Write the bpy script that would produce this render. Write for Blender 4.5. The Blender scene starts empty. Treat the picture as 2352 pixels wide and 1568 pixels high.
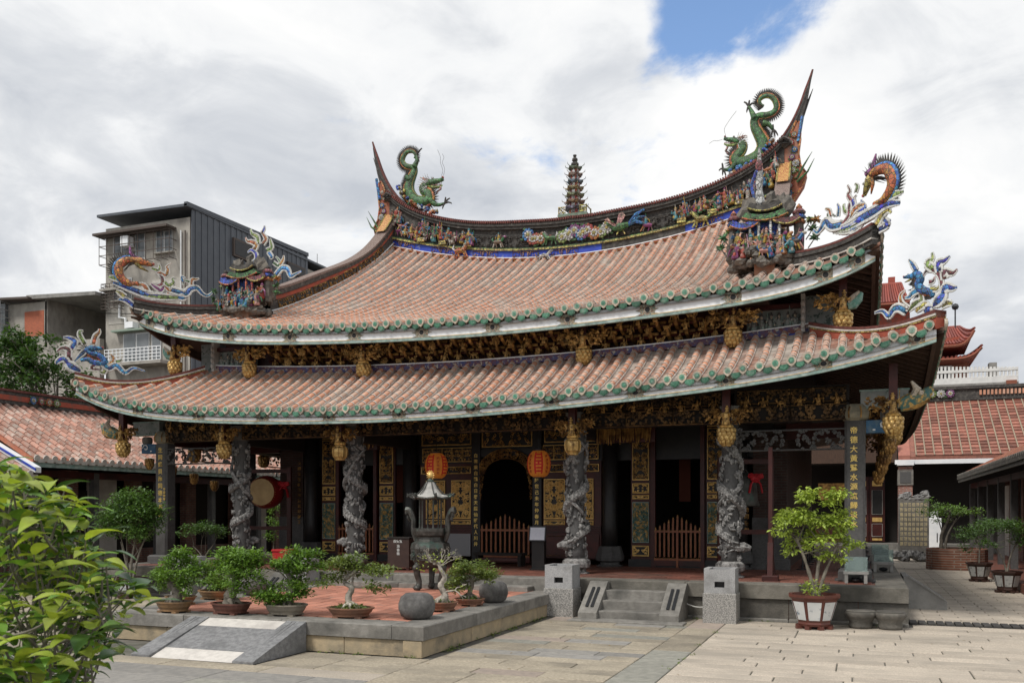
import bpy, math, random
import numpy as np
from mathutils import Vector, Matrix, Euler, noise as mnoise
R = math.radians
random.seed(7)
sc = bpy.context.scene
COL = sc.collection

# ---------------------------------------------------------------- camera
CAM = Vector((8.481, -18.919, 2.04))
YAW = R(20.9)
cd = bpy.data.cameras.new('camera'); cam = bpy.data.objects.new('camera', cd); COL.objects.link(cam)
cam.location = CAM; cam.rotation_euler = (R(90), 0, YAW)
cd.sensor_width = 36; cd.lens = 36*2090/2352; cd.shift_y = 390/2352
cd.clip_start = 0.1; cd.clip_end = 900
cd.dof.use_dof = True; cd.dof.focus_distance = 19; cd.dof.aperture_fstop = 8
sc.camera = cam
# pixel helpers: photograph pixels (2352 wide) -> a point on a known plane of the place
FPX, CX, HY = 2090., 1176., 1174.
VV = Vector((-math.sin(YAW), math.cos(YAW), 0)); RR = Vector((math.cos(YAW), math.sin(YAW), 0))
def ray(x, y): return VV + RR*((x-CX)/FPX) + Vector((0, 0, (HY-y)/FPX))
def on_axis(x, y, ax, val):
    d = ray(x, y); return CAM + d*((val-CAM[ax])/d[ax])
def on_plane(x, y, p, n):
    d = ray(x, y); return CAM + d*((Vector(p)-CAM).dot(Vector(n))/d.dot(Vector(n)))

# ---------------------------------------------------------------- world: bright broken cloud
SUN_EL, SUN_AZ = R(54), R(208)          # azimuth: from +Y towards +X ; 208 = behind the camera, a little to its left
w = bpy.data.worlds.new('World'); sc.world = w; w.use_nodes = True
SKY_A, SKY_B = (5.5, 6.1, 9), (6.6, 1.9, 8)
nt = w.node_tree; nt.nodes.clear()
def wn(t, **k):
    n = nt.nodes.new(t)
    for a, b in k.items(): setattr(n, a, b)
    return n
def wl(a, b): nt.links.new(a, b)
def wmath(op, a, b=None, c=None, clamp=False):
    n = wn('ShaderNodeMath', operation=op, use_clamp=clamp)
    for i, q in enumerate((a, b, c)):
        if q is None: continue
        if isinstance(q, (int, float)): n.inputs[i].default_value = q
        else: wl(q, n.inputs[i])
    return n.outputs[0]
sky = wn('ShaderNodeTexSky', sky_type='NISHITA', sun_disc=False, sun_elevation=SUN_EL, sun_rotation=SUN_AZ)
sky.air_density = 1.0; sky.dust_density = 0.4
tc = wn('ShaderNodeTexCoord'); sep = wn('ShaderNodeSeparateXYZ'); wl(tc.outputs['Generated'], sep.inputs[0])
den = wmath('ADD', wmath('ABSOLUTE', sep.outputs[2]), 0.32)
cv = wn('ShaderNodeCombineXYZ'); wl(wmath('DIVIDE', sep.outputs[0], den), cv.inputs[0]); wl(wmath('DIVIDE', sep.outputs[1], den), cv.inputs[1])
def wnoise(scale, detail, rough, off, dist=0.0):
    mp = wn('ShaderNodeMapping'); mp.inputs['Location'].default_value = off; wl(cv.outputs[0], mp.inputs[0])
    n = wn('ShaderNodeTexNoise'); n.inputs['Scale'].default_value = scale; n.inputs['Detail'].default_value = detail
    n.inputs['Roughness'].default_value = rough; n.inputs['Distortion'].default_value = dist
    wl(mp.outputs[0], n.inputs['Vector']); return n.outputs[0]
def sstep(v, a, b):
    n = wn('ShaderNodeMapRange', interpolation_type='SMOOTHSTEP'); wl(v, n.inputs[0])
    n.inputs[1].default_value = a; n.inputs[2].default_value = b; return n.outputs[0]
cover = wmath('ADD', wmath('MULTIPLY', wnoise(2.6, 10, 0.58, SKY_A, 0.5), 0.62), wmath('MULTIPLY', wnoise(9.0, 8, 0.6, (4.4, 1.0, 3), 0.4), 0.38))
def lobe(x, y, a, b):                      # thinner cloud towards one part of the sky
    d = ray(x, y).normalized()
    dp = wn('ShaderNodeVectorMath', operation='DOT_PRODUCT'); nv = wn('ShaderNodeVectorMath', operation='NORMALIZE')
    wl(tc.outputs['Generated'], nv.inputs[0]); wl(nv.outputs[0], dp.inputs[0]); dp.inputs[1].default_value = d
    return sstep(dp.outputs['Value'], math.cos(R(b)), math.cos(R(a)))
gap = wmath('ADD', wmath('MULTIPLY', lobe(1705, -85, 0.3, 6.4), 0.21), wmath('MULTIPLY', lobe(1590, -10, 0.5, 4.5), 0.10))
gap = wmath('ADD', gap, wmath('ADD', wmath('MULTIPLY', lobe(1150, 440, 0.5, 6), 0.085), wmath('MULTIPLY', lobe(1570, 430, 0.5, 7), 0.10)))
cmask = sstep(wmath('SUBTRACT', cover, gap), 0.24, 0.40)
puff = wmath('ADD', wmath('MULTIPLY', wnoise(1.35, 9, 0.54, SKY_B, 0.35), 0.7), wmath('MULTIPLY', wnoise(5.0, 9, 0.58, (1.3, 2.2, 7), 0.6), 0.3))
shr = wn('ShaderNodeValToRGB'); wl(puff, shr.inputs[0])
e = shr.color_ramp.elements
e[0].position = 0.40; e[0].color = (5.2, 5.5, 6.0, 1)
e[1].position = 0.60; e[1].color = (9.3, 9.3, 9.25, 1)
m_ = e.new(0.49); m_.color = (6.9, 7.1, 7.4, 1)
m_ = e.new(0.54); m_.color = (8.5, 8.6, 8.7, 1)
skyb = wn('ShaderNodeMixRGB', blend_type='MULTIPLY'); skyb.inputs[0].default_value = 1; wl(sky.outputs[0], skyb.inputs[1]); skyb.inputs[2].default_value = (1.75, 1.85, 1.95, 1)
mx = wn('ShaderNodeMixRGB'); wl(cmask, mx.inputs[0]); wl(skyb.outputs[0], mx.inputs[1]); wl(shr.outputs[0], mx.inputs[2])
bg = wn('ShaderNodeBackground'); bg.inputs[1].default_value = 0.1; wl(mx.outputs[0], bg.inputs[0])
wo = wn('ShaderNodeOutputWorld'); wl(bg.outputs[0], wo.inputs[0])
# ---------------------------------------------------------------- sun behind thin cloud, exposure
sl = bpy.data.lights.new('sun', 'SUN'); sl.energy = 2.6; sl.angle = R(14); sl.color = (1, .96, .9)
so = bpy.data.objects.new('sun', sl); COL.objects.link(so); so.location = (0, 0, 60)
so.rotation_euler = Vector((-math.sin(SUN_AZ)*math.cos(SUN_EL), -math.cos(SUN_AZ)*math.cos(SUN_EL), -math.sin(SUN_EL))).to_track_quat('-Z', 'Y').to_euler()
sc.view_settings.view_transform = 'Standard'; sc.view_settings.look = 'None'; sc.view_settings.gamma = 1
sc.view_settings.exposure = 0.12; sc.view_settings.use_curve_mapping = False
sc.cycles.max_bounces = 6; sc.cycles.diffuse_bounces = 3; sc.cycles.glossy_bounces = 3; sc.cycles.transmission_bounces = 4
sc.cycles.use_denoising = True

# ---------------------------------------------------------------- materials
MATS = {}
def mat(name, c, c2=None, scale=3.0, rough=.8, metal=0.0, bump=0.0, bscale=30.0, rnd=0.0, c3=None, s3=.7, amt3=(.5, .68), spec=.4, detail=6, stretch=None, palette=None, trans=0.0, emit=None, vor=0.0):
    """noise-mixed colours, a third large-scale stain, a per-piece value shift and fine relief"""
    if name in MATS: return MATS[name]
    m = bpy.data.materials.new(name); MATS[name] = m; m.use_nodes = True
    t = m.node_tree; N = t.nodes; L = t.links; b = N['Principled BSDF']
    b.inputs['Roughness'].default_value = rough; b.inputs['Metallic'].default_value = metal
    b.inputs['Specular IOR Level'].default_value = spec
    co = N.new('ShaderNodeTexCoord').outputs['Object']
    if stretch:
        mp = N.new('ShaderNodeMapping'); mp.inputs['Scale'].default_value = stretch; L.new(co, mp.inputs[0]); co = mp.outputs[0]
    oi = N.new('ShaderNodeObjectInfo'); ge = N.new('ShaderNodeNewGeometry')
    ad = N.new('ShaderNodeMath'); ad.operation = 'ADD'; L.new(oi.outputs['Random'], ad.inputs[0]); L.new(ge.outputs['Random Per Island'], ad.inputs[1])
    fr = N.new('ShaderNodeMath'); fr.operation = 'FRACT'; L.new(ad.outputs[0], fr.inputs[0]); RND = fr.outputs[0]
    # shift the noise per object so copies differ
    va = N.new('ShaderNodeVectorMath'); va.operation = 'ADD'; L.new(co, va.inputs[0])
    cm = N.new('ShaderNodeMath'); cm.operation = 'MULTIPLY'; cm.inputs[1].default_value = 37.0; L.new(oi.outputs['Random'], cm.inputs[0])
    L.new(cm.outputs[0], va.inputs[1]); co = va.outputs[0]
    def nz(s, d=detail, r=.6):
        n = N.new('ShaderNodeTexNoise'); n.inputs['Scale'].default_value = s; n.inputs['Detail'].default_value = d; n.inputs['Roughness'].default_value = r
        L.new(co, n.inputs['Vector']); return n.outputs[0]
    def mr(v, a, bb, lo=0., hi=1.):
        n = N.new('ShaderNodeMapRange'); L.new(v, n.inputs[0])
        for i, q in enumerate((a, bb, lo, hi)): n.inputs[i+1].default_value = q
        return n.outputs[0]
    def mix(f, a, bb, bt='MIX'):
        n = N.new('ShaderNodeMixRGB'); n.blend_type = bt
        for i, q in enumerate((f, a, bb)):
            if isinstance(q, (int, float)): n.inputs[i].default_value = q
            elif isinstance(q, tuple): n.inputs[i].default_value = (*q[:3], 1)
            else: L.new(q, n.inputs[i])
        return n.outputs[0]
    col = c
    if palette:
        rp = N.new('ShaderNodeValToRGB'); rp.color_ramp.interpolation = 'CONSTANT'; L.new(RND, rp.inputs[0])
        els = rp.color_ramp.elements
        while len(els) < len(palette): els.new(1)
        for i, p in enumerate(palette): els[i].position = i/len(palette); els[i].color = (*p, 1)
        col = rp.outputs[0]
        if c2: col = mix(mr(nz(scale), .55, .75), col, c2)
    elif c2: col = mix(mr(nz(scale), .38, .62), c, c2)
    if c3: col = mix(mr(nz(s3), *amt3), col, c3)
    if vor:                                   # cut-ceramic shards: a tint per shard, dark gaps between
        vc = N.new('ShaderNodeTexVoronoi'); vc.inputs['Scale'].default_value = vor; L.new(co, vc.inputs['Vector'])
        ve = N.new('ShaderNodeTexVoronoi'); ve.feature = 'DISTANCE_TO_EDGE'; ve.inputs['Scale'].default_value = vor; L.new(co, ve.inputs['Vector'])
        sx = N.new('ShaderNodeSeparateXYZ'); L.new(vc.outputs['Color'], sx.inputs[0])
        hv = N.new('ShaderNodeHueSaturation'); L.new(mr(sx.outputs[0], 0, 1, .55, 1.5), hv.inputs['Value']); L.new(mr(sx.outputs[1], 0, 1, .47, .53), hv.inputs['Hue'])
        if isinstance(col, tuple): hv.inputs['Color'].default_value = (*col, 1)
        else: L.new(col, hv.inputs['Color'])
        col = mix(mr(ve.outputs['Distance'], .02, .10), (.035, .032, .03), hv.outputs[0])
    if rnd:
        h = N.new('ShaderNodeHueSaturation'); L.new(mr(RND, 0, 1, 1-rnd, 1+rnd), h.inputs['Value'])
        if isinstance(col, tuple): h.inputs['Color'].default_value = (*col, 1)
        else: L.new(col, h.inputs['Color'])
        col = h.outputs[0]
    if isinstance(col, tuple): b.inputs['Base Color'].default_value = (*col, 1)
    else: L.new(col, b.inputs['Base Color'])
    if bump:
        bp = N.new('ShaderNodeBump'); bp.inputs['Strength'].default_value = bump; bp.inputs['Distance'].default_value = .02
        L.new(nz(bscale, 5), bp.inputs['Height']); L.new(bp.outputs[0], b.inputs['Normal'])
    if emit:
        b.inputs['Emission Color'].default_value = (*emit[0], 1); b.inputs['Emission Strength'].default_value = emit[1]
    if trans:
        tr = N.new('ShaderNodeBsdfTranslucent'); ms = N.new('ShaderNodeMixShader'); ms.inputs[0].default_value = trans
        if isinstance(col, tuple): tr.inputs[0].default_value = (*col, 1)
        else: L.new(mix(1.0, col, (1.5, 1.5, .6), 'MULTIPLY'), tr.inputs[0])
        o = N['Material Output']; L.new(b.outputs[0], ms.inputs[1]); L.new(tr.outputs[0], ms.inputs[2]); L.new(ms.outputs[0], o.inputs[0])
    return m

# ---------------------------------------------------------------- mesh builder
class MB:
    def __init__(s): s.v = []; s.f = []; s.m = []; s.k = 0
    def add(s, vs, fs, k=None):
        o = len(s.v); s.v += [tuple(p) for p in vs]; s.f += [tuple(i+o for i in q) for q in fs]; s.m += [s.k if k is None else k]*len(fs); return s
    def box(s, c, d, rz=0, k=None, top=1.0, rot=None):
        x, y, z = d[0]/2, d[1]/2, d[2]/2
        vs = [Vector((a*x*(top if q > 0 else 1), b*y*(top if q > 0 else 1), q*z)) for q in (-1, 1) for a, b in ((-1, -1), (1, -1), (1, 1), (-1, 1))]
        m = rot if rot is not None else Matrix.Rotation(rz, 3, 'Z')
        return s.add([m @ p + Vector(c) for p in vs], [(3, 2, 1, 0), (4, 5, 6, 7), (0, 1, 5, 4), (1, 2, 6, 5), (2, 3, 7, 6), (3, 0, 4, 7)], k)
    def span(s, a, b, k=None):            # box from corner to corner
        a, b = Vector(a), Vector(b); return s.box((a+b)/2, [abs(q) for q in (b-a)], k=k)
    def bev(s, c, d, bv=.01, k=None, rz=0):   # box with chamfered top edges
        x, y, z = d[0]/2, d[1]/2, d[2]/2; m = Matrix.Rotation(rz, 3, 'Z'); rings = []
        for zz, i in ((-z, 0), (z-bv, 0), (z, bv)):
            rings += [m @ Vector((a*(x-i), b*(y-i), zz)) + Vector(c) for a, b in ((-1, -1), (1, -1), (1, 1), (-1, 1))]
        fs = [(3, 2, 1, 0), (8, 9, 10, 11)]
        for r in range(2):
            for i in range(4): fs.append((r*4+i, r*4+(i+1) % 4, r*4+4+(i+1) % 4, r*4+4+i))
        return s.add(rings, fs, k)
    def lathe(s, prof, n=12, c=(0, 0, 0), k=None, sq=None, cap=True, ph=0.0, sx=1, sy=1):
        vs = []; fs = []
        for r, z in prof:
            for i in range(n):
                a = 2*math.pi*i/n+ph; vs.append((c[0]+r*math.cos(a)*sx, c[1]+r*math.sin(a)*sy, c[2]+z))
        for j in range(len(prof)-1):
            for i in range(n):
                i2 = (i+1) % n; fs.append((j*n+i, j*n+i2, (j+1)*n+i2, (j+1)*n+i))
        if cap:
            fs.append(tuple(reversed(range(n)))); o = (len(prof)-1)*n; fs.append(tuple(range(o, o+n)))
        return s.add(vs, fs, k)
    def tube(s, pts, rad, n=6, k=None, flat=1.0, up=None, cap=True):
        pts = [Vector(p) for p in pts]; N = len(pts); vs = []; fs = []
        if not hasattr(rad, '__len__'): rad = [rad]*N
        up0 = Vector(up) if up is not None else None; pn = None
        for i, p in enumerate(pts):
            t = (pts[min(i+1, N-1)]-pts[max(i-1, 0)])
            if t.length < 1e-7: t = Vector((0, 0, 1))
            t.normalize()
            if up0 is not None: a = t.cross(up0)
            elif pn is None: a = t.cross(Vector((0, 0, 1)) if abs(t.z) < .9 else Vector((0, 1, 0)))
            else: a = pn - t*pn.dot(t)
            if a.length < 1e-6: a = t.orthogonal()
            a.normalize(); pn = a; b = t.cross(a)
            for j in range(n):
                q = 2*math.pi*j/n; vs.append(p + a*math.cos(q)*rad[i] + b*math.sin(q)*rad[i]*flat)
        for i in range(N-1):
            for j in range(n):
                j2 = (j+1) % n; fs.append((i*n+j, i*n+j2, (i+1)*n+j2, (i+1)*n+j))
        if cap: fs.append(tuple(reversed(range(n)))); fs.append(tuple(range((N-1)*n, N*n)))
        return s.add(vs, fs, k)
    def ball(s, c, r, k=None, n=6, mrings=4, lump=0.0, seed=0):
        if not hasattr(r, '__len__'): r = (r, r, r)
        vs = [(0, 0, -1)]; fs = []
        for i in range(1, mrings):
            ph = math.pi*i/mrings - math.pi/2
            vs += [(math.cos(ph)*math.cos(2*math.pi*j/n), math.cos(ph)*math.sin(2*math.pi*j/n), math.sin(ph)) for j in range(n)]
        vs.append((0, 0, 1)); T = len(vs)-1
        for j in range(n): fs.append((0, 1+(j+1) % n, 1+j))
        for i in range(mrings-2):
            for j in range(n):
                a = 1+i*n; fs.append((a+j, a+(j+1) % n, a+n+(j+1) % n, a+n+j))
        a = 1+(mrings-2)*n
        for j in range(n): fs.append((a+j, a+(j+1) % n, T))
        out = []
        for p in vs:
            q = 1.0
            if lump: q += lump*mnoise.noise(Vector(p)*1.7+Vector((seed*3.1, seed*1.7, 0)))
            out.append((c[0]+p[0]*r[0]*q, c[1]+p[1]*r[1]*q, c[2]+p[2]*r[2]*q))
        return s.add(out, fs, k)
    def prism(s, outline, ext, k=None):     # polygon (list of Vector) pushed along ext
        n = len(outline); e = Vector(ext); vs = [Vector(p) for p in outline]; vs += [p+e for p in vs]
        fs = [tuple(reversed(range(n))), tuple(range(n, 2*n))] + [(i, (i+1) % n, n+(i+1) % n, n+i) for i in range(n)]
        return s.add(vs, fs, k)
    def grid(s, rows, k=None, flip=False):
        n = len(rows[0]); vs = [p for r in rows for p in r]; fs = []
        for i in range(len(rows)-1):
            for j in range(n-1):
                q = (i*n+j, i*n+j+1, (i+1)*n+j+1, (i+1)*n+j); fs.append(tuple(reversed(q)) if flip else q)
        return s.add(vs, fs, k)
    def cone(s, a, b, r, n=4, k=None):
        return s.tube([a, b], [r, r*.06], n, k, cap=False)
    def mesh(s, name, mats, smooth=False):
        me = bpy.data.meshes.new(name); me.from_pydata(s.v, [], s.f)
        for m in (mats if isinstance(mats, (list, tuple)) else [mats]): me.materials.append(m)
        if len(set(s.m)) > 1 or (s.m and s.m[0]): me.polygons.foreach_set('material_index', s.m)
        if smooth: me.polygons.foreach_set('use_smooth', [True]*len(s.f))
        me.update(); return me
    def obj(s, name, mats, parent=None, smooth=False, **tg):
        o = bpy.data.objects.new(name, s.mesh(name, mats, smooth)); COL.objects.link(o)
        if parent is not None: o.parent = parent
        for a, b in tg.items(): o[a] = b
        return o
def inst(name, me, loc=(0, 0, 0), rot=(0, 0, 0), scale=(1, 1, 1), parent=None, **tg):
    o = bpy.data.objects.new(name, me); COL.objects.link(o); o.location = loc; o.rotation_euler = rot
    o.scale = scale if hasattr(scale, '__len__') else (scale,)*3
    if parent is not None: o.parent = parent
    for a, b in tg.items(): o[a] = b
    return o
def instm(name, me, mtx, parent=None, **tg):
    o = bpy.data.objects.new(name, me); COL.objects.link(o)
    if parent is not None: o.parent = parent
    o.matrix_basis = mtx
    for a, b in tg.items(): o[a] = b
    return o
def thing(name, label, cat, loc=(0, 0, 0), rz=0, group=None, parent=None):
    o = bpy.data.objects.new(name, None); COL.objects.link(o); o.location = loc; o.rotation_euler = (0, 0, rz)
    if parent is not None: o.parent = parent
    if label: o['label'] = label
    if cat: o['category'] = cat
    if group: o['group'] = group
    return o
def frame(x, y, z, o):                     # matrix from axes and origin
    m = Matrix.Identity(4)
    for i, a in enumerate((x, y, z)):
        for j in range(3): m[j][i] = a[j]
    for j in range(3): m[j][3] = o[j]
    return m
def text(name, body, size, loc, rot, m, parent, vertical=True, depth=.006, gap=1.15):
    cu = bpy.data.curves.new(name, 'FONT'); cu.body = '\n'.join(body) if vertical else body
    cu.size = size; cu.extrude = depth; cu.space_line = gap; cu.align_x = 'CENTER'; cu.offset = size*.012
    cu.materials.append(m); o = bpy.data.objects.new(name, cu); COL.objects.link(o); o.location = loc; o.rotation_euler = rot
    me = bpy.data.meshes.new_from_object(o); bpy.data.objects.remove(o); me.name = name
    return inst(name, me, loc, rot, parent=parent)
def rnd(a, b): return random.uniform(a, b)
def catmull(pts, n=6):
    P = [Vector(p) for p in pts]; P = [P[0]*2-P[1]] + P + [P[-1]*2-P[-2]]; out = []
    for i in range(1, len(P)-2):
        for j in range(n):
            t = j/n; a, b, c, d = P[i-1:i+3]
            out.append(.5*((2*b)+(c-a)*t+(2*a-5*b+4*c-d)*t*t+(3*b-a-3*c+d)*t**3))
    out.append(P[-2].copy()); return out
def lerp(a, b, t): return a+(b-a)*t
def interp(x, xs, ys): return float(np.interp(x, xs, ys))
# ================================================================ materials
TERRA = mat('terracotta', (.61, .315, .205), (.52, .25, .155), 14, .8, bump=.25, bscale=40, rnd=.17, c3=(.50, .40, .325), s3=1.6, amt3=(.46, .68), stretch=(1.5, .45, .6))
TERRA_D = mat('terracotta_old', (.36, .13, .075), (.27, .10, .06), 12, .8, bump=.3, bscale=40, rnd=.3, c3=(.2, .16, .13), s3=1.5)
LIME = mat('lime_mortar', (.62, .58, .53), (.47, .44, .40), 9, .9, bump=.4, bscale=35, c3=(.2, .19, .17), s3=2.0, amt3=(.55, .75))
GREENT = mat('green_glazed_tile', (.055, .19, .12), (.12, .27, .19), 26, .4, rnd=.35, bump=.6, bscale=60, c3=(.24, .30, .25), s3=7, amt3=(.52, .7))
CREAM = mat('cream_tile_rim', (.52, .45, .36), (.36, .30, .23), 30, .75, rnd=.2, c3=(.2, .18, .15), s3=9, bump=.3, bscale=60)
WHITEB = mat('weathered_white_paint', (.86, .87, .88), (.76, .79, .81), 2.2, .7, c3=(.45, .48, .47), s3=3.5, amt3=(.60, .80), bump=.15)
TEALT = mat('teal_trim', (.20, .31, .275), (.34, .42, .385), 8, .65, c3=(.14, .17, .15), s3=5)
MEDAL = mat('painted_medallion', (.46, .38, .27), (.12, .20, .18), 26, .7, c3=(.22, .11, .07), s3=34, amt3=(.52, .58))
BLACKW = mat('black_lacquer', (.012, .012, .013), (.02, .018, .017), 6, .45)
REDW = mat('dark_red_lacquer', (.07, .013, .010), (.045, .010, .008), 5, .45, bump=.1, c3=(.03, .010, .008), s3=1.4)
REDP = mat('red_mortar', (.36, .085, .05), (.28, .07, .045), 6, .85, bump=.3, c3=(.16, .10, .08), s3=3)
RIDGET = mat('ridge_brick_red', (.17, .055, .045), (.10, .035, .03), 12, .8, rnd=.25, bump=.3)
WOODD = mat('dark_rafter_wood', (.085, .048, .032), (.055, .032, .022), 4, .8, stretch=(8, 1, 1), bump=.2)
GOLD = mat('gold_leaf', (.82, .56, .20), (.62, .38, .12), 9, .38, metal=.5, rnd=.12, bump=.25, bscale=30, c3=(.22, .12, .05), s3=5, amt3=(.56, .72))
GOLDD = mat('aged_gold_leaf', (.52, .31, .10), (.20, .105, .04), 7, .5, metal=.6, rnd=.35, bump=.4, bscale=40, c3=(.09, .05, .025), s3=4, amt3=(.50, .66))
GOLDT = mat('gold_lettering', (.80, .58, .18), rough=.4, metal=.5)
CARVE = mat('carved_grey_stone', (.16, .155, .15), (.34, .33, .315), 22, .75, bump=.8, bscale=45, c3=(.06, .058, .056), s3=8, amt3=(.48, .62))
SHAFT = mat('dark_column_stone', (.075, .073, .072), (.10, .097, .094), 20, .75, bump=.25, bscale=60, c3=(.05, .047, .045), s3=1.2)
STONE = mat('weathered_andesite', (.235, .222, .20), (.17, .16, .143), 7, .9, bump=.5, bscale=40, rnd=.12, c3=(.085, .082, .074), s3=1.6, amt3=(.48, .72))
STONED = mat('dark_brown_stone', (.125, .115, .10), (.085, .08, .07), 7, .9, bump=.6, bscale=40, rnd=.16, c3=(.20, .185, .155), s3=2.2, amt3=(.55, .75))  # darker, browner stone with paler blotches
STONEY = mat('yellow_granite', (.42, .33, .21), (.32, .265, .18), 5, .9, bump=.5, bscale=50, rnd=.15, c3=(.12, .11, .09), s3=1.5, amt3=(.52, .72))
GRANITE = mat('speckled_granite', (.26, .26, .262), (.40, .395, .39), 70, .85, bump=.4, bscale=70, detail=3, rnd=.06, c3=(.2, .195, .19), s3=2.2)
GRANITER = mat('washed_gravel_granite', (.15, .147, .14), (.42, .40, .37), 60, .9, bump=.8, bscale=60, detail=2)
PAVEL = mat('pale_granite_slab', (.53, .46, .375), (.37, .32, .26), 45, .9, bump=.5, bscale=50, rnd=.12, c3=(.33, .29, .24), s3=.9, amt3=(.42, .7), detail=4)
PAVEO = mat('old_stone_slab', (.41, .355, .27), (.29, .25, .19), 26, .9, bump=.7, bscale=40, rnd=.15, c3=(.21, .185, .145), s3=1.1, amt3=(.42, .7))
PAVED = mat('dark_grey_slab', (.21, .20, .185), (.27, .255, .23), 10, .85, bump=.5, bscale=40, rnd=.15, c3=(.27, .26, .245), s3=1.5, amt3=(.55, .8))
PAVEP = mat('pinkish_slab', (.35, .285, .235), (.28, .235, .2), 9, .9, bump=.5, bscale=40, rnd=.12)
PAVEG = mat('greenish_slab', (.29, .28, .24), (.22, .215, .185), 9, .9, bump=.5, bscale=40, rnd=.12)
RAMPD = mat('dark_rough_granite', (.16, .16, .163), (.25, .25, .25), 14, .9, bump=.8, bscale=45, c3=(.12, .12, .12), s3=1.0)
RAMPW = mat('pale_granite_strip', (.60, .565, .52), (.52, .49, .45), 12, .9, bump=.4, bscale=50, c3=(.42, .39, .36), s3=1.5)
JOINT = mat('sandy_joint', (.10, .093, .08), (.16, .15, .13), 5, .95, c3=(.07, .075, .05), s3=1.0)
BTILE = mat('red_clay_paver', (.44, .185, .125), (.36, .16, .11), 8, .8, bump=.3, rnd=.3, c3=(.30, .2, .16), s3=2.0, amt3=(.55, .78))
BTILED = mat('worn_clay_floor', (.20, .075, .05), (.15, .06, .045), 8, .55, bump=.2, rnd=.25, c3=(.12, .07, .055), s3=1.2)
CONC = mat('grey_concrete', (.30, .29, .27), (.24, .235, .22), 5, .9, bump=.3, c3=(.17, .165, .155), s3=1.2)
DARKIN = mat('unlit_dark_timber', (.02, .016, .014), rough=.85)  # near-black: the darkness of interiors and openings is put into this colour
METALD = mat('dark_metal', (.05, .052, .055), rough=.45, metal=.7)
WIRE = mat('pale_cable', (.5, .49, .46), rough=.6)

# ================================================================ ground
gnd = MB().box((0, 30, -.515), (500, 500, 1)).obj('courtyard_ground', JOINT, kind='structure')
def slab_mesh(name, lx, ly, m, th=.05, ch=.008):
    b = MB(); b.bev((0, 0, -th/2), (lx, ly, th), ch); return b.mesh(name, m)
def paving(x0, x1, y0, y1, row, lens, mats, name='paving_slab', jn=.012, along='x', parent=gnd, ztop=0.0):
    """rows of stone slabs with open joints, each slab its own piece; alike slabs share a mesh"""
    cache = {}
    n = max(1, round((y1-y0)/row)); row = (y1-y0)/n
    for r in range(n):
        x = x0
        while x < x1-.05:
            L = random.choice(lens)
            if x+L > x1-.35: L = x1-x
            m = random.choice(mats); key = (round(L, 2), m.name)
            if key not in cache:
                cache[key] = slab_mesh(name, round(L, 2)-jn, row-jn, m) if along == 'x' else slab_mesh(name, row-jn, round(L, 2)-jn, m)
            cx, cy = x+L/2, y0+(r+.5)*row
            if along == 'y': cx, cy = y0+(r+.5)*row, x+L/2
            inst(name, cache[key], (cx, cy, ztop+rnd(-.004, .003)), (rnd(-.0025, .0025), rnd(-.0025, .0025), 0), parent=parent)
            x += L
def paving_stuff(name, x0, x1, y0, y1, row, L, m, parent=gnd, jn=.015, z=0.0, off=.5):
    b = MB(); n = round((y1-y0)/row); row = (y1-y0)/n
    for r in range(n):
        x = x0 - (off*L if r % 2 else 0)
        while x < x1:
            a, c = max(x, x0), min(x+L, x1)
            if c-a > .05: b.bev(((a+c)/2, y0+(r+.5)*row, z-.02+rnd(-.003, .002)), (c-a-jn, row-jn, .04), .006)
            x += L
    return b.obj(name, m, parent, kind='stuff')
random.seed(11)
paving(6.2, 12.9, -9.6, -1.5, .335, [.8, 1.0, 1.2, 1.3, 1.6], [PAVEL], jn=.018)
random.seed(12)
paving(-10, -1.5, 5.62, 6.2, .58, [.9, 1.1, 1.3], [PAVEO, PAVEG, PAVEG, PAVEP], along='y')
paving(2.95, 5.62, -10.2, -1.5, .38, [.9, 1.2, 1.4, 1.0], [PAVEO]*7+[PAVEG, PAVEP, PAVED])
paving(-4.5, 2.95, -9.25, -8.8, .45, [1.3, 1.6], [PAVEL, PAVEO])
paving(.95, 2.95, -8.8, -7.6, .4, [.9, 1.1], [PAVEO])
paving(-4.5, 2.95, -12.2, -9.25, .6, [1.3, 1.6, 1.9], [PAVED, PAVED, PAVEG])
paving_stuff('side_yard_slabs', -12, -2.95, -8.8, -1.6, .5, 1.3, PAVEO)
paving_stuff('passage_pavers', 9.36, 13.6, -.45, 16.3, .30, .6, PAVEL)
paving_stuff('rear_yard_pavers', 4, 14, 16.5, 27, .5, 1.2, PAVEL)
paving_stuff('left_passage_pavers', -12.6, -9.36, -1.4, 20, .4, .8, PAVEO)
paving_stuff('right_front_pavers', 9.36, 12.9, -1.5, -1.02, .48, 1.1, PAVEL)

# drain with dark slats along the passage mouth
dr = thing('drain_cover', 'dark slatted drain cover across the mouth of the right passage', 'drain', (10.4, -.72, 0))
me = MB().bev((0, 0, .014), (.125, .46, .036), .006).mesh('slat', mat('dark_drain_timber', (.045, .042, .04), (.07, .065, .06), 8, .8, rnd=.2))
for i in range(17): inst('slat', me, (-1.0+i*.15, 0, 0), (0, 0, rnd(-.01, .01)), parent=dr)

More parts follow.
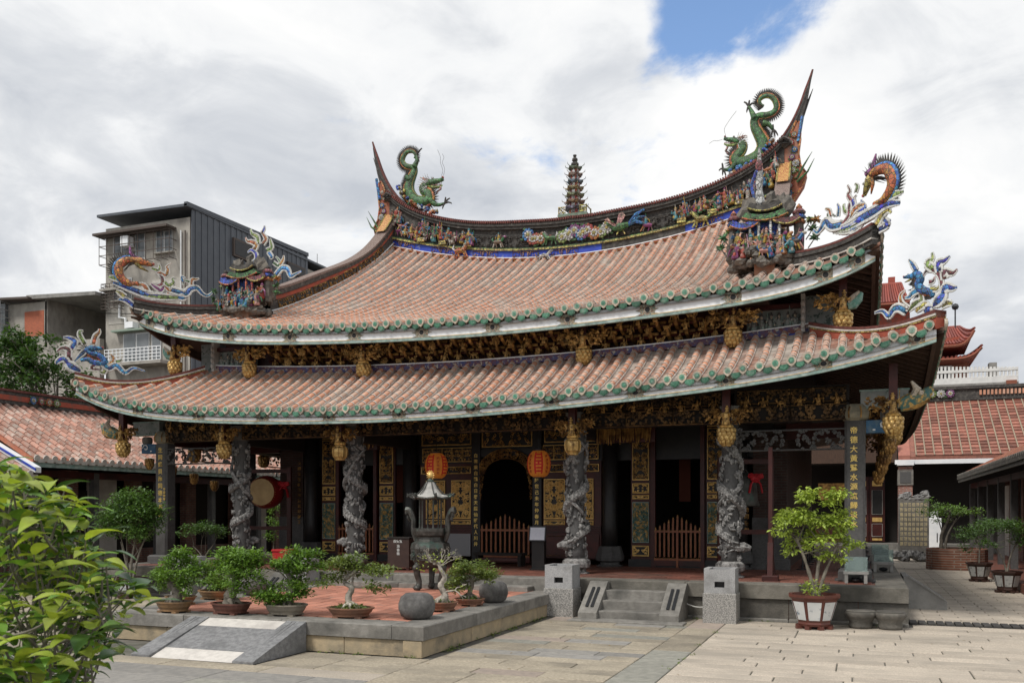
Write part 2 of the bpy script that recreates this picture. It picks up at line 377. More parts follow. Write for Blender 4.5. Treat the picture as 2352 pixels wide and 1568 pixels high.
# ================================================================ terrace (yard-level platform) and hall podium
TZ, PZ = .44, .69
terr = MB().span((-2.74, -7.47, 0), (2.74, -1.4, TZ-.035)).obj('terrace', JOINT, kind='structure')
mecache = {}
def stones_row(name, p0, p1, lens, depth, z0, z1, m, parent, out, jn=.012):
    """a row of stone blocks from p0 to p1; out = outward normal"""
    p0, p1, out = Vector(p0), Vector(p1), Vector(out); d = p1-p0; L = d.length; d.normalize(); x = 0; ang = math.atan2(d.y, d.x)
    while x < L-.02:
        l = random.choice(lens)
        if x+l > L-.4: l = L-x
        mm = random.choice(m) if isinstance(m, (list, tuple)) else m
        key = (name, round(l, 2), depth, round(z1-z0, 3), mm.name)
        if key not in mecache: mecache[key] = MB().bev((0, 0, 0), (round(l, 2)-jn, depth, z1-z0), .014).mesh(name, mm)
        c = p0 + d*(x+l/2) - out*(depth/2)
        inst(name, mecache[key], (c.x, c.y, (z0+z1)/2+rnd(-.002, .002)), (0, 0, ang), parent=parent); x += l
random.seed(21)
stones_row('coping_stone', (-2.82, -7.55, 0), (2.82-.5, -7.55, 0), [1.5, 1.8, 2.0], .5, TZ-.2, TZ, STONE, terr, (0, -1, 0))
stones_row('coping_stone', (2.82, -7.55, 0), (2.82, -1.47, 0), [1.5, 1.9, 2.2], .5, TZ-.2, TZ, STONE, terr, (1, 0, 0))
stones_row('coping_stone', (-2.82, -7.05, 0), (-2.82, -1.47, 0), [1.5, 1.9, 2.2], .5, TZ-.2, TZ, STONE, terr, (-1, 0, 0))
stones_row('wall_stone', (-2.77, -7.51, 0), (2.50, -7.51, 0), [1.1, 1.3, 1.6], .1, 0, TZ-.205, STONEY, terr, (0, -1, 0))
MB().bev((2.64, -7.40, .117), (.29, .27, .234), .012).obj('wall_stone', STONEY, terr)
stones_row('wall_stone', (2.78, -7.27, 0), (2.78, -1.47, 0), [1.5, 1.8, 1.3], .1, 0, TZ-.205, [STONEY, STONEY, STONE], terr, (1, 0, 0))
stones_row('wall_stone', (-2.78, -7.4, 0), (-2.78, -1.47, 0), [1.5, 1.8], .1, 0, TZ-.205, STONE, terr, (-1, 0, 0))
tm = {k: MB().bev((0, 0, -.015), (.262, .332, .03), .004).mesh('clay_paver', BTILE) for k in range(1)}
for i in range(17):
    for j in range(17):
        inst('clay_paver', tm[0], (-2.32+.29*(i*.94+.5)+.0, -7.05+.348*(j*.93+.5)+(.12 if i % 2 else 0), TZ-.002+rnd(-.003, .002)), (0, 0, rnd(-.006, .006)), (.97, .925, 1), parent=terr)

podi = MB().span((-9.22, -1.38, 0), (9.22, 19.6, PZ-.012)).obj('hall_podium', BTILED, kind='structure')
STONEM = mat('mid_grey_stone', (.185, .17, .145), (.135, .125, .105), 7, .9, bump=.6, bscale=40, rnd=.12, c3=(.085, .08, .068), s3=1.8, amt3=(.46, .68))
def podium_edge(a, b, out, lens):
    stones_row('edge_stone', a, b, lens, .55, PZ-.27, PZ, STONEM, podi, out)
    a2, b2 = Vector(a)-Vector(out)*.06, Vector(b)-Vector(out)*.06
    stones_row('base_stone', a2, b2, [1.2, 1.5, 1.7], .12, .06, PZ-.275, STONED, podi, out)
    a3, b3 = Vector(a)+Vector(out)*.02, Vector(b)+Vector(out)*.02
    stones_row('plinth_stone', a3, b3, [2.0, 2.4], .2, 0, .06, STONE, podi, out)
podium_edge((-9.3, -1.46, 0), (-2.86, -1.46, 0), (0, -1, 0), [2.0, 2.3])
podium_edge((2.86, -1.46, 0), (9.3, -1.46, 0), (0, -1, 0), [2.1, 2.5])
podium_edge((9.3, -.91, 0), (9.3, 19.6, 0), (1, 0, 0), [2.4, 2.8])
podium_edge((-9.3, -.91, 0), (-9.3, 19.6, 0), (-1, 0, 0), [2.4, 2.8])
stones_row('edge_stone', (-2.84, -1.46, 0), (2.84, -1.46, 0), [1.7, 1.9], .55, TZ-.02, PZ, STONE, podi, (0, -1, 0))
stones_row('step_stone', (-2.3, -1.86, 0), (2.3, -1.86, 0), [1.7, 1.9], .4, TZ-.02, TZ+.10, STONE, podi, (0, -1, 0))
b = MB()
for i in range(-30, 31):
    for j in range(0, 40):
        x, y = i*.3+(.15 if j % 2 else 0), -.75+j*.3
        if abs(x) < 8.6: b.bev((x, y, PZ-.005+rnd(-.001, .001)), (.29, .29, .02), .004)
b.obj('clay_floor_pavers', BTILED, podi, kind='stuff')

# sloping carved ramp in front of the terrace
def ramp(name, x0, x1, y_top, y_bot, z_top, label, ck=.34):
    t = thing(name, label, 'ramp', ((x0+x1)/2, y_bot, 0)); ox = (x0+x1)/2
    def P(x, u, dz=0): return Vector((x-ox, (y_top-y_bot)*u, z_top*u+dz))
    for s, xa, xb in ((-1, x0, x0+ck), (1, x1-ck, x1)):
        # cheek: a sloping block with a flat foot
        pr = [Vector((xa-ox, -.02, 0)), Vector((xa-ox, -.02, .03)), P(xa, 1, .012), Vector((xa-ox, y_top-y_bot, 0))]
        MB().prism(pr, (xb-xa-.008, 0, 0)).obj('cheek', RAMPD, t)
        for q in (.33, .52): MB().tube([P(lerp(xa, xb, q), .03, .027), P(lerp(xa, xb, q), .97, .012)], .006, 4).obj('groove_line', SHAFT, t)
    xi0, xi1 = x0+ck, x1-ck
    for u0, u1, m, n in ((0, .24, RAMPW, 'strip'), (.245, .79, RAMPD, 'panel'), (.795, 1, RAMPW, 'strip')):
        pr = [P(xi0, u0, 0), P(xi0, u1, 0), Vector((xi0-ox, (y_top-y_bot)*u1, 0)), Vector((xi0-ox, (y_top-y_bot)*u0, 0))]
        if u0 == 0: pr = pr[:3]
        MB().prism(pr, (xi1-xi0-.006, 0, 0)).obj(n, m, t)
    return t
ramp('stone_ramp', -1.15, .93, -7.56, -8.80, TZ-.02, 'grey stone ramp with two pale strips in front of the bonsai terrace')

# flights of stone steps either side of the terrace
def steps(x0, x1, label):
    t = thing('stone_steps', label, 'steps', ((x0+x1)/2, -1.5, 0), group='stone steps up to the hall podium'); ox = (x0+x1)/2
    ck = .36; n = 4; dy = .27
    for i in range(n-1):
        MB().bev((0, -(n-1-i-.5)*dy+.02-.02, (i+1)*PZ/n/2), (x1-x0-2*ck, dy+.02, (i+1)*PZ/n), .012).obj('step', STONE, t)
    for xa in (x0, x1-ck):
        pr = [Vector((xa-ox, -.95, 0)), Vector((xa-ox, -.95, .14)), Vector((xa-ox, -.10, PZ-.02)), Vector((xa-ox, .02, PZ-.02)), Vector((xa-ox, .02, 0))]
        ch = MB().prism(pr, (ck, 0, 0)).obj('cheek', STONEY if 0 else STONE, t)
        sl = math.atan2(PZ-.16, .85)
        for q in (.13, .23):
            MB().box((xa-ox+q, -.55, .40+.012), (.055, .62, .008), rot=Matrix.Rotation(sl, 3, 'X')).obj('grip_strip', METALD, ch)
    MB().bev((0, -1.02, .015), (x1-x0+.25, .42, .035), .01).obj('landing_stone', STONE, t)
steps(3.52, 5.42, 'stone steps with grip-taped cheeks between the two front granite posts')
steps(-5.42, -3.52, 'stone steps behind the bonsai left of the terrace')
# small concrete ramp on the right flank of the podium
t = thing('concrete_ramp', 'plain concrete side ramp against the right flank of the hall podium', 'ramp', (9.32, 1.9, 0))
MB().prism([Vector((.03, 0, 0)), Vector((.03, 0, PZ-.03)), Vector((.12, 0, PZ-.03)), Vector((.86, 0, .17)), Vector((.86, 0, 0))], (0, 1.7, 0)).obj('wedge', CONC, t)
MB().prism([Vector((.12, -.02, PZ-.028)), Vector((.12, -.02, PZ+.02)), Vector((.80, -.02, .24)), Vector((.80, -.02, .2))], (0, .12, 0)).obj('curb', CONC, t)
# ================================================================ the temple hall: roofs
def merge(dst, src, mtx, k=None):
    dst.add([mtx @ Vector(p) for p in src.v], src.f, None)
    dst.m[-len(src.f):] = src.m if k is None else [k]*len(src.f)
hall = thing('temple_hall', 'large temple hall with two sweeping tiers of red tiled roof and carved columns', 'temple', (0, 0, 0))
UB = [(-8.77, 6.83), (-7.72, 6.47), (-6.44, 6.25), (-5.19, 6.13), (-3.97, 6.06), (-2.79, 6.02), (-.53, 5.96), (1.58, 5.97), (3.56, 6.03), (5.39, 6.10), (7.1, 6.26), (7.9, 6.41), (8.76, 6.75)]
LB = [(-9.71, 4.95), (-8.73, 4.54), (-7.46, 4.29), (-6.21, 4.15), (-4.41, 4.07), (-2.14, 4.01), (0, 4.02), (1.99, 4.10), (3.85, 4.19), (5.57, 4.31), (7.18, 4.47), (8.67, 4.71), (9.71, 4.97)]
PU = np.polyfit(*zip(*UB), 8); PL = np.polyfit(*zip(*LB), 8)
class RoofU:
    xc, yc, hx, ytop = 8.84, -.75, 6.66, 8.5
    def bz(s, X): return float(np.polyval(PU, max(-8.8, min(8.8, X))))       # underside of the eave board
    def by(s, X): return -.2-.33*(X/8.75)**2                                 # front of the eave board
    def ey(s, X): return s.by(X)-.09
    def ez(s, X): return s.bz(X)+.33
    def z(s, X, Y):
        ye = s.ey(X); t = (Y-ye)/(s.ytop-ye); zr = 10.0+.0235*X*X
        return lerp(s.ez(X), zr, t)-4*.42*t*(1-t)
class RoofL:
    xc, yc, hx, ytop = 9.84, -1.67, 7.57, .78
    def bz(s, X): return float(np.polyval(PL, max(-9.75, min(9.75, X))))
    def by(s, X): return -1.3-.35*(X/9.71)**2
    def ey(s, X): return s.by(X)-.07
    def ez(s, X): return s.bz(X)+.25
    def z(s, X, Y):
        ye = s.ey(X); t = (Y-ye)/(s.ytop-ye); return lerp(s.ez(X), 5.42+.0055*X*X, t)-4*.07*t*(1-t)
RU, RL = RoofU(), RoofL()
def ymax(r, X):
    if abs(X) <= r.hx: return r.ytop
    return max(r.ey(X)+.12, r.yc+(r.xc-abs(X)))
def slope(r, X, Y):
    e = .05; return Vector((0, 2*e, r.z(X, Y+e)-r.z(X, Y-e))).normalized()
def xslope(r, X, Y):
    e = .05; return Vector((2*e, 0, r.z(X+e, Y)-r.z(X-e, Y))).normalized()
# tile meshes
def barrel_mb(L=.252, r=.068):
    b = MB(); n = 7
    def arc(y, rr, dz=0): return [Vector((rr*math.cos(math.pi*(i/(n-1))), y, rr*math.sin(math.pi*(i/(n-1)))*1.05+dz)) for i in range(n)]
    b.grid([arc(.028, r), arc(L, r*.93)], 0)
    b.grid([arc(-.004, r*1.02), arc(-.004, r*1.10), arc(.030, r*1.10), arc(.032, r)], 1)
    return b
def disc_mb(R=.088):
    b = MB(); out = []
    for i in range(14):
        a = -math.pi/2 + 2*math.pi*i/14; rr = R*(1.32 if i == 0 else 1.06 if i in (1, 13) else 1.0)
        out.append(Vector((rr*math.cos(a), -.03, rr*math.sin(a))))
    b.prism(list(reversed(out)), (0, .05, 0), 1)
    b.prism([Vector((R*.60*math.cos(2*math.pi*i/12), -.03, R*.60*math.sin(2*math.pi*i/12))) for i in reversed(range(12))], (0, -.008, 0), 0)
    b.prism([Vector((R*.3*math.cos(2*math.pi*i/8), -.038, R*.3*math.sin(2*math.pi*i/8))) for i in reversed(range(8))], (0, -.006, 0), 0)
    return b
def drip_mb(W=.10, H=.105):
    out = [Vector((-W, 0, .02)), Vector((W, 0, .02))]
    for i in range(9):
        a = math.pi*i/8; q = 1+.06*math.cos(a*8)
        out.append(Vector((W*math.cos(a)*.98, 0, -H*math.sin(a)*q*.9)))
    b = MB(); b.prism(out, (0, .022, 0))
    b.prism([Vector((p.x*.72, -.008, p.z*.72-.005)) for p in out], (0, .01, 0)); return b
BAR, DISC, DRIP = barrel_mb(), disc_mb(), drip_mb()
BARM = BAR.mesh('barrel_tile', [TERRA, LIME]); DISCM = DISC.mesh('tile_end_disc', [GREENT, CREAM]); DRIPM = DRIP.mesh('drip_tile', GREENT)
GREYB = mat('aged_pan_tile', (.37, .20, .145), (.27, .165, .125), 12, .85, rnd=.3, bump=.3, c3=(.43, .385, .34), s3=1.3, amt3=(.44, .62), stretch=(1.6, .35, .5))

def deck(r, dz):
    b = MB(); n = 60; xs = [-r.xc+2*r.xc*i/n for i in range(n+1)]; yc = 8.6
    rows = []
    for j in range(19):
        rows.append([Vector((X, lerp(r.ey(X)+.03, ymax(r, X), j/18), r.z(X, lerp(r.ey(X)+.03, ymax(r, X), j/18))+dz)) for X in xs])
    b.grid(rows)
    b.grid([[Vector((p.x, 2*yc-p.y, p.z)) for p in q] for q in rows], flip=True)        # rear slope
    for s in (-1, 1):                                                                 # side slopes: hip line to side eave
        rows = []
        for i in range(25):
            Y = lerp(r.yc, 2*yc-r.yc, i/24); d = min(Y-r.yc, 2*yc-r.yc-Y)
            Xe = s*(r.xc-.0); Xi = s*(r.xc-min(d, r.xc-r.hx))
            ze = r.ez(s*(r.xc-min(d, r.xc)))
            zi = r.z(Xi, r.yc+min(d, r.xc-r.hx))
            if d < .01: ze = zi
            rows.append([Vector((lerp(Xe, Xi, q), Y, lerp(ze, zi, q)-.05*math.sin(math.pi*q)+dz)) for q in (0, .25, .5, .75, 1)])
        b.grid(rows, flip=(s < 0))
    return b
def build_roof(r, name, label, sp, indiv, course):
    top = deck(r, -.03).obj(name, GREYB, hall, label=label)
    deck(r, -.13).obj('soffit_boarding', WOODD, top)
    n = int(2*(r.xc-.12)/sp); x0 = -sp*n/2
    stuff, pans, bed = MB(), MB(), MB(); cnt = 0
    for i in range(n+1):
        X = x0+i*sp+rnd(-.012, .012); ye, yt = r.ey(X)+rnd(-.015, .012), ymax(r, X)
        # barrel row
        Y = ye; k = 0
        while Y < yt-.05:
            u = slope(r, X, Y+.1); v = xslope(r, X, Y+.1); v = (v-u*v.dot(u)).normalized(); nn = v.cross(u)
            M = frame(v, u, nn, Vector((X, Y, r.z(X, Y)+.055)))
            jit = Matrix.Rotation(rnd(-.02, .02), 4, 'Z') @ Matrix.Translation((rnd(-.003, .003), 0, rnd(-.002, .003)))
            if indiv(X): instm('barrel_tile', BARM, M @ jit, top); cnt += 1
            else: merge(stuff, BAR, M @ jit)
            Y += .25*u.y; k += 1
        # lime bed under the row
        ys = [lerp(ye+.02, yt, q/14) for q in range(15)] if yt-ye > 1 else [ye+.02, (ye+yt)/2, yt]
        prof = ((-.078, -.03), (-.076, .062), (.076, .062), (.078, -.03))
        bed.grid([[Vector((X+a, y, r.z(X, y)+c)) for a, c in prof] for y in ys])
        # end disc + drip
        u = slope(r, X, ye+.1); v = xslope(r, X, ye+.1)
        zr = math.atan2(v.z, v.x)
        inst('tile_end_disc', DISCM, (X, ye-.005, r.z(X, ye)+.06), (rnd(-.10, .05), -zr*.6+rnd(-.08, .08), rnd(-.09, .09)), (q_ := rnd(.93, 1.06), 1, q_), parent=top)
        if i < n:
            Xm = X+sp/2; ym = r.ey(Xm); vz = xslope(r, Xm, ym+.1)
            inst('drip_tile', DRIPM, (Xm, ym-.01, r.z(Xm, ym)-.012), (.18+rnd(-.05, .05), -math.atan2(vz.z, vz.x), rnd(-.04, .04)), parent=top)
            # overlapping pan tiles
            yt2 = ymax(r, Xm); y = ym
            while y < yt2-.02:
                y2 = min(y+course, yt2); w = sp/2-.055
                j = rnd(-.004, .004); za, zb = r.z(Xm, y)+.022+j, r.z(Xm, y2)+.004+j
                sx = math.tan(math.asin(max(-.9, min(.9, vz.z))))
                c = [(-w, .014), (-w*.4, 0), (w*.4, 0), (w, .014)]
                lo = [Vector((Xm+a, y, za-.022+sx*a+h)) for a, h in c]; mi = [Vector((Xm+a, y, za+sx*a+h)) for a, h in c]; hi = [Vector((Xm+a, y2, zb+sx*a+h)) for a, h in c]
                pans.grid([lo, mi, hi]); y = y2
    stuff.obj('barrel_tile_rows', [TERRA, LIME], top, kind='stuff')
    pans.obj('pan_tiles', GREYB, top, kind='stuff'); bed.obj('lime_beds', LIME, top, kind='stuff')
    # side-eave tile ends (seen edge-on from the court)
    side = MB()
    for s in (-1, 1):
        q = 0
        while q < 17.5:
            d = min(q, 18.7-q); Y = r.yc+.1+q; z = r.ez(s*(r.xc-min(max(d, .0), r.xc)))
            Mz = Matrix.Translation((s*(r.xc+.03), Y, z+.05)) @ Matrix.Rotation(R(90*s), 4, 'Z')
            merge(side, DISC, Mz)
            merge(side, DRIP, Matrix.Translation((s*(r.xc+.03), Y+sp/2, z-.02)) @ Matrix.Rotation(R(90*s), 4, 'Z'), 0)
            L_ = min(.6, max(0, d-.35))
            if L_ > .1: side.tube([(s*(r.xc), Y, z+.05), (s*(r.xc-L_), Y, z+.05+.42*L_)], .07, 6, 2)
            q += sp
    side.obj('side_eave_tiles', [GREENT, CREAM, TERRA_D], top, kind='stuff')
    # eave board with trim, front and sides
    hb = .235 if r is RU else .19
    fb, ft, gl = MB(), MB(), MB(); xe = 8.76 if r is RU else 9.72
    xs = [-xe+2*xe*i/64 for i in range(65)]
    def strip(b, y0, y1, za, zb, k=None):
        rows = [[Vector((X, r.by(X)+yy, r.bz(X)+zz)) for X in xs] for yy, zz in ((y0, za), (y0, zb), (y1, zb), (y1, za), (y0, za))]
        b.grid(rows, k)
    strip(fb, 0, .05, .045, .045+hb); strip(ft, -.012, .06, -.012, .04); strip(gl, -.006, .0, .052, .062)
    for s in (-1, 1):
        rows = []; rt = []
        for i in range(31):
            Y = lerp(r.by(xe), 17.2-r.by(xe), i/30); d = min(Y-r.by(xe), 17.2-r.by(xe)-Y); z = r.bz(s*(xe-min(d, xe)))
            rows.append([Vector((s*xe, Y, z+.045)), Vector((s*xe, Y, z+.045+hb)), Vector((s*(xe-.05), Y, z+.045+hb)), Vector((s*(xe-.05), Y, z+.045))])
            rt.append([Vector((s*(xe+.008), Y, z-.012)), Vector((s*(xe+.008), Y, z+.04)), Vector((s*(xe-.06), Y, z+.04)), Vector((s*(xe-.06), Y, z-.012)), Vector((s*(xe+.008), Y, z-.012))])
        fb.grid(rows, 1, flip=(s > 0)); ft.grid(rt, 1, flip=(s > 0))
    f = fb.obj('eave_board', [WHITEB, WOODD], top); ft.obj('eave_trim', [TEALT, WOODD], top); gl.obj('gold_line', GOLD, top)
    mm = MB(); W = .27; H = hb*.5
    o = [(-W, .95), (-W*.55, .62), (-W*.62, .2), (-W*.95, 0), (-W*.62, -.2), (-W*.55, -.62), (-W, -.95), (W, -.95), (W*.55, -.62), (W*.62, -.2), (W*.95, 0), (W*.62, .2), (W*.55, .62), (W, .95)]
    mm.prism([Vector((a, 0, c*H)) for a, c in o], (0, -.008, 0), 0)
    mm.prism([Vector((.075*math.cos(2*math.pi*i/10), -.008, H*.62*math.sin(2*math.pi*i/10))) for i in reversed(range(10))], (0, -.008, 0), 1)
    mm.prism([Vector((.055*math.cos(2*math.pi*i/10), -.014, H*.48*math.sin(2*math.pi*i/10))) for i in reversed(range(10))], (0, -.008, 0), 2)
    mm = mm.mesh('medallion', [MEDAL, CREAM, BLACKW])
    for k in range(-6, 6):
        X = 1.75*(k+.5)
        if abs(X) > xe-.25: X = math.copysign(xe-.3, X)
        inst('medallion', mm, (X, r.by(X)-.001, r.bz(X)+.045+hb/2), (0, -math.atan2(r.bz(X+.1)-r.bz(X-.1), .2), 0), parent=top)
    # rafters: every one on the visible right flank, the front ones joined
    xw = 6.5 if r is RU else 7.4
    for s in (1,):
        rl = xe-.06-xw; rm = None
        for i in range(52):
            Y = r.by(xe)+.25+i*.24; d = min(Y-r.by(xe), 17.2-r.by(xe)-Y); d = max(d, .02)
            ze = r.bz(s*(xe-min(d, xe)))+.11; reach = min(rl, d+.15)
            zi = ze+reach*.36
            L = math.hypot(reach, zi-ze); a = math.atan2(zi-ze, reach)
            if rm is None or reach < rl:
                me_ = MB().box((-L/2, 0, 0), (L, .11, .07)).mesh('rafter', WOODD)
                if reach >= rl: rm = me_
            else: me_ = rm
            inst('rafter', me_, (s*(xe-.06), Y, ze), (0, a, 0), parent=top)
    fr = MB()
    for i in range(-36, 37):
        X = i*.24
        if abs(X) > xw+1: continue
        y0 = r.by(X)+.06; z0 = r.bz(X)+.12; d = 1.9
        fr.box((X, y0+d/2, z0+d*.2), (.1, d, .06), rot=Matrix.Rotation(math.atan(.4), 3, 'X'))
    fr.obj('front_rafters', WOODD, top, kind='stuff')
    return top, cnt
random.seed(31)
roofL, c1 = build_roof(RL, 'lower_roof', 'lower tier of red barrel tiles with green glazed tile ends', .287, lambda X: X > .15, .052)
roofU, c2 = build_roof(RU, 'upper_roof', 'steep upper tier of sun-bleached barrel tiles sweeping up to the ridge', .287, lambda X: False, .075)
# ================================================================ the temple hall: walls, doors, columns, carving
def brick_mat(name, c1, c2, mo, scale, rough=.85):
    m = bpy.data.materials.new(name); m.use_nodes = True; N = m.node_tree.nodes; L = m.node_tree.links; b = N['Principled BSDF']; b.inputs['Roughness'].default_value = rough
    tcn = N.new('ShaderNodeTexCoord'); sp_ = N.new('ShaderNodeSeparateXYZ'); L.new(tcn.outputs['Object'], sp_.inputs[0])
    ad = N.new('ShaderNodeMath'); L.new(sp_.outputs[0], ad.inputs[0]); L.new(sp_.outputs[1], ad.inputs[1])
    cb = N.new('ShaderNodeCombineXYZ'); L.new(ad.outputs[0], cb.inputs[0]); L.new(sp_.outputs[2], cb.inputs[1])
    t = N.new('ShaderNodeTexBrick'); t.inputs['Scale'].default_value = scale; t.inputs['Color1'].default_value = (*c1, 1); t.inputs['Color2'].default_value = (*c2, 1); t.inputs['Mortar'].default_value = (*mo, 1)
    t.inputs['Mortar Size'].default_value = .012; t.inputs['Brick Width'].default_value = .24; t.inputs['Row Height'].default_value = .065; L.new(cb.outputs[0], t.inputs['Vector'])
    nz = N.new('ShaderNodeTexNoise'); nz.inputs['Scale'].default_value = 3; nz.inputs['Detail'].default_value = 8; L.new(tcn.outputs['Object'], nz.inputs['Vector'])
    mp = N.new('ShaderNodeMapRange'); mp.inputs[1].default_value = .3; mp.inputs[2].default_value = .7; mp.inputs[3].default_value = .6; mp.inputs[4].default_value = 1.15; L.new(nz.outputs[0], mp.inputs[0])
    mx_ = N.new('ShaderNodeMixRGB'); mx_.blend_type = 'MULTIPLY'; mx_.inputs[0].default_value = 1; L.new(t.outputs[0], mx_.inputs[1]); L.new(mp.outputs[0], mx_.inputs[2]); L.new(mx_.outputs[0], b.inputs['Base Color'])
    bp = N.new('ShaderNodeBump'); bp.inputs['Strength'].default_value = .5; bp.inputs['Distance'].default_value = .01; L.new(t.outputs['Fac'], bp.inputs['Height']); bp.invert = True; L.new(bp.outputs[0], b.inputs['Normal'])
    return m
BRICK = brick_mat('red_brick', (.24, .095, .065), (.18, .075, .055), (.20, .17, .15), 1)
BRICKD = brick_mat('dark_brick', (.07, .03, .022), (.05, .024, .018), (.065, .055, .048), 1)
PLASTER = mat('grey_plaster', (.52, .50, .47), (.44, .42, .39), 3, .9, c3=(.33, .31, .28), s3=1.0)
BLUEP = mat('blue_paint', (.035, .10, .20), (.05, .14, .25), 6, .6, c3=(.14, .2, .24), s3=5)
BLUEB = mat('cobalt_band', (.02, .05, .36), (.03, .07, .44), 5, .5, c3=(.20, .22, .30), s3=7, amt3=(.58, .74))
TEALC = mat('teal_carving', (.04, .13, .13), (.20, .20, .09), 14, .5, c3=(.55, .33, .10), s3=14, amt3=(.50, .58))
PAINTG = mat('painted_grey_panel', (.30, .31, .30), (.20, .23, .22), 5, .7, c3=(.06, .09, .08), s3=9, amt3=(.56, .62))

def scroll(W, H, n, seed, r=.012, z=0.0, sym=True):
    """pierced carving: curling stems and small leaves filling a W x H panel (in x,z; relief towards -y)"""
    rg = random.Random(seed); b = MB()
    for i in range(n):
        x, zz = rg.uniform(.06*W, W*.47), rg.uniform(-.46*H, .46*H); R0 = rg.uniform(.06, .13)*min(W, H*.6)*1.6; a0 = rg.uniform(0, 6.28); sg = rg.choice((-1, 1)); pts = []
        for k in range(9):
            q = k/8; rr = R0*(1-.8*q); a = a0+sg*q*5.2
            pts.append((max(.01, min(W*.48, x+rr*math.cos(a))), -.012-.02*math.sin(q*3.1), max(-.48*H, min(.48*H, zz+rr*math.sin(a)))))
        rad = [r*(1.0-.55*k/8) for k in range(9)]
        b.tube(pts, rad, 4, cap=False); b.ball((pts[-1][0], -.03, pts[-1][2]), r*1.5, n=5, mrings=3)
        if sym:
            b.tube([(-p[0], p[1], p[2]) for p in pts], rad, 4, cap=False); b.ball((-pts[-1][0], -.03, pts[-1][2]), r*1.5, n=5, mrings=3)
    b.tube([(-W*.49, -.01, -H*.49), (W*.49, -.01, -H*.49), (W*.49, -.01, H*.49), (-W*.49, -.01, H*.49), (-W*.49, -.01, -H*.49)], r*.9, 4)
    return b
def figure_mb(seed, lump=.0):
    """small standing figure: robe, arms, head, hat, held thing (about 1 high)"""
    rg = random.Random(seed); b = MB(); ln = rg.uniform(-.12, .12)
    b.lathe([(.20, 0), (.24, .08), (.17, .30), (.20, .48), (.19, .62), (.08, .72)], 7, (0, 0, 0), 0)
    b.ball((ln*.6, -.03, .80), (.10, .10, .12), 1, 6, 4); b.lathe([(.12, .0), (.13, .04), (.05, .12), (.07, .18)], 6, (ln*.6, -.01, .88), 2)
    for s in (-1, 1):
        e = Vector((s*rg.uniform(.24, .36), -rg.uniform(.1, .2), rg.uniform(.38, .62))); h = e+Vector((-s*rg.uniform(-.1, .15), -rg.uniform(.05, .16), rg.uniform(-.1, .25)))
        b.tube([(s*.14, 0, .64), e, h], [.075, .085, .05], 5, 2 if s > 0 else 0); b.ball(h, .05, 1, 5, 3)
        b.tube([(s*.12, .02, .66), (s*.33, .08, .5), (s*.42, .1, rg.uniform(.1, .3))], [.05, .07, .02], 4, 3)
    if rg.random() < .6: b.tube([h+Vector((0, 0, -.4)), h+Vector((rg.uniform(-.1, .1), 0, .5))], .022, 4, 3)
    b.ball((rg.uniform(-.1, .1), -.2, .2), (.10, .06, .13), 3, 5, 3); return b
def beast_mb(seed):
    """small prancing beast: trunk, four legs, neck, head, tail"""
    rg = random.Random(seed); b = MB()
    b.tube([(-.32, 0, .38), (-.1, 0, .42), (.15, 0, .42), (.3, 0, .46)], [.13, .16, .15, .13], 6, 0)
    b.tube([(.28, 0, .5), (.42, -.02, .68), (.5, -.04, .78)], [.12, .10, .09], 6, 0); b.ball((.55, -.05, .80), (.15, .09, .10), 1, 6, 4)
    b.tube([(-.32, 0, .42), (-.48, 0, .6), (-.42, 0, .8)], [.05, .09, .02], 5, 2)
    for x, a in ((-.26, -.12), (-.16, .1), (.2, .12), (.3, .2)):
        b.tube([(x, 0, .36), (x+a*.5, -.03, .18), (x+a, -.02, 0)], [.075, .05, .045], 5, 0)
    for i in range(4): b.ball((.2+.06*i, -.02, .62+.07*i), (.06, .08, .06), 2, 5, 3)
    b.ball((-.02, -.02, .55), (.16, .15, .08), 3, 6, 3); return b
def flower_mb(seed):
    b = MB(); rg = random.Random(seed)
    for i in range(9):
        a = 2*math.pi*i/9; b.ball((.30*math.cos(a), -.06, .5+.30*math.sin(a)), (.13, .07, .13), 2, 5, 3)
    for i in range(7):
        a = 2*math.pi*i/7; b.ball((.17*math.cos(a), -.12, .5+.17*math.sin(a)), (.09, .05, .09), 4, 5, 3)
    b.ball((0, -.15, .5), (.12, .06, .12), 0, 6, 3)
    for i in range(4):
        a = rg.uniform(0, 6.28); b.ball((.5*math.cos(a), 0, .5+.45*math.sin(a)), (.14, .05, .09), 3, 5, 3)
    b.tube([(0, .02, .3), (.1, .02, 0)], .04, 4, 3); return b
GOLDZ = mat('frieze_gilding', (.66, .43, .15), (.42, .25, .09), 9, .42, metal=.35, rnd=.3, bump=.3, c3=(.10, .058, .028), s3=6, amt3=(.47, .63))
GOLDF = [figure_mb(i).mesh('carved_figure', [GOLDZ]*5) for i in range(5)] + [beast_mb(9).mesh('carved_figure', [GOLDZ]*5), flower_mb(3).mesh('carved_figure', [GOLDZ]*5)]

# ---- body walls round the sanctum
def part(name, b, m, parent=None, **k): return b.obj(name, m, parent if parent is not None else hall, **k)
part('rear_wall', MB().span((-6.9, 14.6, PZ), (6.9, 14.9, 5.6)), BRICKD)
for s in (-1, 1):
    part('side_wall', MB().span((s*6.6, 3.2, PZ), (s*6.9, 14.6, 5.6)), BRICKD)
    part('end_pier', MB().span((s*6.16, 2.92, 1.9), (s*6.92, 3.2, 3.9)), BRICKD)
    part('pier_base', MB().span((s*6.14, 2.90, PZ), (s*6.94, 3.2, 1.9)), SHAFT)
    part('pier_plinth', MB().span((s*6.10, 2.84, PZ), (s*6.98, 3.24, PZ+.25)), SHAFT)
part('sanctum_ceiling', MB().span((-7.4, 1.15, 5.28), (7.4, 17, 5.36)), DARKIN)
part('porch_ceiling', MB().span((-7.6, .4, 4.78), (7.6, 3.3, 4.86)), DARKIN)
